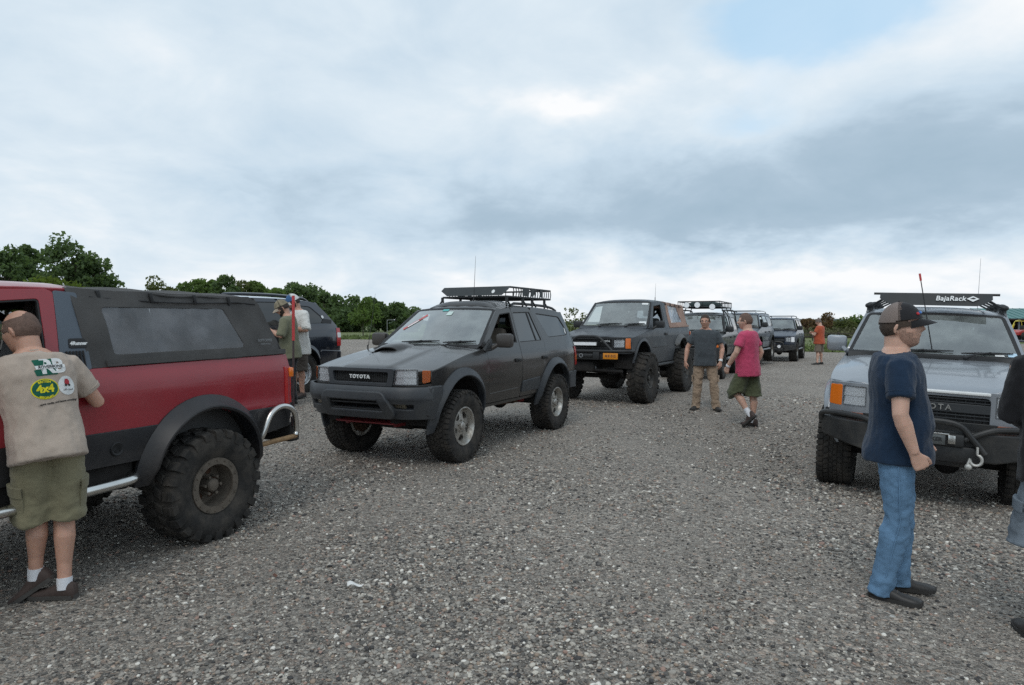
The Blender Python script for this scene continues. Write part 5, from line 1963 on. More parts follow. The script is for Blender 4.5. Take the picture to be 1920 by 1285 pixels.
def disco(X, Y, yaw):
    K = Car("parked_car", "dark grey boxy wagon with roof cage and round lamps above its windscreen", "car", X, Y, yaw, "off-road vehicles parked in a row on the gravel", .0)
    K.grid = .12
    pm = paint("dark_grey_metallic", (.034, .040, .044), .35, .1, .35, .2, 1.2)
    lift = .12
    Z = lambda z: z + lift
    P = dict(a=1.27, xf=1.98, xr=-2.10, sill=Z(.52), bz=Z(.74), lampz=Z(.92), fy=.6, bow=.03, bow2=.07, paint=pm, pw=.07,
             Yp=[(Z(.45), .80), (Z(.6), .855), (Z(.85), .885), (Z(1.05), .89), (Z(1.16), .875), (Z(1.3), .84), (Z(1.6), .75), (Z(1.8), .69), (Z(1.95), .65)],
             hood=[(1.85, Z(1.06)), (1.5, Z(1.12)), (1.1, Z(1.15)), (.80, Z(1.17))], cowl=.86, belt=[(-2.2, Z(1.19)), (.9, Z(1.19))],
             roof=[(.45, Z(1.70)), (0, Z(1.745)), (-.7, Z(1.77)), (-2.1, Z(1.77))],
             A=((.84, Z(1.22)), (.34, Z(1.71))), xd=.76, B0=-.14, B1=-.16, C0=-.96, C1=-.90, C2=-.88, ra=.50, caz=.52, D1=-2.04, D2=-2.09, rbz=Z(.62),
             cargo=rnd([(-1.05, Z(1.25), .03), (-1.02, Z(1.66), .03), (-1.88, Z(1.66), .04), (-1.95, Z(1.25), .03)]), fwin=False, rglass=M_clear, hcrown=.03, hpow=4, hx=-.80, seatz=Z(.88), handlez=Z(1.05))
    suv_shell(K, P)
    wagon_wipers(K)
    K.mirror(.62, .84, Z(1.30), M_black, .22, .17, .12)
    z0, z1 = Z(.80), Z(1.02)
    g = K.front("grille", rnd([(-.40, z0), (.40, z0), (.40, z1), (-.40, z1)], .02), [], M_black, off=.01)
    for z in np.linspace(z0 + .04, z1 - .04, 4):
        tube_obj(K, "grille_bar", [K.fpt(y, z, .016) for y in np.linspace(-.38, .38, 7)], .010, M_grey, 6, g)
    for sg in (-1, 1):
        front_lamp(K, rnd([(sg * .43, z0), (sg * .66, z0), (sg * .66, z1), (sg * .43, z1)], .02), .06)
        K.front("corner_lamp", rnd([(sg * .67, z0), (sg * (K.fw - .01), z0), (sg * (K.fw - .01), z1), (sg * .67, z1)], .015), [], M_amber, off=.004)
    K.front("front_bumper", rnd([(-.86, Z(.50)), (.86, Z(.50)), (.86, Z(.75)), (-.86, Z(.75))], .03), [], M_black, off=.12, thick=.25, r=.03)
    tube_obj(K, "brush_guard", smooth_path([(2.16, .45, Z(.6)), (2.2, .40, Z(1.0)), (2.2, 0, Z(1.05)), (2.2, -.40, Z(1.0)), (2.16, -.45, Z(.6))], 5), .03, M_black)
    K.flare("fender_flare", 1.27, .52, .50, -6, 186, .05, .06, M_black, n=18)
    K.flare("fender_flare", -1.27, .52, .50, -6, 186, .05, .06, M_black, n=18)
    K.side("side_moulding", rnd([(.74, Z(.76)), (.74, Z(.82)), (-.86, Z(.82)), (-.86, Z(.76))], .01), [], M_black, off=.012, thick=.02, r=.006)
    for sg in (1, -1):
        tube_obj(K, "rock_slider", [(.76, sg * .90, Z(.44)), (-.76, sg * .90, Z(.44))], .04, M_grey, 8)
    # cage rack
    rk = empty("roof_rack", parent=K.root)
    x0, x1, hw = .40, -1.95, .62
    zb, zt = Z(1.97), Z(2.13)
    for z in (zb, zt):
        tube_obj(K, "rack_rail", [(x0, hw, z), (x1, hw, z), (x1, -hw, z), (x0, -hw, z)], .016, M_rackblk, 6, rk, True)
    for x in np.linspace(x0, x1, 9):
        for sg in (1, -1):
            tube_obj(K, "rack_bar", [(x, sg * hw, zb), (x, sg * hw, zt)], .011, M_rackblk, 6, rk)
        tube_obj(K, "floor_bar", [(x, -hw, zb), (x, hw, zb)], .012, M_rackblk, 6, rk)
    for y in np.linspace(-hw, hw, 6)[1:-1]:
        tube_obj(K, "rack_bar", [(x0, y, zb), (x0, y, zt)], .011, M_rackblk, 6, rk)
    for sg in (1, -1):
        tube_obj(K, "cage_tube", smooth_path([(.86, sg * .84, Z(1.20)), (.36, sg * .73, Z(1.78)), (.15, sg * .68, Z(1.86)), (-1.9, sg * .68, Z(1.88)), (-2.1, sg * .72, Z(1.7)), (-2.2, sg * .80, Z(1.1))], 6), .024, M_rackblk, 8, rk)
        for x in (.1, -.8, -1.7):
            tube_obj(K, "rack_post", [(x, sg * .70, Z(1.74)), (x, sg * hw, zb)], .016, M_rackblk, 6, rk)
        tube_obj(K, "cage_post", smooth_path([(-.15, sg * .66, Z(1.86)), (-.16, sg * .77, Z(1.70)), (-.16, sg * .83, Z(1.45)), (-.15, sg * .90, Z(1.2))], 4), .018, M_rackblk, 6, rk)
    for y in (-.34, -.02, .42):
        m = MB()
        m.lathe([(-.07, .03), (-.04, .08), (.02, .095), (.035, .095)], 14, (x0 + .06, y, zb + .055 - (.06 if y > .1 else 0)), "X")
        o = m.build("spot_lamp", M_black, rk)
        m = MB()
        m.lathe([(0, .001), (.008, .085), (.012, .085)], 14, (x0 + .092, y, zb + .055 - (.06 if y > .1 else 0)), "X")
        m.build("lamp_glass", M_refl, o)
    b = MB()
    b.box((-.9, .0, zb + .09), (1.3, .8, .16), ch=.06)
    b.build("roof_bag", pmat("roof_bag", (.03, .05, .05), .8, var=.3), rk)
    K.wheels("disco", .42, .28, .21, "eight", "at", M_steelrim, M_under, .76, (1.27, -1.27))
    K.axle(1.27, .41, .65, .05, .2)
    K.axle(-1.27, .41, .65)
    return K
# ------------------------------------------------------------------ ground, lawn, stones
def gravel_material():
    m = bpy.data.materials.new("gravel_ground")
    m.use_nodes = True
    T = NT(m.node_tree)
    b = m.node_tree.nodes["Principled BSDF"]
    v = T.n("ShaderNodeTexCoord").outputs["Object"]
    # flat xy coordinates with a little wobble so that cells do not line up
    def vor(scale):
        nd = T.n("ShaderNodeTexVoronoi")
        nd.inputs["Scale"].default_value = scale
        T.link(v, nd.inputs["Vector"])
        return nd
    big, mid, fine = vor(33), vor(62), vor(130)
    patch = T.noise(v, 0.42, 6, 0.62, 0.6)
    streak = T.noise(T.comb(T.m("MULTIPLY", T.sep(v)[0], 1.4), T.m("MULTIPLY", T.sep(v)[1], 0.45), 0.0), 0.9, 5, 0.6, 0.8)
    coarse = T.mr(T.m("ADD", T.m("MULTIPLY", patch, 0.6), T.m("MULTIPLY", streak, 0.5)), 0.45, 0.66, 0.0, 1.0)
    stops = [(0.0, (.045, .044, .045)), (0.12, (.105, .10, .095)), (0.30, (.185, .176, .166)), (0.52, (.265, .253, .238)), (0.72, (.345, .33, .31)), (0.87, (.46, .44, .41)), (0.96, (.66, .65, .62))]
    def cellcol(nd):
        r, g, bb = T.n("ShaderNodeSeparateColor"), None, None
        T.link(nd.outputs["Color"], r.inputs[0])
        c = T.ramp(r.outputs[0], stops, "CONSTANT")
        tint = T.ramp(r.outputs[1], [(0.0, (1, .98, .97)), (0.55, (1, .99, .97)), (0.75, (1.06, .94, .88)), (0.90, (1.12, .90, .80)), (0.96, (.93, 1.0, 1.06))], "CONSTANT")
        return T.mix(1.0, c, tint, "MULTIPLY")
    cb, cm, cf = cellcol(big), cellcol(mid), cellcol(fine)
    # fine dust between the stones
    sand = T.mix(T.noise(v, 240, 3, 0.7), (.15, .145, .138, 1), (.27, .26, .245, 1))
    pick = T.mr(T.noise(v, 9, 4, 0.6), 0.42, 0.58, 0, 1)
    stone = T.mix(pick, cm, cb)
    small = T.mix(0.35, cf, sand)
    col = T.mix(T.m("ADD", T.m("MULTIPLY", coarse, 0.55), 0.40, clamp=True), small, stone)
    wide = T.mr(T.noise(v, 0.16, 4, 0.6), 0.3, 0.7, 0.80, 1.18, False)
    col = T.mix(1.0, col, T.comb(wide, wide, wide), "MULTIPLY")
    col = T.mix(1.0, col, (1.26, 1.205, 1.125, 1), "MULTIPLY")
    T.link(col, b.inputs["Base Color"])
    b.inputs["Roughness"].default_value = 0.85
    b.inputs["Specular IOR Level"].default_value = 0.35
    h1 = T.m("MULTIPLY", big.outputs["Distance"], -1.0)
    h2 = T.m("MULTIPLY", mid.outputs["Distance"], -0.6)
    h3 = T.m("MULTIPLY", fine.outputs["Distance"], -0.25)
    h = T.m("ADD", T.m("ADD", T.m("MULTIPLY", h1, T.m("ADD", T.m("MULTIPLY", coarse, .8), .2)), h2), h3)
    bn = T.n("ShaderNodeBump")
    bn.inputs["Strength"].default_value = 1.0
    bn.inputs["Distance"].default_value = 0.028
    T.link(h, bn.inputs["Height"])
    T.link(bn.outputs[0], b.inputs["Normal"])
    return m


def axis(parts):
    out = []
    for a, b, st in parts:
        n = max(1, round((b - a) / st))
        out += [a + (b - a) * k / n for k in range(n)]
    return out + [parts[-1][1]]


GX = axis([(-2500, -300, 400), (-300, -80, 40), (-80, -20, 5), (-20, -8, 1), (-8, 8, .5), (8, 20, 1), (20, 80, 5), (80, 300, 40), (300, 2500, 400)])
GY = axis([(-300, -40, 60), (-40, -2, 4), (-2, 18, .5), (18, 34, 1), (34, 100, 4), (100, 300, 40), (300, 2500, 400)])


def build_ground():
    vsx = [(x, y, gh(x, y)) for y in GY for x in GX]
    nx = len(GX)
    fs = [(j * nx + i, j * nx + i + 1, (j + 1) * nx + i + 1, (j + 1) * nx + i) for j in range(len(GY) - 1) for i in range(nx - 1)]
    o = MB().add(vsx, fs).build("ground", gravel_material(), None, 180)
    tag(o, "grey gravel parking ground with mixed pebbles", kind="structure")

    # lawn beyond the gravel, its near edge a wavering line
    edge = lin([(-90, 50), (-20, 54), (-4, 55), (4, 53), (10, 43), (16, 39.5), (22, 38.5), (30, 42), (38, 52), (60, 66), (200, 110)])
    gy = [y for y in GY if y > 36]
    def col_zs(x):
        e = edge(x) + .35 * math.sin(x * .9) + .25 * math.sin(x * 2.3)
        ys = [e] + [y for y in gy if y > e + .5]
        return ys
    V, F = [], []
    xs = [x for x in GX if x >= -2500]
    N = len(gy) + 1
    for x in xs:
        ys = col_zs(x)
        ys = [ys[0]] * (N - len(ys)) + ys
        for y in ys:
            y0 = max(q for q in GY if q <= y)
            y1 = min([q for q in GY if q > y] or [y])
            t = (y - y0) / (y1 - y0) if y1 > y0 else 0
            V.append((x, y, gh(x, y0) * (1 - t) + gh(x, y1) * t + .012))
    for i in range(len(xs) - 1):
        for k in range(N - 1):
            q = (i * N + k, (i + 1) * N + k, (i + 1) * N + k + 1, i * N + k + 1)
            F.append(q)
    lm = pmat("lawn_green", (.105, .135, .040), .9, var=.30, vscale=.6, bump=.6, bscale=9, detail=8, dirt=((.15, .14, .055), .6, .25, 9, 10))
    o = MB().add(V, F).build("lawn", lm, None, 180)
    tag(o, "mown grass field beyond the gravel", kind="structure")
    # grass tufts along the edge and over the near lawn
    rng = np.random.default_rng(3)
    P, Fq = [], []
    for k in range(14000):
        x = rng.uniform(-30, 34)
        e = edge(x) + .35 * math.sin(x * .9) + .25 * math.sin(x * 2.3)
        y = e - .45 + abs(rng.normal(0, 1)) * (1.2 if k % 2 else 8)
        z = gh(x, y) + .005
        h = rng.uniform(.07, .20) * (1.2 if rng.random() < .1 else 1)
        a = rng.uniform(0, math.pi)
        w = rng.uniform(.05, .13)
        dx, dy = math.cos(a) * w, math.sin(a) * w
        lx, ly = rng.normal(0, .05, 2)
        b = len(P)
        P += [(x - dx, y - dy, z), (x + dx, y + dy, z), (x + dx * .3 + lx, y + dy * .3 + ly, z + h), (x - dx * .5 + lx, y - dy * .5 + ly, z + h * .8)]
        Fq.append((b, b + 1, b + 2, b + 3))
    o = MB().add(P, Fq).build("grass", pmat("grass_tufts", (.10, .135, .040), .9, var=.4, vscale=1.5), None, 180)
    tag(o, "grass tufts along the edge of the lawn", kind="stuff")
    return edge


def pebble_material():
    m = bpy.data.materials.new("pebble")
    m.use_nodes = True
    T = NT(m.node_tree)
    b = m.node_tree.nodes["Principled BSDF"]
    oi = T.n("ShaderNodeObjectInfo")
    c = T.ramp(oi.outputs["Random"], [(0.0, (.045, .044, .046)), (0.10, (.095, .092, .088)), (0.24, (.165, .157, .148)), (0.40, (.24, .23, .215)), (0.56, (.295, .282, .262)), (0.70, (.27, .215, .175)), (0.77, (.38, .36, .33)), (0.87, (.29, .20, .17)), (0.91, (.48, .46, .42)), (0.965, (.66, .65, .62))], "CONSTANT")
    v = T.n("ShaderNodeTexCoord").outputs["Object"]
    f = T.mr(T.noise(v, 2.5, 5, .7), .25, .75, .75, 1.25, False)
    T.link(T.mix(1.0, T.mix(1.0, c, (1.05, 1.01, .95, 1), "MULTIPLY"), T.comb(f, f, f), "MULTIPLY"), b.inputs["Base Color"])
    b.inputs["Roughness"].default_value = .75
    return m


def build_pebbles():
    """Loose stones over the near ground, scattered by geometry nodes."""
    V, F = [], []
    ys = list(np.arange(2.4, 15.01, .3))
    n = 24
    for y in ys:
        for i in range(n + 1):
            x = (i / n * 2 - 1) * (.84 * y + .3)
            V.append((x, y, gh(x, y) + .002))
    for j in range(len(ys) - 1):
        for i in range(n):
            a = j * (n + 1) + i
            F.append((a, a + 1, a + n + 2, a + n + 1))
    o = MB().add(V, F).build("gravel", pebble_material(), None, 180)
    tag(o, "loose pebbles strewn over the near ground", kind="stuff")
    g = bpy.data.node_groups.new("scatter_pebbles", "GeometryNodeTree")
    g.interface.new_socket("Geometry", in_out="INPUT", socket_type="NodeSocketGeometry")
    g.interface.new_socket("Geometry", in_out="OUTPUT", socket_type="NodeSocketGeometry")
    T = NT(g)
    gi, go = T.n("NodeGroupInput"), T.n("NodeGroupOutput")
    pos = T.n("GeometryNodeInputPosition").outputs[0]
    px, py, pz = T.sep(pos)
    dens = T.m("DIVIDE", 44000.0, T.m("POWER", py, 2.15))
    patch = T.noise(pos, 0.45, 5, .6, .6)
    dens = T.m("MULTIPLY", T.m("MINIMUM", dens, 2900.0), T.mr(patch, .36, .64, .25, 1.35))
    dist = T.n("GeometryNodeDistributePointsOnFaces")
    T.link(gi.outputs[0], dist.inputs["Mesh"])
    T.link(dens, dist.inputs["Density"])
    dist.inputs["Seed"].default_value = 5
    ico = T.n("GeometryNodeMeshIcoSphere")
    ico.inputs["Radius"].default_value = 1.0
    ico.inputs["Subdivisions"].default_value = 2
    sp = T.n("GeometryNodeSetPosition")
    T.link(ico.outputs[0], sp.inputs["Geometry"])
    p2 = T.n("GeometryNodeInputPosition").outputs[0]
    nz = T.noise(p2, .9, 2, .5)
    sc = T.n("ShaderNodeVectorMath", operation="SCALE")
    T.link(p2, sc.inputs[0])
    T.link(T.m("MULTIPLY", T.m("SUBTRACT", nz, .5), 1.1), sc.inputs[3])
    T.link(sc.outputs[0], sp.inputs["Offset"])
    sm = T.n("GeometryNodeSetShadeSmooth")
    T.link(sp.outputs[0], sm.inputs[0])
    mt = T.n("GeometryNodeSetMaterial")
    mt.inputs["Material"].default_value = o.data.materials[0]
    T.link(sm.outputs[0], mt.inputs[0])
    inst = T.n("GeometryNodeInstanceOnPoints")
    T.link(dist.outputs["Points"], inst.inputs["Points"])
    T.link(mt.outputs[0], inst.inputs["Instance"])
    rr = T.n("FunctionNodeRandomValue", data_type="FLOAT_VECTOR")
    rr.inputs[0].default_value = (-.35, -.35, 0)
    rr.inputs[1].default_value = (.35, .35, 6.283)
    T.link(rr.outputs[0], inst.inputs["Rotation"])
    rs = T.n("FunctionNodeRandomValue", data_type="FLOAT_VECTOR")
    rs.inputs[0].default_value = (.7, .7, .45)
    rs.inputs[1].default_value = (1.3, 1.3, .85)
    ru = T.n("FunctionNodeRandomValue", data_type="FLOAT")
    ru.inputs[2].default_value = 0.0
    ru.inputs[3].default_value = 1.0
    ru.inputs["Seed"].default_value = 9
    u = T.m("POWER", ru.outputs[1], 3.0)
    big = T.mr(patch, .4, .65, .75, 1.15)
    size = T.m("MULTIPLY", T.m("ADD", .0044, T.m("MULTIPLY", u, .0112)), big)
    # stones further off must be larger to read at all
    size = T.m("MULTIPLY", size, T.mr(py, 4, 14, 1.0, 1.7, False))
    vs_ = T.n("ShaderNodeVectorMath", operation="SCALE")
    T.link(rs.outputs[0], vs_.inputs[0])
    T.link(size, vs_.inputs[3])
    T.link(vs_.outputs[0], inst.inputs["Scale"])
    T.link(inst.outputs[0], go.inputs[0])
    md = o.modifiers.new("scatter", "NODES")
    md.node_group = g


EDGE = build_ground()
build_pebbles()

# ------------------------------------------------------------------ hills, trees, shrubs
def ridge(name, label, y, x0, x1, h, seed, m, depth=300):
    rng = random.Random(seed)
    V, F = [], []
    n = 120
    for i in range(n + 1):
        x = x0 + (x1 - x0) * i / n
        q = h * (.55 + .45 * math.sin(i * .13 + seed) * math.sin(i * .041 + seed * 2)) + h * .10 * rng.random()
        q *= min(1, i / 8, (n - i) / 8)
        V += [(x, y, -1), (x, y + depth * .25, q * .75), (x, y + depth * .5, q), (x, y + depth, -1)]
    for i in range(n):
        for k in range(3):
            F.append((i * 4 + k, (i + 1) * 4 + k, (i + 1) * 4 + k + 1, i * 4 + k + 1))
    o = MB().add(V, F).build(name, m, None, 180)
    tag(o, label, kind="structure")


hillm = pmat("far_woods", (.050, .075, .070), .95, var=.4, vscale=.05, detail=8)
ridge("hills", "low wooded ridge far beyond the field", 1100, -1800, 1900, 15, 3, hillm)

barkm = pmat("bark", (.075, .060, .048), .9, var=.3, vscale=3)
def leaf_mat(name, col, var, sc):
    """Leaves let some light through."""
    m = bpy.data.materials.new(name)
    m.use_nodes = True
    t = m.node_tree
    t.nodes.clear()
    T = NT(t)
    out = T.n("ShaderNodeOutputMaterial")
    v = T.n("ShaderNodeTexCoord").outputs["Object"]
    f = T.mr(T.noise(v, sc, 5, .6), .25, .75, 1 - var, 1 + var, False)
    c = T.mix(1.0, tuple(col) + (1,), T.comb(f, f, f), "MULTIPLY")
    d, tr, mx = T.n("ShaderNodeBsdfDiffuse"), T.n("ShaderNodeBsdfTranslucent"), T.n("ShaderNodeMixShader")
    T.link(c, d.inputs[0])
    T.link(T.mix(1.0, c, (1.25, 1.35, .7, 1), "MULTIPLY"), tr.inputs[0])
    mx.inputs[0].default_value = .5
    T.link(d.outputs[0], mx.inputs[1])
    T.link(tr.outputs[0], mx.inputs[2])
    T.link(mx.outputs[0], out.inputs[0])
    return m


LEAF = {
    "dark": leaf_mat("leaf_dark", (.118, .165, .085), .45, .9),
    "mid": leaf_mat("leaf_mid", (.130, .185, .070), .45, .9),
    "light": leaf_mat("leaf_light", (.125, .165, .042), .4, 1.1),
    "olive": leaf_mat("leaf_olive", (.125, .140, .065), .4, 1.0),
    "rust": leaf_mat("leaf_rust", (.175, .115, .075), .4, 1.0),
}


def crown_mesh(name, w, h, z0, nb, nl, leaf, kind, seed, gap=.0, flat=.8):
    """Leaf-sized faces clustered into clumps around branch ends; returns the mesh and the clump centres."""
    rng = np.random.default_rng(seed)
    C = []
    while len(C) < nb:
        p = rng.uniform(-1, 1, 3)
        q = np.linalg.norm(p)
        if .35 < q < 1 and rng.random() < q + .15:
            taper = 1 - .35 * max(0, p[2])
            C.append((p[0] * w * .5 * taper, p[1] * w * .5 * taper, z0 + (p[2] * .5 + .5) * h, rng.uniform(.16, .30)))
    per = nl // nb
    quads = []
    for cx, cy, cz, rr in C:
        r = rr * min(w, h * 1.2)
        d = rng.normal(0, 1, (per, 3))
        d /= np.linalg.norm(d, axis=1)[:, None]
        rad = rng.uniform(.45, 1.08, per) ** .6
        P = np.array([cx, cy, cz]) + d * rad[:, None] * r * np.array([1, 1, flat])
        a = rng.normal(0, 1, (per, 3)) + np.array([0, 0, 0.6])
        t = np.cross(a, rng.normal(0, 1, (per, 3)))
        t /= np.linalg.norm(t, axis=1)[:, None]
        b = np.cross(a, t)
        b /= np.linalg.norm(b, axis=1)[:, None]
        s = leaf * rng.uniform(.55, 1.3, per)[:, None]
        quads.append(np.stack([P - t * s - b * s * .6, P + t * s * .4 - b * s * .7, P + t * s + b * s * .5, P - t * s * .3 + b * s * .8], 1))
    Q = np.concatenate(quads).reshape(-1, 3)
    me = bpy.data.meshes.new(name)
    n = len(Q) // 4
    me.from_pydata(Q.tolist(), [], np.arange(n * 4).reshape(-1, 4).tolist())
    me.materials.append(LEAF[kind])
    return me, C


def tree(name, label, group, x, y, h, w, kind, seed, trunk=.18, bare=.28, nb=22, nl=2600, leaf=.20, cat="tree"):
    root = empty(name, (x, y, gh(x, y) - .02), random.uniform(0, 6.28))
    tag(root, label, cat, group)
    me, C = crown_mesh("crown", w, h * (1 - bare), h * bare, nb, nl, leaf, kind, seed)
    link("crown", me, root)
    t = MB()
    rng = random.Random(seed)
    top = Vector((rng.uniform(-.3, .3), rng.uniform(-.3, .3), h * .72))
    pth = smooth_path([(0, 0, 0), (rng.uniform(-.1, .1), rng.uniform(-.1, .1), h * .25), (rng.uniform(-.25, .25), rng.uniform(-.2, .2), h * .5), top], 3)
    rs = [trunk * (1 - .82 * i / (len(pth) - 1)) for i in range(len(pth))]
    t.tube(pth, rs, 7)
    for cx, cy, cz, rr in C[::2]:
        k = min(len(pth) - 2, max(2, int(len(pth) * (.25 + .5 * (cz / h - bare)))))
        p0 = pth[k]
        c = Vector((cx, cy, cz))
        mid = p0.lerp(c, .5) + Vector((0, 0, -.06 * h * rng.random()))
        t.tube([p0, mid, c], [rs[k] * .55, rs[k] * .35, .015], 5)
    t.build("trunk", barkm, root)
    return root


def at(px, d):
    return (px - 960) / 1250 * d


def top_h(py, d):
    return 1.59 + (606.5 - py) / 1250 * d


g1 = "tall trees on the left beyond the red truck"
for i, (px, py, wpx, d, kind) in enumerate([(12, 462, 62, 72, "dark"), (58, 457, 46, 76, "dark"), (128, 452, 66, 70, "dark"), (180, 466, 62, 72, "dark"), (-45, 458, 80, 72, "dark"), (-130, 466, 90, 74, "mid")]):
    h = top_h(py, d) - .25
    lab = ["tall dark tree at the left edge above the red cab", "slim dark tree second in the left cluster", "tallest dark tree of the left cluster, broad crown", "dark round tree ending the left cluster beside open sky",
           "tall dark tree mostly out of the frame on the left", "mid green tree out of the frame on the left"][i]
    tree("tall_tree", lab, g1, at(px, d), d, h, wpx * d / 1250 * 1.25, kind, 10 + i, .28, .22, 34, 3600, .20)
tree("leafy_bush", "yellow-green bush in front of the tall left trees", None, at(95, 62), 62, top_h(508, 62) - .25, 5.2, "light", 21, .12, .05, 18, 2600, .17, "bush")
tree("small_tree", "small pale tree right of the tall left trees", None, at(221, 72), 72, top_h(533, 72) - .25, 2.4, "olive", 22, .10, .2, 10, 800, .16)
g2 = "row of trees behind the red truck"
for i, (px, py, wpx, kind, lab) in enumerate([(298, 527, 46, "olive", "thin pale tree starting the row above the canvas top"), (358, 519, 44, "mid", "round green tree tallest in the row above the canvas top"),
                                              (392, 521, 34, "mid", "narrow green tree second highest in the row"), (424, 522, 40, "dark", "dark tree in the middle of the row"),
                                              (452, 531, 34, "olive", "low yellowish tree in the middle of the row"), (478, 533, 44, "mid", "low broad green tree in the row near the canvas corner"),
                                              (520, 535, 40, "mid", "green tree directly above the two men in caps"), (548, 532, 42, "dark", "dark tree above the navy wagon's roof"),
                                              (588, 541, 44, "dark", "dark tree above the navy wagon's rear corner"), (612, 548, 26, "dark", "small dark tree ending the row")]):
    d = 108 + (i % 3) * 3
    tree("broadleaf_tree", lab, g2, at(px, d), d, top_h(py, d) - .25, wpx * d / 1250 * 1.35, kind, 40 + i, .2, .25, 20, 2000, .26)
g3 = "dark woods edge between the navy wagon and the dark wagon"
for i, (px, py, wpx, kind, lab) in enumerate([(636, 562, 40, "dark", "dark tree beside the navy wagon's tail lamp"), (662, 558, 40, "dark", "dark tree behind the young tree"), (700, 562, 36, "dark", "dark tree with bare twigs right of the young tree"),
                                              (722, 574, 36, "dark", "low dark tree behind the whip antenna"), (744, 571, 36, "dark", "dark tree next to the windscreen of the dark wagon"), (775, 580, 40, "dark", "dark tree hidden behind the dark wagon's windscreen")]):
    d = 98 + (i % 2) * 4
    tree("woods_tree", lab, g3, at(px, d), d, top_h(py, d) - .25, wpx * d / 1250 * 1.3, kind, 60 + i, .16, .02, 18, 2200, .22)
tree("young_tree", "young bright green tree standing alone on the lawn", None, at(681, 65), 65, top_h(563, 65) - .25, 2.9, "mid", 80, .06, .30, 16, 2200, .11)
tree("thin_tree", "thin pale tree seen above the dark wagon's tail", None, at(1076, 60), 60, top_h(571, 60), 2.2, "olive", 81, .05, .2, 14, 520, .10)
g4 = "shrubs along the field on the right"
for i, (px, py, wpx, kind, lab) in enumerate([(1513, 598, 22, "rust", "low brown shrub beside the last parked wagon"), (1530, 599, 24, "rust", "low brown shrub behind the man in orange"), (1558, 589, 34, "rust", "tall rust-brown shrub right of the man in orange"),
                                              (1582, 599, 30, "olive", "olive shrub between the rust shrub and the silver mirror"), (1603, 594, 34, "mid", "green shrub above the silver side mirror"), (1632, 599, 34, "mid", "green shrub behind the silver wagon's pillar"),
                                              (1665, 600, 40, "olive", "olive shrub hidden behind the silver wagon"), (1478, 602, 30, "olive", "olive shrub hidden behind the parked wagons"), (1700, 602, 40, "mid", "green shrub far behind the silver wagon")]):
    d = 80 + (i % 3) * 2
    tree("shrub", lab, g4, at(px, d), d, top_h(py, d), wpx * d / 1250 * 1.35, kind, 90 + i, .05, .0, 14, 1500, .12, "shrub")


def brush():
    rng = np.random.default_rng(12)
    P, F = [], []
    for k in range(9000):
        d = rng.uniform(74, 84)
        x = at(rng.uniform(1440, 1780), d)
        h = rng.uniform(.3, 1.1)
        a = rng.uniform(0, math.pi)
        w = rng.uniform(.06, .16)
        dx, dy = math.cos(a) * w, math.sin(a) * w
        lx, ly = rng.normal(0, .15, 2)
        z = gh(x, d) + rng.uniform(0, h)
        b = len(P)
        P += [(x - dx, d - dy, z), (x + dx, d + dy, z + .03), (x + dx * .5 + lx, d + ly, z + .28), (x - dx + lx, d + ly, z + .22)]
        F.append((b, b + 1, b + 2, b + 3))
    o = MB().add(P, F).build("undergrowth", pmat("tall_weeds", (.095, .098, .045), .9, var=.5, vscale=.7), None, 180)
    tag(o, "tall weeds growing in front of the shrubs on the right", kind="stuff")


brush()

# ------------------------------------------------------------------ fence, lamp, pavilion
def fence():
    root = empty("rail_fence", (at(1560, 62), 62, 0))
    tag(root, "low dark rail fence crossing the grass on the right", "fence")
    m = pmat("weathered_wood", (.055, .045, .038), .85, var=.3, vscale=3)
    for i, x in enumerate(np.arange(-9, 14, 2.4)):
        b = MB()
        b.box((x, 0, .38), (.10, .10, .80), ch=.01)
        b.build("post", m, root)
    for z in (.36, .66):
        for x in np.arange(-9, 11.6, 2.4):
            b = MB()
            b.box((x + 1.2, -.07, z), (2.38, .035, .075), ch=.006)
            b.build("rail", m, root)


fence()


def lamp_post():
    x, y = at(726, 76), 76
    root = empty("lamp_post", (x, y, gh(x, y)))
    tag(root, "thin pole with a small lamp on a short arm, on the lawn", "lamp post")
    m = pmat("galvanised", (.22, .23, .23), .6, .3)
    MB().tube([(0, 0, 0), (0, 0, 1.75)], .035, 8).build("pole", m, root)
    MB().tube(smooth_path([(0, 0, 1.6), (.15, 0, 1.7), (.55, 0, 1.72)], 4), .03, 6).build("arm", m, root)
    b = MB()
    b.box((.62, 0, 1.70), (.26, .12, .07), ch=.03)
    b.build("lamp_head", M_grey, root)


lamp_post()


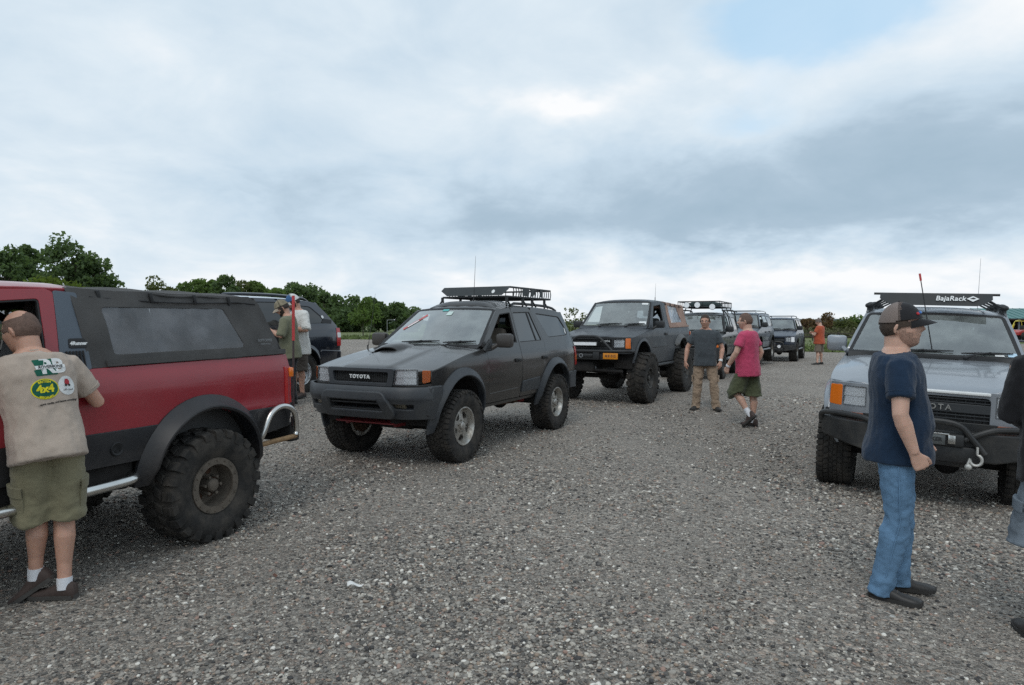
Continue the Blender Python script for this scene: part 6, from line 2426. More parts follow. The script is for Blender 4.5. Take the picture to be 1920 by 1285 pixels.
def pavilion():
    d = 92
    x0 = at(1868, d)
    root = empty("pavilion", (x0, d, 0))
    tag(root, "long open shelter with a teal metal roof at the right edge", "building")
    roofm = pmat("teal_roof", (.070, .195, .185), .5, .2, var=.08, vscale=.4)
    wood = pmat("shelter_wood", (.040, .026, .022), .8, var=.3)
    L, W, ze, zr = 26, 9, 2.25, 3.75
    b = MB()
    b.add([(-.6, -.6, ze), (L, -.6, ze), (L, W / 2, zr), (-.6, W / 2, zr), (-.6, W + .6, ze), (L, W + .6, ze)], [(0, 1, 2, 3), (3, 2, 5, 4)])
    b.add([(-.6, -.6, ze - .08), (L, -.6, ze - .08), (L, W / 2, zr - .08), (-.6, W / 2, zr - .08), (-.6, W + .6, ze - .08), (L, W + .6, ze - .08)], [(3, 2, 1, 0), (4, 5, 2, 3)])
    b.build("roof", roofm, root)
    for i in range(27):
        s = MB()
        x = -.5 + i * 1.0
        s.tube([(x, -.6, ze + .02), (x, W / 2, zr + .02)], .03, 4)
        s.build("roof_seam", roofm, root)
    f = MB()
    f.box((L / 2 - .3, -.62, ze - .12), (L + .6, .06, .22))
    f.build("fascia", wood, root)
    g = MB()
    g.add([(-.4, 0, ze - .05), (-.4, W, ze - .05), (-.4, W / 2, zr - .1), (-.35, 0, ze - .05), (-.35, W, ze - .05), (-.35, W / 2, zr - .1)], [(0, 1, 2), (5, 4, 3), (0, 3, 4, 1), (1, 4, 5, 2), (2, 5, 3, 0)])
    g.build("gable", wood, root)
    for i in range(9):
        for yy in (0, W):
            p = MB()
            p.box((i * 3.1, yy, ze / 2 - .05), (.16, .16, ze - .1))
            p.build("post", M_grey, root)
    w = MB()
    w.box((L / 2, W - .3, ze / 2 - .05), (L, .12, ze - .1))
    w.build("back_wall", wood, root)
    # dark paved apron in front of it
    V = [(43, 53, .02), (120, 70, .02), (120, 108, .02), (60, 108, .02), (50, 80, .02)]
    o = MB().add(V, [(0, 1, 2, 3, 4)]).build("asphalt", pmat("asphalt", (.050, .051, .054), .85, var=.2, vscale=.8), None)
    tag(o, "dark asphalt apron in front of the shelter", kind="structure")


pavilion()


def buggy():
    d = 64
    root = empty("buggy", (at(1916, d), d, .03), R(205))
    tag(root, "small red and yellow off-road buggy parked by the shelter", "buggy")
    red, yel = pmat("buggy_red", (.42, .035, .03), .35, coat=.5), pmat("buggy_yellow", (.62, .52, .03), .35, coat=.5)
    b = MB()
    b.loft([[(x, s * w, z) for s, z in ((-1, z0), (1, z0), (1, z1), (-1, z1))] for x, w, z0, z1 in ((1.25, .35, .45, .70), (.9, .60, .40, .92), (.3, .66, .38, .95), (-.2, .66, .38, .70), (-1.2, .62, .45, .80), (-1.35, .5, .5, .75))])
    b.build("body", red, root)
    for s in (-1, 1):
        MB().tube(smooth_path([(.75, s * .60, .92), (.15, s * .56, 1.70), (-.2, s * .55, 1.82), (-.9, s * .56, 1.78), (-1.2, s * .6, .80)], 5), .03, 7).build("cage_tube", yel, root)
        p = MB()
        p.add([(.70, s * .61, .95), (.20, s * .58, 1.55), (.05, s * .585, 1.50), (.35, s * .615, .95)], [(0, 1, 2, 3)])
        p.add([(.70, s * .60, .95), (.20, s * .57, 1.55), (.05, s * .575, 1.50), (.35, s * .605, .95)], [(3, 2, 1, 0)])
        p.build("side_panel", yel, root)
    for x in (.1, -.85):
        MB().tube([(x, -.56, 1.76), (x, .56, 1.76)], .028, 6).build("cage_bar", yel, root)
    for y in (-.3, .3):
        s_ = MB()
        s_.box((-.35, y, .75), (.45, .42, .14), ch=.04)
        s_.box((-.6, y, 1.05), (.12, .42, .6), ch=.04)
        s_.build("seat", M_black, root)
    for x in (.95, -.9):
        for y in (-.72, .72):
            w = MB()
            w.lathe([(-.13, .16), (-.14, .30), (-.09, .35), (.09, .35), (.14, .30), (.13, .16)], 20, (x, y, .345))
            for k in range(16):
                a = 2 * math.pi * k / 16
                w.box((x + .345 * math.cos(a), y, .345 + .345 * math.sin(a)), (.04, .24, .05), Matrix.Rotation(-a, 3, "Y"))
            w.build("wheel", M_rubber, root)


buggy()


def scraps():
    x, y = at(663, 3.95), 3.95
    V, F = [], []
    for i in range(9):
        t = i / 8
        w = .020 * math.sin(math.pi * min(1, t * 1.15 + .02)) ** .7 + .001
        V += [(-.048 + .096 * t, -w + .01 * math.sin(t * 5), .020 + .010 * math.sin(t * 6)), (-.048 + .096 * t, w + .012 * math.sin(t * 4), .028 + .014 * math.sin(t * 5 + 1))]
    for i in range(8):
        F.append((2 * i, 2 * i + 2, 2 * i + 3, 2 * i + 1))
    o = MB().add(V, F).build("paper_scrap", pmat("paper", (.72, .71, .68), .8, var=.05), None)
    o.location, o.rotation_euler = (x, y, gh(x, y) + .004), (0, 0, R(22))
    tag(o, "small white scrap of paper lying on the gravel", "litter")
    for px, py, lab, c in ((511, 1091, "dry brown leaf on gravel near the muddy tyre", (.12, .055, .035)), (342, 1127, "dark dry leaf on gravel at the lower left", (.07, .04, .03))):
        d = 1250 * 1.59 / (py - 606.5)
        V = [(-.03, 0, .014), (0, -.016, .018), (.035, 0, .024), (0, .016, .026), (0, 0, .016)]
        o = MB().add(V, [(0, 1, 4), (1, 2, 4), (2, 3, 4), (3, 0, 4)]).build("dry_leaf", pmat("dry_leaf_%d" % px, c, .8), None)
        xx = at(px, d)
        o.location, o.rotation_euler = (xx, d, gh(xx, d) + .004), (0, 0, px)
        tag(o, lab, "leaf")


scraps()
gen3()
gen1(2.57, 14.93, -2.096, "soft_top_truck", "flat blue-grey lifted truck with tan canvas rear top and orange front plate", False)
gen1(-3.57, 4.06, R(-114.5), "soft_top_truck", "dull red lifted truck with black canvas rear top and huge muddy tyre", True)
K = lc80(5.15, 8.30, -2.13, "silver-blue wagon with black roof fairing, winch and tube bumper", "silver", -.05, 1.0)
K.root.rotation_mode = "XYZ"
K.root.rotation_euler = (R(-2.2), 0, -2.13)
lc80(9.05, 26.3, -2.09, "slate-blue wagon with roof rails half hidden by the man in the pink shirt", "slate", .10)
lc80(12.4, 31, -2.07, "navy-blue wagon with roof rails, last of the parked row", "navy")
lc100(-5.50, 11.9, R(-118))
disco(5.835, 20.6, -2.03)
# ------------------------------------------------------------------ people
def frame_ring(c, e1, e2, a, b, n=20, p=2.3):
    """Super-ellipse ring: half widths a along e1 and b along e2."""
    out = []
    for k in range(n):
        t = 2 * math.pi * k / n
        ct, st = math.cos(t), math.sin(t)
        out.append(c + e1 * (a * math.copysign(abs(ct) ** (2 / p), ct)) + e2 * (b * math.copysign(abs(st) ** (2 / p), st)))
    return out


def limb(mb, pts, rs, n=14):
    mb.tube(pts, rs, n)


def remesh(mb, voxel, smooth=3, name="tmp"):
    me = bpy.data.meshes.new(name)
    me.from_pydata(mb.v, [], mb.f)
    o = bpy.data.objects.new(name, me)
    COL.objects.link(o)
    m = o.modifiers.new("r", "REMESH")
    m.mode = "VOXEL"
    m.voxel_size = voxel
    if smooth:
        s = o.modifiers.new("s", "SMOOTH")
        s.factor = .5
        s.iterations = smooth
    bpy.context.view_layer.update()
    res = bpy.data.meshes.new_from_object(o.evaluated_get(bpy.context.evaluated_depsgraph_get()))
    bpy.data.objects.remove(o)
    bpy.data.meshes.remove(me)
    return res


def wrinkle(me, amp, sx, sy, sz, seed, fold=None):
    """Cloth folds: pushes vertices along their normals by stretched noise."""
    n = len(me.vertices)
    co = np.empty(n * 3, "f")
    no = np.empty(n * 3, "f")
    me.vertices.foreach_get("co", co)
    me.vertices.foreach_get("normal", no)
    co, no = co.reshape(-1, 3), no.reshape(-1, 3)
    d = np.empty(n)
    for i in range(n):
        x, y, z = co[i]
        v = Vector((x * sx + seed, y * sy - seed, z * sz + z * 0))
        q = noise.noise(v) + .5 * noise.noise(v * 2.1)
        q = 1 - abs(q) * 2.0 if fold == "ridge" else q
        w = 1.0
        if callable(fold):
            w = fold(x, y, z)
        d[i] = q * amp * w
    co += no * d[:, None]
    me.vertices.foreach_set("co", co.ravel())
    me.update()


def head_geo(c, f, u, s, nth=34, nph=44, mask=None, off=0.0, chubby=0.0):
    """Head: a sphere sculpted by direction. mask(theta-phi direction) picks a patch for hair or beard."""
    l = u.cross(f).normalized()
    V, keep = [], []
    for i in range(nth + 1):
        th = math.pi * i / nth
        for j in range(nph):
            ph = 2 * math.pi * j / nph
            df, dl, du = math.sin(th) * math.cos(ph), math.sin(th) * math.sin(ph), math.cos(th)
            r = 1 / math.sqrt((df / .098) ** 2 + (dl / .077) ** 2 + (du / .118) ** 2)
            pf, pl, pu = df * r, dl * r, du * r
            low = max(0, -du)
            pl *= 1 - (.26 - chubby) * low ** 1.6 + .03 * math.exp(-((du + .25) / .25) ** 2)
            if df < 0:
                pf *= 1 - .45 * low ** 1.3
            front = max(0, df)
            g = lambda a, b, sa, sb: math.exp(-((abs(dl) - a) / sa) ** 2 - ((du - b) / sb) ** 2)
            add = 0.0
            if df > 0:
                add += .027 * math.exp(-(dl / .13) ** 2) * math.exp(-((du + .17) / .13) ** 2)
                add += .014 * math.exp(-(dl / .10) ** 2) * math.exp(-((du + .0) / .14) ** 2)
                add += .006 * math.exp(-((du - .20) / .09) ** 2) * math.exp(-(dl / .45) ** 2)
                add -= .011 * g(.33, .04, .16, .10)
                add += .005 * g(.45, -.18, .2, .16)
                add += .008 * math.exp(-(dl / .24) ** 2) * math.exp(-((du + .44) / .06) ** 2)
                add += .007 * math.exp(-(dl / .22) ** 2) * math.exp(-((du + .55) / .05) ** 2)
                add -= .004 * math.exp(-(dl / .26) ** 2) * math.exp(-((du + .495) / .022) ** 2)
                add += .014 * math.exp(-(dl / .28) ** 2) * math.exp(-((du + .78) / .13) ** 2)
                add += .008 * low
            k = 1 + (add + off) / r
            V.append(c + (f * pf + l * pl + u * pu) * k * s)
            keep.append(mask(df, dl, du) if mask else True)
    F = []
    for i in range(nth):
        for j in range(nph):
            q = (i * nph + j, (i + 1) * nph + j, (i + 1) * nph + (j + 1) % nph, i * nph + (j + 1) % nph)
            if all(keep[k] for k in q):
                F.append(q)
    return V, F


def shell(V, F, c, t):
    """Gives a patch a thickness towards c."""
    used = sorted({i for f in F for i in f})
    ix = {q: i for i, q in enumerate(used)}
    P = [V[i] for i in used]
    n = len(P)
    Q = [p + (c - p).normalized() * t for p in P]
    fs = [tuple(ix[i] for i in f) for f in F]
    ec = {}
    for f in fs:
        for k in range(len(f)):
            ec[(f[k], f[(k + 1) % len(f)])] = 1
    out = fs + [tuple(i + n for i in f[::-1]) for f in fs] + [(b, a, a + n, b + n) for (a, b) in ec if (b, a) not in ec]
    return P + Q, out


def hand(mb, w, d, pn, th, s=1.0, curl=25, spread=6):
    """Hand from wrist w along d; pn = palm normal; th = side the thumb leaves from."""
    d, pn = d.normalized(), pn.normalized()
    th = (th - d * th.dot(d)).normalized()
    pn = d.cross(th) if d.cross(th).dot(pn) > 0 else -d.cross(th)
    rings = []
    for t, a, b in ((-.02, .027, .021), (.01, .031, .019), (.045, .041, .016), (.085, .044, .014), (.098, .040, .011)):
        rings.append(frame_ring(w + d * t * s, th, pn, a * s, b * s, 12, 2.6))
    mb.loft(rings)
    for i, (L, off, r) in enumerate(((.072, .031, .0088), (.080, .010, .0092), (.074, -.011, .0088), (.058, -.031, .0078))):
        base = w + d * (.088 - .006 * abs(i - 1)) * s + th * off * s
        a = R(spread * (1.2 - i * .8))
        dirv = (d * math.cos(a) + th * math.sin(a)).normalized()
        p = base - dirv * .02 * s
        pts, rs = [p, base], [r * s, r * s]
        ang = 0
        for k, fr in enumerate((.45, .32, .23)):
            ang += R(curl * (1.0 if k else .7))
            dv = dirv * math.cos(ang) + pn * math.sin(ang)
            base = base + dv * L * fr * s
            pts.append(base)
            rs.append(r * s * (1 - .09 * (k + 1)))
        mb.tube(pts, rs, 8)
    b0 = w + d * .025 * s + th * .024 * s
    td = (d * .72 + th * .62 + pn * .25).normalized()
    p1 = b0 + td * .042 * s
    td2 = (d * .9 + th * .22 + pn * .35).normalized()
    p2 = p1 + td2 * .030 * s
    p3 = p2 + (d * .95 + pn * .4).normalized() * .022 * s
    mb.tube([b0 - td * .012 * s, b0, p1, p2, p3], [.013 * s, .0135 * s, .0115 * s, .010 * s, .0082 * s], 8)


def skin_mat(name, col):
    if name in MATS:
        return MATS[name]
    m = pmat(name, col, .5, var=.16, vscale=14, sss=.12, spec=.4, bump=.08, bscale=160)
    return m


class Person:
    """Built facing +x (left = +y) about its own feet, then placed and turned."""

    def __init__(s, label, X, Y, yaw, skin, H=1.78, voxel=.007, dz=0.0, group=None):
        s.root = empty("person", (X, Y, gh(X, Y) + dz), yaw)
        tag(s.root, label, "person", group)
        s.skin, s.k, s.vx = skin, H / 1.735, voxel
        s.hk = s.k * 1.06
        s.body = MB()

    def pose(s, hip=(0, 0, .93), lean=(0, 0, 1), chest=None, neck=None, head_f=(1, 0, 0), head_u=(0, 0, 1), sh=None, el=None, wr=None, kn=None, an=None, toe=None, belly=.0, girth=1.0, twist=0.0, chubby=.0, hand_c=25,
             hand_d=None, palm=None, thumb=None, headz=.0):
        k = s.k
        V3 = lambda p: Vector(p) * k
        s.hip = V3(hip)
        s.up = Vector(lean).normalized()
        tw = Matrix.Rotation(R(twist), 3, "Z")
        s.lat = (tw @ Vector((0, 1, 0)))
        s.lat = (s.lat - s.up * s.lat.dot(s.up)).normalized()
        s.fw = s.lat.cross(s.up).normalized()
        s.lat0, s.fw0 = Vector((0, 1, 0)), Vector((1, 0, 0))
        s.chestp = s.hip + s.up * .36 * k
        s.neckp = s.hip + s.up * .555 * k
        hf, hu = Vector(head_f).normalized(), Vector(head_u)
        hu = (hu - hf * hu.dot(hf)).normalized()
        s.hf, s.hu = hf, hu
        s.headc = s.neckp + s.up * .050 * k + hu * (.092 + headz) * k + hf * .022 * k
        s.sh = [s.neckp - s.up * .092 * k + s.lat * sg * .185 * k * (.5 + .5 * girth) + (V3(sh[i]) if sh else Vector()) for i, sg in enumerate((1, -1))]
        s.el, s.wr = [V3(q) for q in el], [V3(q) for q in wr]
        s.hj = [s.hip + s.lat0 * sg * .095 * k for sg in (1, -1)]
        s.kn, s.an, s.toe = [V3(q) for q in kn], [V3(q) for q in an], [V3(q) for q in toe]
        s.girth, s.belly, s.chubby = girth, belly, chubby
        hd = hand_d or [None, None]
        s.hd = [Vector(hd[i]).normalized() if hd[i] else (s.wr[i] - s.el[i]).normalized() for i in (0, 1)]
        s.palm = [Vector(q) for q in palm] if palm else [-s.lat, s.lat]
        s.thumb = [Vector(q) for q in thumb] if thumb else [s.fw0, s.fw0]
        s.hc = hand_c if hasattr(hand_c, "__len__") else (hand_c, hand_c)
        return s

    def torso_rings(s, g=0.0, top=True, hem=-.0):
        """Rings from the hips to the neck; g grows them (clothes)."""
        k, G = s.k, s.girth
        R_ = []
        prof = [(-.10, .150, .105, -.01), (-.03, .170, .118, -.01), (.04, .168, .115, 0), (.11, .160, .110 , .004), (.20, .160, .110, .008), (.30, .172, .116, .008), (.40, .182, .116, .0), (.475, .172, .102, -.006), (.525, .132, .082, -.012), (.570, .078, .066, -.010)]
        for h, a, b, fo in prof:
            if h < hem:
                continue
            bel = s.belly * math.exp(-((h - .12) / .13) ** 2)
            t = min(1, max(0, (h + .05) / .3))
            lat = s.lat0.lerp(s.lat, t).normalized()
            fw = s.fw0.lerp(s.fw, t).normalized()
            fw = (fw - s.up * fw.dot(s.up)).normalized()
            c = s.hip + s.up * h * k + fw * (fo + bel * .55) * k
            R_.append((h, c, lat, fw, (a * G + g) * k, (b * (.45 + .55 * G) + bel * .6 + g) * k))
        return R_

    def make_body(s, shoes=True):
        k = s.k
        mb = s.body
        tr = s.torso_rings()
        mb.loft([frame_ring(c, l, f, a * .97, b * .95, 20) for h, c, l, f, a, b in tr])
        # neck
        nb = s.neckp - s.up * .05 * k
        nt = s.headc - s.hu * .045 * k - s.hf * .022 * k
        nr = .065 + .012 * (s.girth - 1) * 4
        mb.tube([nb, nb.lerp(nt, .5), nt], [nr * 1.12 * k, nr * k, nr * .96 * k], 14)
        k = s.hk
        V, F = head_geo(s.headc, s.hf, s.hu, k, chubby=s.chubby)
        mb.add(V, F)
        l = s.hu.cross(s.hf)
        for sg in (1, -1):
            ec = s.headc + l * sg * .078 * k - s.hf * .010 * k - s.hu * .010 * k
            rings = []
            for t in np.linspace(-1, 1, 9):
                q = math.sqrt(max(0, 1 - t * t))
                cc = ec + s.hu * t * .032 * k - s.hf * .006 * t * k * -1 + l * sg * .006 * k * t
                rings.append(frame_ring(cc + l * sg * .004 * k, (s.hf - l * sg * .5).normalized(), l * sg, max(.002, .019 * q) * k, max(.002, .0075 * q) * k, 8, 2))
            mb.loft(rings)
        k = s.k
        G = .6 + .4 * s.girth
        for i in (0, 1):
            a, b, c = s.sh[i], s.el[i], s.wr[i]
            limb(mb, [a, a.lerp(b, .3), a.lerp(b, .7), b, b.lerp(c, .25), b.lerp(c, .6), c], [q * k * G for q in (.056, .052, .045, .041, .044, .036, .027)])
            hand(mb, c, s.hd[i], s.palm[i], s.thumb[i], k, s.hc[i])
            a, b, c = s.hj[i], s.kn[i], s.an[i]
            n1, n2 = a.lerp(b, .35), a.lerp(b, .75)
            cb = b.lerp(c, .32) - Vector((.018, 0, 0)) * k
            limb(mb, [a, n1, n2, b, cb, b.lerp(c, .7), c], [q * k * G for q in (.088, .080, .062, .054, .057, .040, .036)])
            limb(mb, [c, c - Vector((0, 0, .02)) * k], [.036 * k, .032 * k])
        me = remesh(mb, s.vx, 2)
        me.materials.clear()
        me.materials.append(s.skin)
        me.polygons.foreach_set("use_smooth", [True] * len(me.polygons))
        me.name = "body"
        s.bodyo = link("body", me, s.root)
        # eyes
        k = s.hk
        for sg in (1, -1):
            p = s.headc + (s.hf * .0865 + l * sg * .031 + s.hu * .008) * k
            e = MB()
            e.ball(p - s.hf * .0085 * k, .0118 * k, 10)
            eo = e.build("eye", pmat("eye_white", (.62, .58, .55), .3, var=.03), s.root)
            e = MB()
            e.ball(p - s.hf * .0015 * k, .0056 * k, 8)
            e.build("iris", pmat("iris_dark", (.035, .025, .02), .2, var=.05), eo)
            b = MB()
            b.tube([p + (s.hf * (.008 - .010 * t * t) + l * sg * .017 * t + s.hu * (.020 - .005 * t * t)) * k for t in (-1, -.4, .3, 1)], [.002 * k, .0036 * k, .0036 * k, .0015 * k], 6)
            b.build("eyebrow", s.hairm, s.root) if getattr(s, "hairm", None) else None

    def hair(s, m, top=True, bald=None, len_=.012, nape=-.42, front=.42, beard=None, beard_m=None):
        def mask(df, dl, du):
            line = front - .0 * abs(dl)
            if df > .15:
                hl = .36 + front * .55 - .16 * abs(dl)
                if abs(dl) > .72:
                    hl = .0
                ok = du > hl
            else:
                ok = du > (nape if df < -.25 else -.12 + (nape + .12) * max(0, min(1, (-df + .15) / .4)))
            if bald and bald(df, dl, du):
                ok = False
            return ok
        V, F = head_geo(s.headc, s.hf, s.hu, s.hk, mask=mask, off=len_, chubby=s.chubby)
        rng = random.Random(3)
        V = [v + (v - s.headc).normalized() * rng.uniform(-.0015, .0015) for v in V]
        P, Q = shell(V, F, s.headc, len_ * 1.2 * s.k + .004)
        MB().add(P, Q).build("hair", m, s.root, 60)
        if beard:
            def bm(df, dl, du):
                if df < -.05:
                    return False
                if abs(dl) < .22 and -.60 < du < -.43:
                    return False
                jaw = du < -.50 - .04 * df or (abs(dl) > .55 and du < -.34)
                side = abs(dl) > .84 and df < .50 and du < .02
                lip = abs(dl) < .30 and -.44 < du < -.34
                return jaw or side or lip
            V, F = head_geo(s.headc, s.hf, s.hu, s.hk, mask=bm, off=beard, chubby=s.chubby)
            P, Q = shell(V, F, s.headc, beard + .003)
            MB().add(P, Q).build("beard", beard_m or m, s.root, 60)

    def cap(s, crown_front, crown_back, brim, brim_len=.075, tilt=.0, split=None):
        k = s.hk
        l = s.hu.cross(s.hf)
        zl = .30
        for nm, m, test in (("cap_front", crown_front, lambda df: df > -.02), ("cap_back", crown_back, lambda df: df <= .18)):
            V, F = head_geo(s.headc, s.hf, s.hu, k, mask=lambda df, dl, du: du > zl - .10 * max(0, -df) - .02 and test(df), off=.016)
            V = [v + s.hu * .010 * k * max(0, (v - s.headc).dot(s.hu) / (.118 * k)) + s.hf * (.006 * k if (v - s.headc).dot(s.hf) > .04 * k else 0) for v in V]
            P, Q = shell(V, F, s.headc, .006 * k)
            o = MB().add(P, Q).build(nm, m, s.root, 50)
        rings = []
        for t in np.linspace(-1, 1, 13):
            a = t * 1.05
            x0 = .092 * math.cos(a) + .012
            y0 = .080 * math.sin(a)
            ln = brim_len * max(0.02, (1 - abs(t) ** 2.4))
            z0, z1 = .036 - .012 * t * t, .026 - tilt - .026 * t * t
            A = s.headc + (s.hf * x0 + l * y0 + s.hu * z0) * k
            B = s.headc + (s.hf * (x0 + ln) + l * y0 * .96 + s.hu * z1) * k
            M = A.lerp(B, .5) + s.hu * .004 * k
            th = s.hu * .004 * k
            rings.append([A + th, M + th, B, M - th * .2, A - th * .5])
        MB().loft(rings).build("cap_brim", brim, s.root, 50)
        b = MB()
        b.ball(s.headc + (s.hu * .146 - s.hf * .0) * k, .006 * k, 6)
        b.build("cap_button", brim, s.root)

    def shirt(s, m, sleeve=.55, hem=-.12, loose=.020, amp=.010, vx=None, long=False, seed=1.0, cuffs=True, flare=.02):
        k = s.k
        mb = MB()
        tr = s.torso_rings(loose)
        rings = []
        h0, c0, l0, f0, a0, b0 = tr[1]
        for h in (hem, hem * .5):
            c = s.hip + s.up * h * k + f0 * (s.belly * .18 + .008) * k
            rings.append(frame_ring(c, l0, f0, a0 * 1.04 + flare * k * (h == hem), b0 * 1.05 + .004 + s.belly * .12 * k, 22, 2.4))
        for h, c, l, f, a, b in tr:
            if h <= -.02:
                continue
            if h > .5:
                a, b = a + .002 * k, b + .0 * k
            if h > .545:
                break
            rings.append(frame_ring(c, l, f, a, b, 22, 2.4))
        nb = s.neckp - s.up * .004 * k
        rings.append(frame_ring(nb - s.fw * .006 * k, s.lat, s.fw, .078 * k * (.7 + .3 * s.girth), .070 * k, 22, 2))
        mb.loft(rings)
        hems = []
        G = .6 + .4 * s.girth
        for i in (0, 1):
            a, b, c = s.sh[i], s.el[i], s.wr[i]
            inn = a.lerp(s.neckp, .45) - s.up * .012 * k
            if long:
                limb(mb, [inn, a, a.lerp(b, .4), b, b.lerp(c, .5), b.lerp(c, .95)], [q * k * G for q in (.058, .070, .066, .058, .050, .040)])
            else:
                e = a.lerp(b, sleeve)
                dn = (b - a).normalized()
                limb(mb, [inn, a, a.lerp(b, sleeve * .5), e, e + dn * .012 * k], [q * k * G for q in (.056, .069, .072, .074, .071)])
                hems.append((e - dn * .018 * k, dn, .0725 * k * G))
        me = remesh(mb, vx or s.vx * 1.25, 9, "shirt")
        up, hip = s.up, s.hip
        wrinkle(me, amp * 1.1 * k, 8, 8, 2.6, seed)
        wrinkle(me, amp * .40 * k, 13, 13, 8, seed + 4, "ridge")
        wrinkle(me, amp * .40 * k, 24, 24, 14, seed + 9)
        me.materials.clear()
        me.materials.append(m)
        me.polygons.foreach_set("use_smooth", [True] * len(me.polygons))
        s.shirto = link("shirt", me, s.root)
        for c_, d_, r_ in hems:
            e1 = d_.orthogonal().normalized()
            e2 = d_.cross(e1)
            MB().tube([c_ + (e1 * math.cos(q) + e2 * math.sin(q)) * r_ for q in np.linspace(0, 2 * math.pi, 29)[:-1]], .0035 * k, 5, True).build('sleeve_hem', m, s.shirto)
        # neck band
        nb2 = []
        for kx in range(24):
            t = 2 * math.pi * kx / 24
            nb2.append(nb - s.fw * .004 * k + s.lat * math.cos(t) * .076 * k * (.7 + .3 * s.girth) + s.fw * math.sin(t) * .070 * k - s.up * (.026 * k * max(0, math.sin(t)) - .004 * k))
        MB().tube(nb2, .0065 * k, 6, True).build("neck_band", m, s.shirto)
        return s.shirto

    def legs(s, name, m, to=.42, loose=.03, amp=.012, seed=2.0, vx=None, waist=.06, bag=0.0, pinch=0.0):
        """Trousers (to=1) or shorts (to<1 along hip-knee-ankle, .5 = knee)."""
        k = s.k
        mb = MB()
        tr = [q for q in s.torso_rings(.004) if q[0] <= waist + .001]
        rings = [frame_ring(c, l, f, a * .98, b * 1.0, 22, 2.3) for h, c, l, f, a, b in tr]
        mb.loft(rings)
        G = .6 + .4 * s.girth
        for i in (0, 1):
            a, b, c = s.hj[i], s.kn[i], s.an[i]
            top = a + Vector((0, 0, .03)) * k
            if to >= .99:
                d = (c - b).normalized()
                c2 = c + d * .05 * k
                limb(mb, [top, a.lerp(b, .35), a.lerp(b, .75), b, b.lerp(c, .35), b.lerp(c, .75), c, c2], [(q + loose * (.9 if j else .6)) * k * G for j, q in enumerate((.074, .080, .066, .058, .058, .048, .044 + bag, .048 + bag))], 16)
            else:
                if to <= .5:
                    t = to / .5
                    e = a.lerp(b, t)
                    d = (b - a).normalized()
                    limb(mb, [top, a.lerp(b, t * .5), a.lerp(b, t * .85), e, e + d * .01], [(q + loose) * k * G for q in (.064, .078, .080 + bag * .5, .082 + bag, .080 + bag)], 16)
                else:
                    t = (to - .5) / .5
                    e = b.lerp(c, t)
                    d = (c - b).normalized()
                    limb(mb, [top, a.lerp(b, .5), a.lerp(b, .85), b, e, e + d * .01], [(q + loose) * k * G for q in (.064, .078, .080 + bag * .5, .080 + bag * .7, .080 + bag, .079 + bag)], 16)
        me = remesh(mb, vx or s.vx * 1.25, 4, name)
        zk = min(s.kn[0].z, s.kn[1].z)
        wrinkle(me, amp * k, 9, 9, 11, seed, (lambda x, y, z: .5 + .9 * math.exp(-((z - zk) / .12) ** 2) + (1.0 * math.exp(-((z - .12) / .10) ** 2) if to > .99 else 0)))
        wrinkle(me, amp * .4 * k, 22, 22, 24, seed + 3)
        me.materials.clear()
        me.materials.append(m)
        me.polygons.foreach_set("use_smooth", [True] * len(me.polygons))
        s.lego = link(name, me, s.root)
        return s.lego

    def cargo_pocket(s, i, side, t0=.55, t1=.9, m=None, loose=.03, w=.075):
        """Flapped pocket on the outside of the thigh."""
        k = s.k
        a, b = s.hj[i], s.kn[i]
        d = (b - a).normalized()
        out = Vector(side)
        out = (out - d * out.dot(d)).normalized()
        tn = d.cross(out)
        G = .6 + .4 * s.girth
        p0, p1 = a.lerp(b, t0), a.lerp(b, t1)
        r = (.085 + loose) * k * G
        for nm, q0, q1, ex in (("pocket", p0, p1, -.004), ("pocket_flap", p0 - d * .01, p0.lerp(p1, .30), .003)):
            rings = []
            for t in np.linspace(0, 1, 5):
                c = q0.lerp(q1, t)
                rg = []
                for u in np.linspace(-1, 1, 7):
                    ang = u * w * k / r
                    rg.append(c + (out * math.cos(ang) + tn * math.sin(ang)) * (r + ex * k * (1 - .3 * u * u)))
                rg += [c + (out * math.cos(u * w * k / r) + tn * math.sin(u * w * k / r)) * (r - .02) for u in np.linspace(1, -1, 7)]
                rings.append(rg)
            MB().loft(rings).build(nm, m, s.lego, 40)

    def shoes(s, upper, sole, sock=None, high=.0, sockh=.05):
        k = s.k
        for i in (0, 1):
            an, toe = s.an[i], s.toe[i]
            d = toe - an
            hd = Vector((d.x, d.y, 0))
            # foot frame: forward along the sole, which may be tilted
            fwd = d.normalized()
            drop = .082 * k
            L = .285 * k
            lat = Vector((0, 0, 1)).cross(hd).normalized() if hd.length > 1e-4 else Vector((0, 1, 0))
            pit = s.foot_pitch[i] if hasattr(s, "foot_pitch") else 0
            f = (hd.normalized() * math.cos(R(pit)) - Vector((0, 0, 1)) * math.sin(R(pit)))
            u = f.cross(lat) if f.cross(lat).z > 0 else -f.cross(lat)
            heel = an - f * .070 * k - u * drop
            up = MB()
            rings = []
            for t, w, h in ((.0, .020, .05), (.03, .034, .085 + high), (.14, .038, .095 + high), (.32, .038, .098 + high), (.44, .040, .080 + high * .4), (.62, .046, .058), (.80, .048, .050), (.92, .042, .044), (.975, .028, .034), (1.0, .010, .020)):
                c = heel + f * t * L
                rg = []
                for q in range(14):
                    a = math.pi * q / 13
                    rg.append(c + lat * math.cos(a) * w * k + u * (.012 + max(0, math.sin(a)) ** .6 * (h - .012)) * k)
                rg.append(c - lat * w * .9 * k + u * .006 * k)
                rg.append(c + lat * w * .9 * k + u * .006 * k)
                rings.append(rg)
            up.loft(rings)
            o = up.build("shoe", upper, s.root, 60)
            so = MB()
            out = []
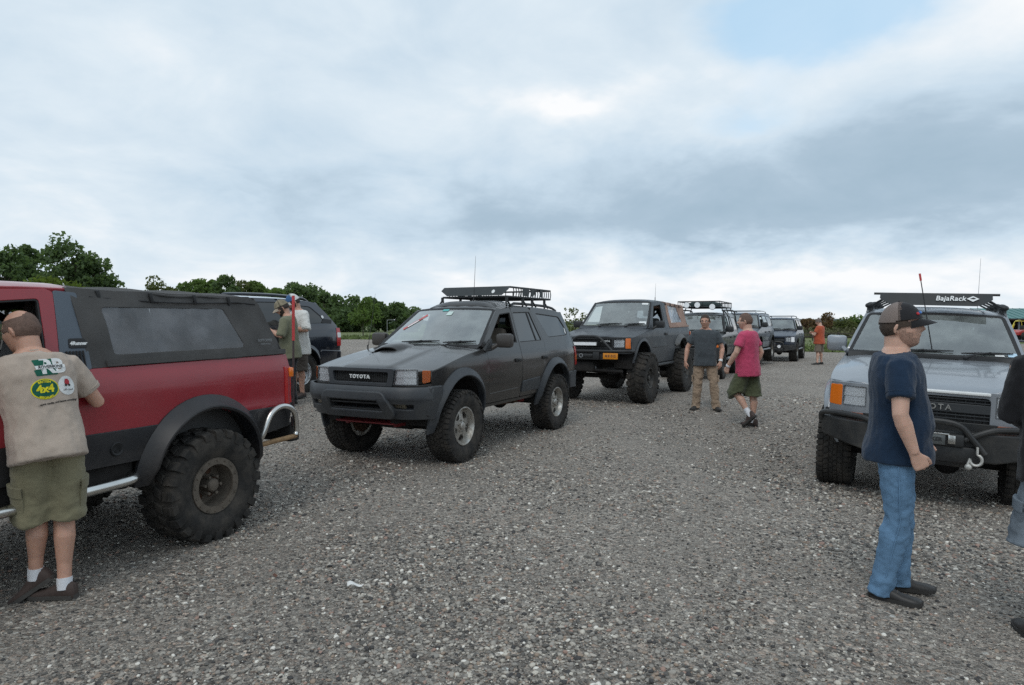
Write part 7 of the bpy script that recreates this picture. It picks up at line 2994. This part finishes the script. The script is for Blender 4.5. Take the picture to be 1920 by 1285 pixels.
            for t in np.linspace(0, 1, 15):
                w = lin([(0, .016), (.06, .038), (.2, .040), (.45, .041), (.65, .050), (.82, .051), (.93, .044), (.98, .026), (1, .008)])(t)
                lift = .012 * max(0, (t - .75) / .25) ** 2
                c = heel + f * (t * L * 1.03 - .005 * k)
                out.append([c + lat * w * k + u * lift * k, c + lat * w * 1.03 * k + u * (.024 + lift) * k, c - lat * w * 1.03 * k + u * (.024 + lift) * k, c - lat * w * k + u * lift * k])
            so.loft(out)
            so.build("sole", sole, o, 50)
            la = MB()
            for t in (.40, .47, .54):
                c = heel + f * t * L
                hh = lin([(.32, .098 + high), (.44, .080 + high * .4), (.62, .058)])(t) + .001
                la.tube([c + lat * q * .022 * k + u * (hh - .006 * q * q) * k for q in (-1, -.3, .3, 1)], .003 * k, 5)
            la.build("laces", pmat("shoe_laces", (.10, .09, .08), .9), o)
            if sock:
                b = s.kn[i]
                dd = (b - an).normalized()
                sk = MB()
                sk.tube([an - dd * .03 * k, an + dd * (.01 + high) * k, an + dd * (sockh + high) * k], [.041 * k, .041 * k, .042 * k], 14)
                sk.build("sock", sock, s.root)

    def band(s, i, m, t=.93, w=.022, r=.031):
        a, b = s.el[i], s.wr[i]
        c = a.lerp(b, t)
        d = (b - a).normalized()
        mb = MB()
        mb.tube([c - d * w / 2, c + d * w / 2], r * s.k * (.6 + .4 * s.girth) * 1.06, 14)
        mb.build("wristband", m, s.root)

    def glasses(s, m):
        k = s.hk
        l = s.hu.cross(s.hf)
        g = MB()
        for sg in (1, -1):
            c = s.headc + (s.hf * .103 + l * sg * .032 + s.hu * .004) * k
            g.tube([c + (l * .024 * math.cos(t) + s.hu * .017 * math.sin(t) - s.hf * .004 * abs(math.cos(t))) * k for t in np.linspace(0, 2 * math.pi, 15)[:-1]], .0018 * k, 5, True)
            g.tube([c + l * sg * .024 * k, s.headc + (s.hf * .02 + l * sg * .082 + s.hu * .008) * k, s.headc + (-s.hf * .015 + l * sg * .082) * k], .0018 * k, 5)
        a = s.headc + (s.hf * .106 + s.hu * .006) * k
        g.tube([a + l * .008 * k, a - l * .008 * k], .0018 * k, 5)
        g.build("glasses", m, s.root)


def cloth(name, col, var=.12, rough=.9, bump=.25, bscale=420, **kw):
    return pmat(name, col, rough, var=var, vscale=kw.pop("vscale", 7), bump=bump, bscale=bscale, spec=.25, sheen=.15, **kw)


def bvh_of(o):
    return BVHTree.FromPolygons([v.co for v in o.data.vertices], [tuple(p.vertices) for p in o.data.polygons])


def project(o, org, ex, ey, dirv, pts, off=.002):
    """Lays flat print points (x, y) on a garment by casting them along dirv."""
    t = bvh_of(o) if not hasattr(project, "c") or project.c[0] is not o else project.c[1]
    project.c = (o, t)
    out = []
    for x, y in pts:
        p = org + ex * x + ey * y - dirv * .5
        h = t.ray_cast(p, dirv)
        out.append((h[0] - dirv * off) if h[0] is not None else (org + ex * x + ey * y))
    return out


def print_shape(o, frame, name, polys, m, off=.002, step=.012):
    """polys: outlines (x, y); filled, subdivided and laid on the cloth."""
    org, ex, ey, dv = frame
    for poly in polys:
        V, F = tri2d(poly[0], poly[1:], step)
        P = project(o, org, ex, ey, dv, [tuple(q) for q in V], off)
        me = bpy.data.meshes.new(name)
        used = sorted(set(F.ravel().tolist()))
        ix = {q: i for i, q in enumerate(used)}
        me.from_pydata([tuple(P[i]) for i in used], [], [tuple(ix[i] for i in f) for f in F.tolist()])
        me.materials.append(m)
        link(name, me, o)


def print_text(o, frame, name, s_, size, cx, cy, m, off=.003, bold=.0, shear=0.0, rot=0.0, arc=None, space=1.0):
    org, ex, ey, dv = frame
    V, F = text_geo(s_, size, 0, bold, shear, space)
    pts = []
    for v in V:
        x, y = v.x, v.y
        if arc:
            r, sg = arc
            a = x / r
            x, y = math.sin(a) * (r + sg * y), sg * (math.cos(a) * (r + sg * y) - 0)
        c_, s2 = math.cos(R(rot)), math.sin(R(rot))
        pts.append((cx + x * c_ - y * s2, cy + x * s2 + y * c_))
    P = project(o, org, ex, ey, dv, pts, off)
    me = bpy.data.meshes.new(name)
    me.from_pydata([tuple(p) for p in P], [], F)
    me.materials.append(m)
    link(name, me, o)


SKIN1 = skin_mat("skin_fair", (.56, .345, .26))
SKIN2 = skin_mat("skin_ruddy", (.50, .285, .205))
SKIN3 = skin_mat("skin_tan", (.34, .175, .115))
HAIR_BR = pmat("hair_brown", (.045, .028, .018), .7, var=.35, vscale=40, bump=.6, bscale=260)
HAIR_DK = pmat("hair_dark", (.030, .021, .016), .7, var=.35, vscale=40, bump=.6, bscale=260)
HAIR_GR = pmat("hair_grey", (.13, .10, .085), .7, var=.35, vscale=40, bump=.6, bscale=260)
SHAVEN = pmat("shaven_hair", (.13, .078, .058), .75, var=.3, vscale=60, bump=.4, bscale=400)
STUB = pmat("stubble", (.40, .245, .185), .7, var=.35, vscale=90, bump=.4, bscale=400)
SOCKW = cloth("white_sock", (.70, .71, .74), .05)
SOLE = pmat("shoe_sole", (.035, .033, .031), .8, var=.2)


def man_navy():
    s = Person("man in navy t-shirt, blue jeans and mesh-back cap standing before the silver wagon", 2.32, 3.99, R(-24), SKIN1, 1.70, .0056)
    s.hairm = HAIR_BR
    s.pose(hip=(-.02, 0, .955), lean=(.015, 0, 1), head_f=(.97, -.22, .07), belly=.055, girth=1.12, twist=0, chubby=.10,
           el=[(-.02, .30, 1.14), (-.02, -.285, 1.15)], wr=[(.13, .24, .93), (.055, -.270, .93)], hand_d=[(.5, -.1, -.8), (.42, .12, -.85)], palm=[(-.1, -1, 0), (.1, 1, 0)], thumb=[(.8, 0, .4), (.85, .15, .4)], hand_c=(50, 68),
           kn=[(.03, .085, .50), (.0, -.10, .50)], an=[(.02, .10, .085), (-.085, -.115, .085)], toe=[(.22, .13, .03), (.12, -.15, .03)])
    s.make_body()
    s.hair(HAIR_BR, len_=.010, nape=-.50, beard=.0025, beard_m=STUB)
    mesh_, blk = cloth("cap_mesh", (.22, .175, .155), .15, bscale=900, bump=.5), cloth("cap_black", (.018, .018, .020), .15)
    s.cap(blk, mesh_, blk, .078, .012)
    tee = cloth("navy_cotton", (.010, .026, .055), .16)
    sh = s.shirt(tee, .62, -.115, .024, .007, seed=3.1, flare=.004)
    jm = pmat("washed_denim", (.13, .235, .365), .85, var=.30, vscale=4.5, bump=.35, bscale=500, spec=.2, detail=6)
    lg = s.legs("jeans", jm, 1.0, .017, .012, 5.0, waist=.11, bag=.008)
    for i, sg in ((0, 1), (1, -1)):
        tube = MB()
        a, b, c = s.hj[i], s.kn[i], s.an[i]
        o = Vector((0, sg, 0))
        tube.tube([a.lerp(b, .25) + o * .105 * s.k, a.lerp(b, .7) + o * .095 * s.k, b + o * .082 * s.k, b.lerp(c, .5) + o * .074 * s.k, c + o * .069 * s.k], .004, 5)
        tube.build("seam", jm, lg)
    s.shoes(pmat("black_leather_shoe", (.022, .020, .019), .5, var=.3), SOLE)
    # small logo on the cap front
    l = s.hu.cross(s.hf)
    for dl_, m in ((-.12, pmat("logo_blue", (.05, .20, .55), .5)), (-.36, pmat("logo_red", (.55, .03, .04), .5))):
        b = MB()
        dv = Vector((.78, dl_, .58)).normalized()
        rr = 1 / math.sqrt((dv.x / .098) ** 2 + (dv.y / .077) ** 2 + (dv.z / .118) ** 2) + .026
        b.box(s.headc + (s.hf * dv.x + l * dv.y + s.hu * dv.z) * rr * s.hk, (.012, .020, .016), Matrix.Rotation(R(-18), 3, "Z") @ Matrix.Rotation(R(-35), 3, "Y"), ch=.003)
        b.build("cap_logo", m, s.root)
    return s


def man_tan():
    s = Person("balding man in tan printed t-shirt and khaki cargo shorts leaning at the red truck", -2.66, 3.79, R(134), SKIN2, 1.68, .0060)
    s.hairm = SHAVEN
    s.pose(hip=(-.03, 0, .93), lean=(.26, .10, 1), head_f=(.72, .62, -.28), head_u=(.2, .1, 1), belly=.04, girth=1.0, twist=8,
           el=[(.14, .38, 1.10), (.16, -.30, 1.14)], wr=[(.36, .40, 1.20), (.40, -.26, 1.24)], hand_d=[(.8, -.2, .1), (.8, .3, .1)], palm=[(0, 0, -1), (0, 0, -1)], thumb=[(.2, -1, .2), (.2, 1, .2)], hand_c=30,
           kn=[(.06, .045, .50), (.03, -.085, .50)], an=[(.07, .055, .15), (-.04, -.07, .088)], toe=[(.14, .18, .045), (.09, .07, .032)])
    s.foot_pitch = (34, 0)
    s.make_body()
    s.hair(SHAVEN, len_=.0045, nape=-.46, front=.5, bald=lambda df, dl, du: du > .72 and df > -.55)
    tee = cloth("tan_cotton", (.42, .345, .285), .10)
    sh = s.shirt(tee, .66, -.09, .026, .009, seed=7.7, flare=.006)
    kh = cloth("khaki_twill", (.205, .185, .115), .14)
    lg = s.legs("shorts", kh, .50, .026, .012, 2.6, waist=.08, bag=.022)
    s.cargo_pocket(0, (-.25, 1, 0), .50, .86, kh, .034, .085)
    s.cargo_pocket(1, (-.25, -1, 0), .50, .86, kh, .034, .085)
    s.shoes(pmat("brown_shoe", (.055, .036, .030), .7, var=.35), pmat("grey_sole", (.06, .055, .05), .8, var=.2), SOCKW, .004, .035)
    # print on the back of the shirt
    bk = s.chestp - s.fw * .14
    dv = s.fw.copy()
    ex, ey = -s.lat, s.up
    fr = (bk + s.up * -.012 - s.lat * .045, ex * .82, ey * .86, dv)
    gr, wh, ye = cloth("print_green", (.010, .10, .065), .05), cloth("print_white", (.68, .69, .68), .05), cloth("print_yellow", (.70, .62, .02), .05)
    bkc = cloth("print_black", (.02, .02, .02), .05)
    rdm = cloth("print_red", (.40, .03, .04), .05)
    y0 = .105
    for a, b in ((.008, .050), (-.062, -.020)):
        print_shape(sh, fr, "print_block", [[rnd([(-.105 + .0, y0 + b), (-.055, y0 + b), (-.045, y0 + a), (-.095, y0 + a)], .006)], [rnd([(-.055, y0 + b), (.02, y0 + b), (.035, y0 + a), (-.045, y0 + a)], .004)]], gr, .002)
    print_text(sh, fr, "print_letters", "RB", .135, .012, y0 - .006, wh, .004, .006, -.05, 0, None, .9)
    print_shape(sh, fr, "print_bar", [[[(-.092, y0 - .018), (.088, y0 - .018), (.088, y0 + .006), (-.098, y0 + .006)]]], wh, .0055)
    print_text(sh, fr, "print_name", "ROVERBONE", .026, -.004, y0 - .006, bkc, .007, .0006, .1, 0, None, 1.0)
    ov = [(.083 * math.cos(R(10 * q)) - .058, .068 * math.sin(R(10 * q)) - .045) for q in range(36)]
    print_shape(sh, fr, "oval_badge", [[ov]], ye, .002)
    print_shape(sh, fr, "oval_centre", [[[(.076 * math.cos(R(10 * q)) - .058, .061 * math.sin(R(10 * q)) - .045) for q in range(36)]]], gr, .0035)
    print_text(sh, fr, "badge_text", "4x4", .068, -.058, -.046, ye, .005, .003, 0, 0, None, 1.0)
    print_text(sh, fr, "badge_text", "BRITISH", .020, -.058, -.102, ye, .005, .001, 0, 0, (.105, 1), 1.1)
    print_text(sh, fr, "badge_text", "SPECIALIST", .018, -.058, .005, ye, .005, .001, 0, 0, (.108, -1), 1.0)
    print_shape(sh, fr, "round_badge", [[[(.057 * math.cos(R(12 * q)) + .080, .064 * math.sin(R(12 * q)) - .034) for q in range(30)]]], wh, .002)
    print_shape(sh, fr, "badge_truck", [[rnd([(.065, -.030), (.098, -.030), (.102, -.006), (.090, .010), (.072, .010), (.066, -.008)], .004)]], rdm, .004)
    for cx in (.072, .096):
        print_shape(sh, fr, "badge_wheel", [[[(.0085 * math.cos(R(30 * q)) + cx, .0085 * math.sin(R(30 * q)) - .032) for q in range(12)]]], bkc, .0055)
    print_text(sh, fr, "badge_text", "off-road", .020, .084, -.062, bkc, .004, .0, .2)
    print_text(sh, fr, "slogan", "...spirit readily, and haunts everything!", .0165, .012, -.138, bkc, .003, .0006, .2, 4)
    return s


def man_grey():
    s = Person("man in grey t-shirt, glasses and beige trousers facing the camera by the lifted trucks", 3.64, 12.55, R(-108), SKIN2, 1.78, .0085)
    s.hairm = HAIR_BR
    s.pose(hip=(0, 0, .93), head_f=(.96, -.12, -.10), belly=.03, girth=1.06, chubby=.05, headz=.0,
           el=[(-.01, .30, 1.13), (.0, -.315, 1.13)], wr=[(.10, .27, .90), (.09, -.345, .89)], hand_d=[(.15, -.05, -1), (.1, .02, -1)], palm=[(-.6, -.8, 0), (-.6, .8, 0)], thumb=[(.8, -.6, 0), (.8, .6, 0)], hand_c=(22, 24),
           kn=[(.03, .15, .50), (.03, -.13, .50)], an=[(.0, .20, .085), (.0, -.16, .085)], toe=[(.18, .26, .03), (.18, -.22, .03)])
    s.make_body()
    s.hair(HAIR_BR, len_=.009, nape=-.45, front=.54)
    s.glasses(M_black)
    s.shirt(cloth("grey_cotton", (.060, .070, .078), .12), .62, -.12, .022, .009, seed=9.2)
    tr = cloth("beige_twill", (.33, .245, .175), .16)
    s.legs("trousers", tr, 1.0, .026, .016, 8.0, waist=.08, bag=.012)
    s.cargo_pocket(0, (0, 1, 0), .72, .98, tr, .028, .06)
    s.cargo_pocket(1, (0, -1, 0), .72, .98, tr, .028, .06)
    s.shoes(pmat("dark_boot", (.030, .028, .026), .7, var=.3), SOLE)
    s.band(0, M_white, .93, .04, .033)
    return s


def man_pink():
    s = Person("man in pink t-shirt and olive shorts walking away past the man in grey", 3.93, 11.05, R(132), SKIN1, 1.87, .0085)
    s.hairm = SHAVEN
    s.pose(hip=(0, 0, .93), lean=(.05, 0, 1), head_f=(.95, .30, -.05), belly=.03, girth=1.08, twist=4,
           el=[(.05, .285, 1.15), (-.06, -.27, 1.14)], wr=[(.20, .27, .93), (.04, -.25, .90)], hand_d=[(.3, -.1, -.9), (.2, .05, -1)], palm=[(-.1, -1, 0), (-.1, 1, 0)], thumb=[(1, -.1, .1), (1, .1, .1)], hand_c=(40, 30),
           kn=[(.16, .10, .52), (-.02, -.09, .50)], an=[(-.08, .10, .20), (-.04, -.08, .085)], toe=[(.06, .09, .05), (.15, -.10, .03)])
    s.foot_pitch = (42, 0)
    s.make_body()
    s.hair(SHAVEN, len_=.006, nape=-.46, front=.50)
    s.shirt(cloth("pink_cotton", (.50, .065, .135), .12), .60, -.15, .026, .009, seed=4.4, flare=.008)
    s.legs("shorts", cloth("olive_twill", (.082, .092, .050), .14), .53, .032, .012, 6.1, waist=.08, bag=.028)
    s.shoes(pmat("hiking_shoe", (.060, .040, .034), .75, var=.4), SOLE, SOCKW, .03, .08)
    s.band(0, SOCKW, .93, .03, .032)
    return s


def man_orange():
    s = Person("man in orange t-shirt and brown shorts standing far off by the grass", 12.1, 26.2, R(135), SKIN1, 1.80, .014)
    s.hairm = HAIR_GR
    s.pose(hip=(0, 0, .93), head_f=(.9, .1, -.35), belly=.05, girth=1.10,
           el=[(.10, .28, 1.12), (.10, -.28, 1.12)], wr=[(.28, .05, 1.18), (.28, -.02, 1.22)], hand_c=50,
           kn=[(.03, .14, .50), (.03, -.14, .50)], an=[(.0, .21, .085), (.0, -.21, .085)], toe=[(.16, .30, .03), (.18, -.30, .03)])
    s.make_body()
    s.hair(HAIR_GR, len_=.010)
    s.shirt(cloth("orange_cotton", (.42, .090, .042), .12), .62, -.15, .030, .010, seed=1.4, vx=.016)
    s.legs("shorts", cloth("brown_twill", (.15, .12, .09), .14), .50, .03, .010, 2.2, waist=.08, bag=.02, vx=.016)
    s.shoes(pmat("dark_boot", (.030, .028, .026), .7, var=.3), SOLE)
    return s


def man_white():
    s = Person("man in white shirt and blue cap behind the red-tipped rod, arms folded", -3.90, 12.15, R(-128), SKIN2, 1.86, .0095)
    s.hairm = HAIR_DK
    s.pose(hip=(0, 0, .93), lean=(.02, 0, 1), head_f=(.85, -.35, -.42), belly=.03, girth=1.10,
           el=[(.06, .32, 1.14), (.06, -.32, 1.14)], wr=[(.27, .06, 1.18), (.27, -.04, 1.16)], hand_d=[(.2, -1, 0), (.2, 1, 0)], palm=[(-1, 0, 0), (-1, 0, 0)], thumb=[(0, 0, 1), (0, 0, 1)], hand_c=40,
           kn=[(.03, .10, .50), (.03, -.10, .50)], an=[(.0, .11, .085), (.0, -.12, .085)], toe=[(.19, .15, .03), (.18, -.17, .03)])
    s.make_body()
    s.hair(HAIR_DK, len_=.010, beard=.006, beard_m=HAIR_DK)
    bl, w = cloth("cap_blue", (.045, .11, .23), .1), cloth("cap_white", (.62, .62, .60), .1)
    s.cap(bl, w, w, .07, .02)
    s.shirt(cloth("white_cotton", (.62, .61, .58), .06), .95, -.20, .035, .012, seed=5.5, long=False)
    s.legs("shorts", cloth("dark_brown_twill", (.075, .062, .052), .14), .54, .03, .012, 2.9, waist=.08, bag=.025)
    s.cargo_pocket(0, (0, 1, 0), .60, .95, MATS["dark_brown_twill"], .034, .08)
    s.shoes(pmat("brown_shoe", (.055, .036, .030), .7, var=.35), SOLE)
    return s


def man_olive():
    s = Person("man in olive shirt and camouflage cap looking down behind the red truck's tail", -3.80, 11.45, R(185), SKIN2, 1.80, .0095)
    s.hairm = HAIR_DK
    s.pose(hip=(0, 0, .93), lean=(.10, 0, 1), head_f=(.86, .10, -.50), head_u=(.4, 0, 1), belly=.02, girth=1.0,
           el=[(.10, .27, 1.14), (.10, -.27, 1.14)], wr=[(.30, .12, 1.24), (.30, -.10, 1.22)], hand_d=[(.6, -.6, .3), (.6, .6, .3)], palm=[(0, -.4, 1), (0, .4, 1)], thumb=[(.5, .5, .3), (.5, -.5, .3)], hand_c=35,
           kn=[(.03, .10, .50), (.03, -.10, .50)], an=[(.0, .11, .085), (.0, -.12, .085)], toe=[(.19, .15, .03), (.18, -.17, .03)])
    s.make_body()
    s.hair(HAIR_DK, len_=.010, beard=.005, beard_m=HAIR_DK)
    cm = pmat("camouflage", (.22, .19, .13), .9, var=.55, vscale=16)
    s.cap(cm, cm, cloth("cap_tan", (.38, .32, .25), .1), .07, .02)
    s.shirt(cloth("olive_cotton", (.16, .16, .105), .12), .95, -.16, .028, .010, seed=8.5)
    s.legs("trousers", cloth("dark_trousers", (.03, .03, .032), .14), 1.0, .025, .012, 3.9, waist=.08)
    s.shoes(pmat("dark_boot", (.030, .028, .026), .7, var=.3), SOLE)
    ph = MB()
    ph.box(s.wr[0].lerp(s.wr[1], .5) + Vector((.09, 0, .03)), (.012, .075, .14), Matrix.Rotation(R(40), 3, "Y"), ch=.005)
    p = ph.build("phone", M_black, None)
    p.location, p.rotation_euler = s.root.location, s.root.rotation_euler
    tag(p, "dark phone held by the man in the camouflage cap", "phone")
    return s


def man_black():
    s = Person("person in black long-sleeved top and grey cargo shorts cut off by the right edge", 2.845, 3.36, R(58), SKIN1, 1.80, .0075)
    s.hairm = HAIR_DK
    s.pose(hip=(0, 0, .93), lean=(.10, 0, 1), head_f=(.9, -.2, -.2), belly=.02, girth=1.12,
           el=[(.04, .245, 1.14), (.02, -.27, 1.16)], wr=[(.27, .10, 1.10), (.26, -.12, 1.10)], hand_c=40,
           kn=[(.04, .11, .51), (.02, -.11, .51)], an=[(.0, .13, .085), (.0, -.13, .085)], toe=[(.19, .17, .03), (.18, -.19, .03)])
    s.make_body()
    s.hair(HAIR_DK, len_=.012)
    s.shirt(cloth("black_cotton", (.010, .010, .012), .15), .62, -.11, .024, .010, seed=2.4, long=True, flare=.006)
    gm = pmat("acid_grey_denim", (.17, .20, .23), .85, var=.28, vscale=6, bump=.35, bscale=500, spec=.2)
    s.legs("shorts", gm, .52, .030, .014, 7.2, waist=.08, bag=.030)
    s.cargo_pocket(1, (-.1, -1, 0), .52, .86, gm, .036, .075)
    s.cargo_pocket(0, (-.1, 1, 0), .52, .86, gm, .036, .075)
    s.shoes(pmat("black_leather_shoe", (.022, .020, .019), .5, var=.3), SOLE)
    return s


man_navy()
man_tan()
man_grey()
man_pink()
man_orange()
man_white()
man_olive()
man_black()
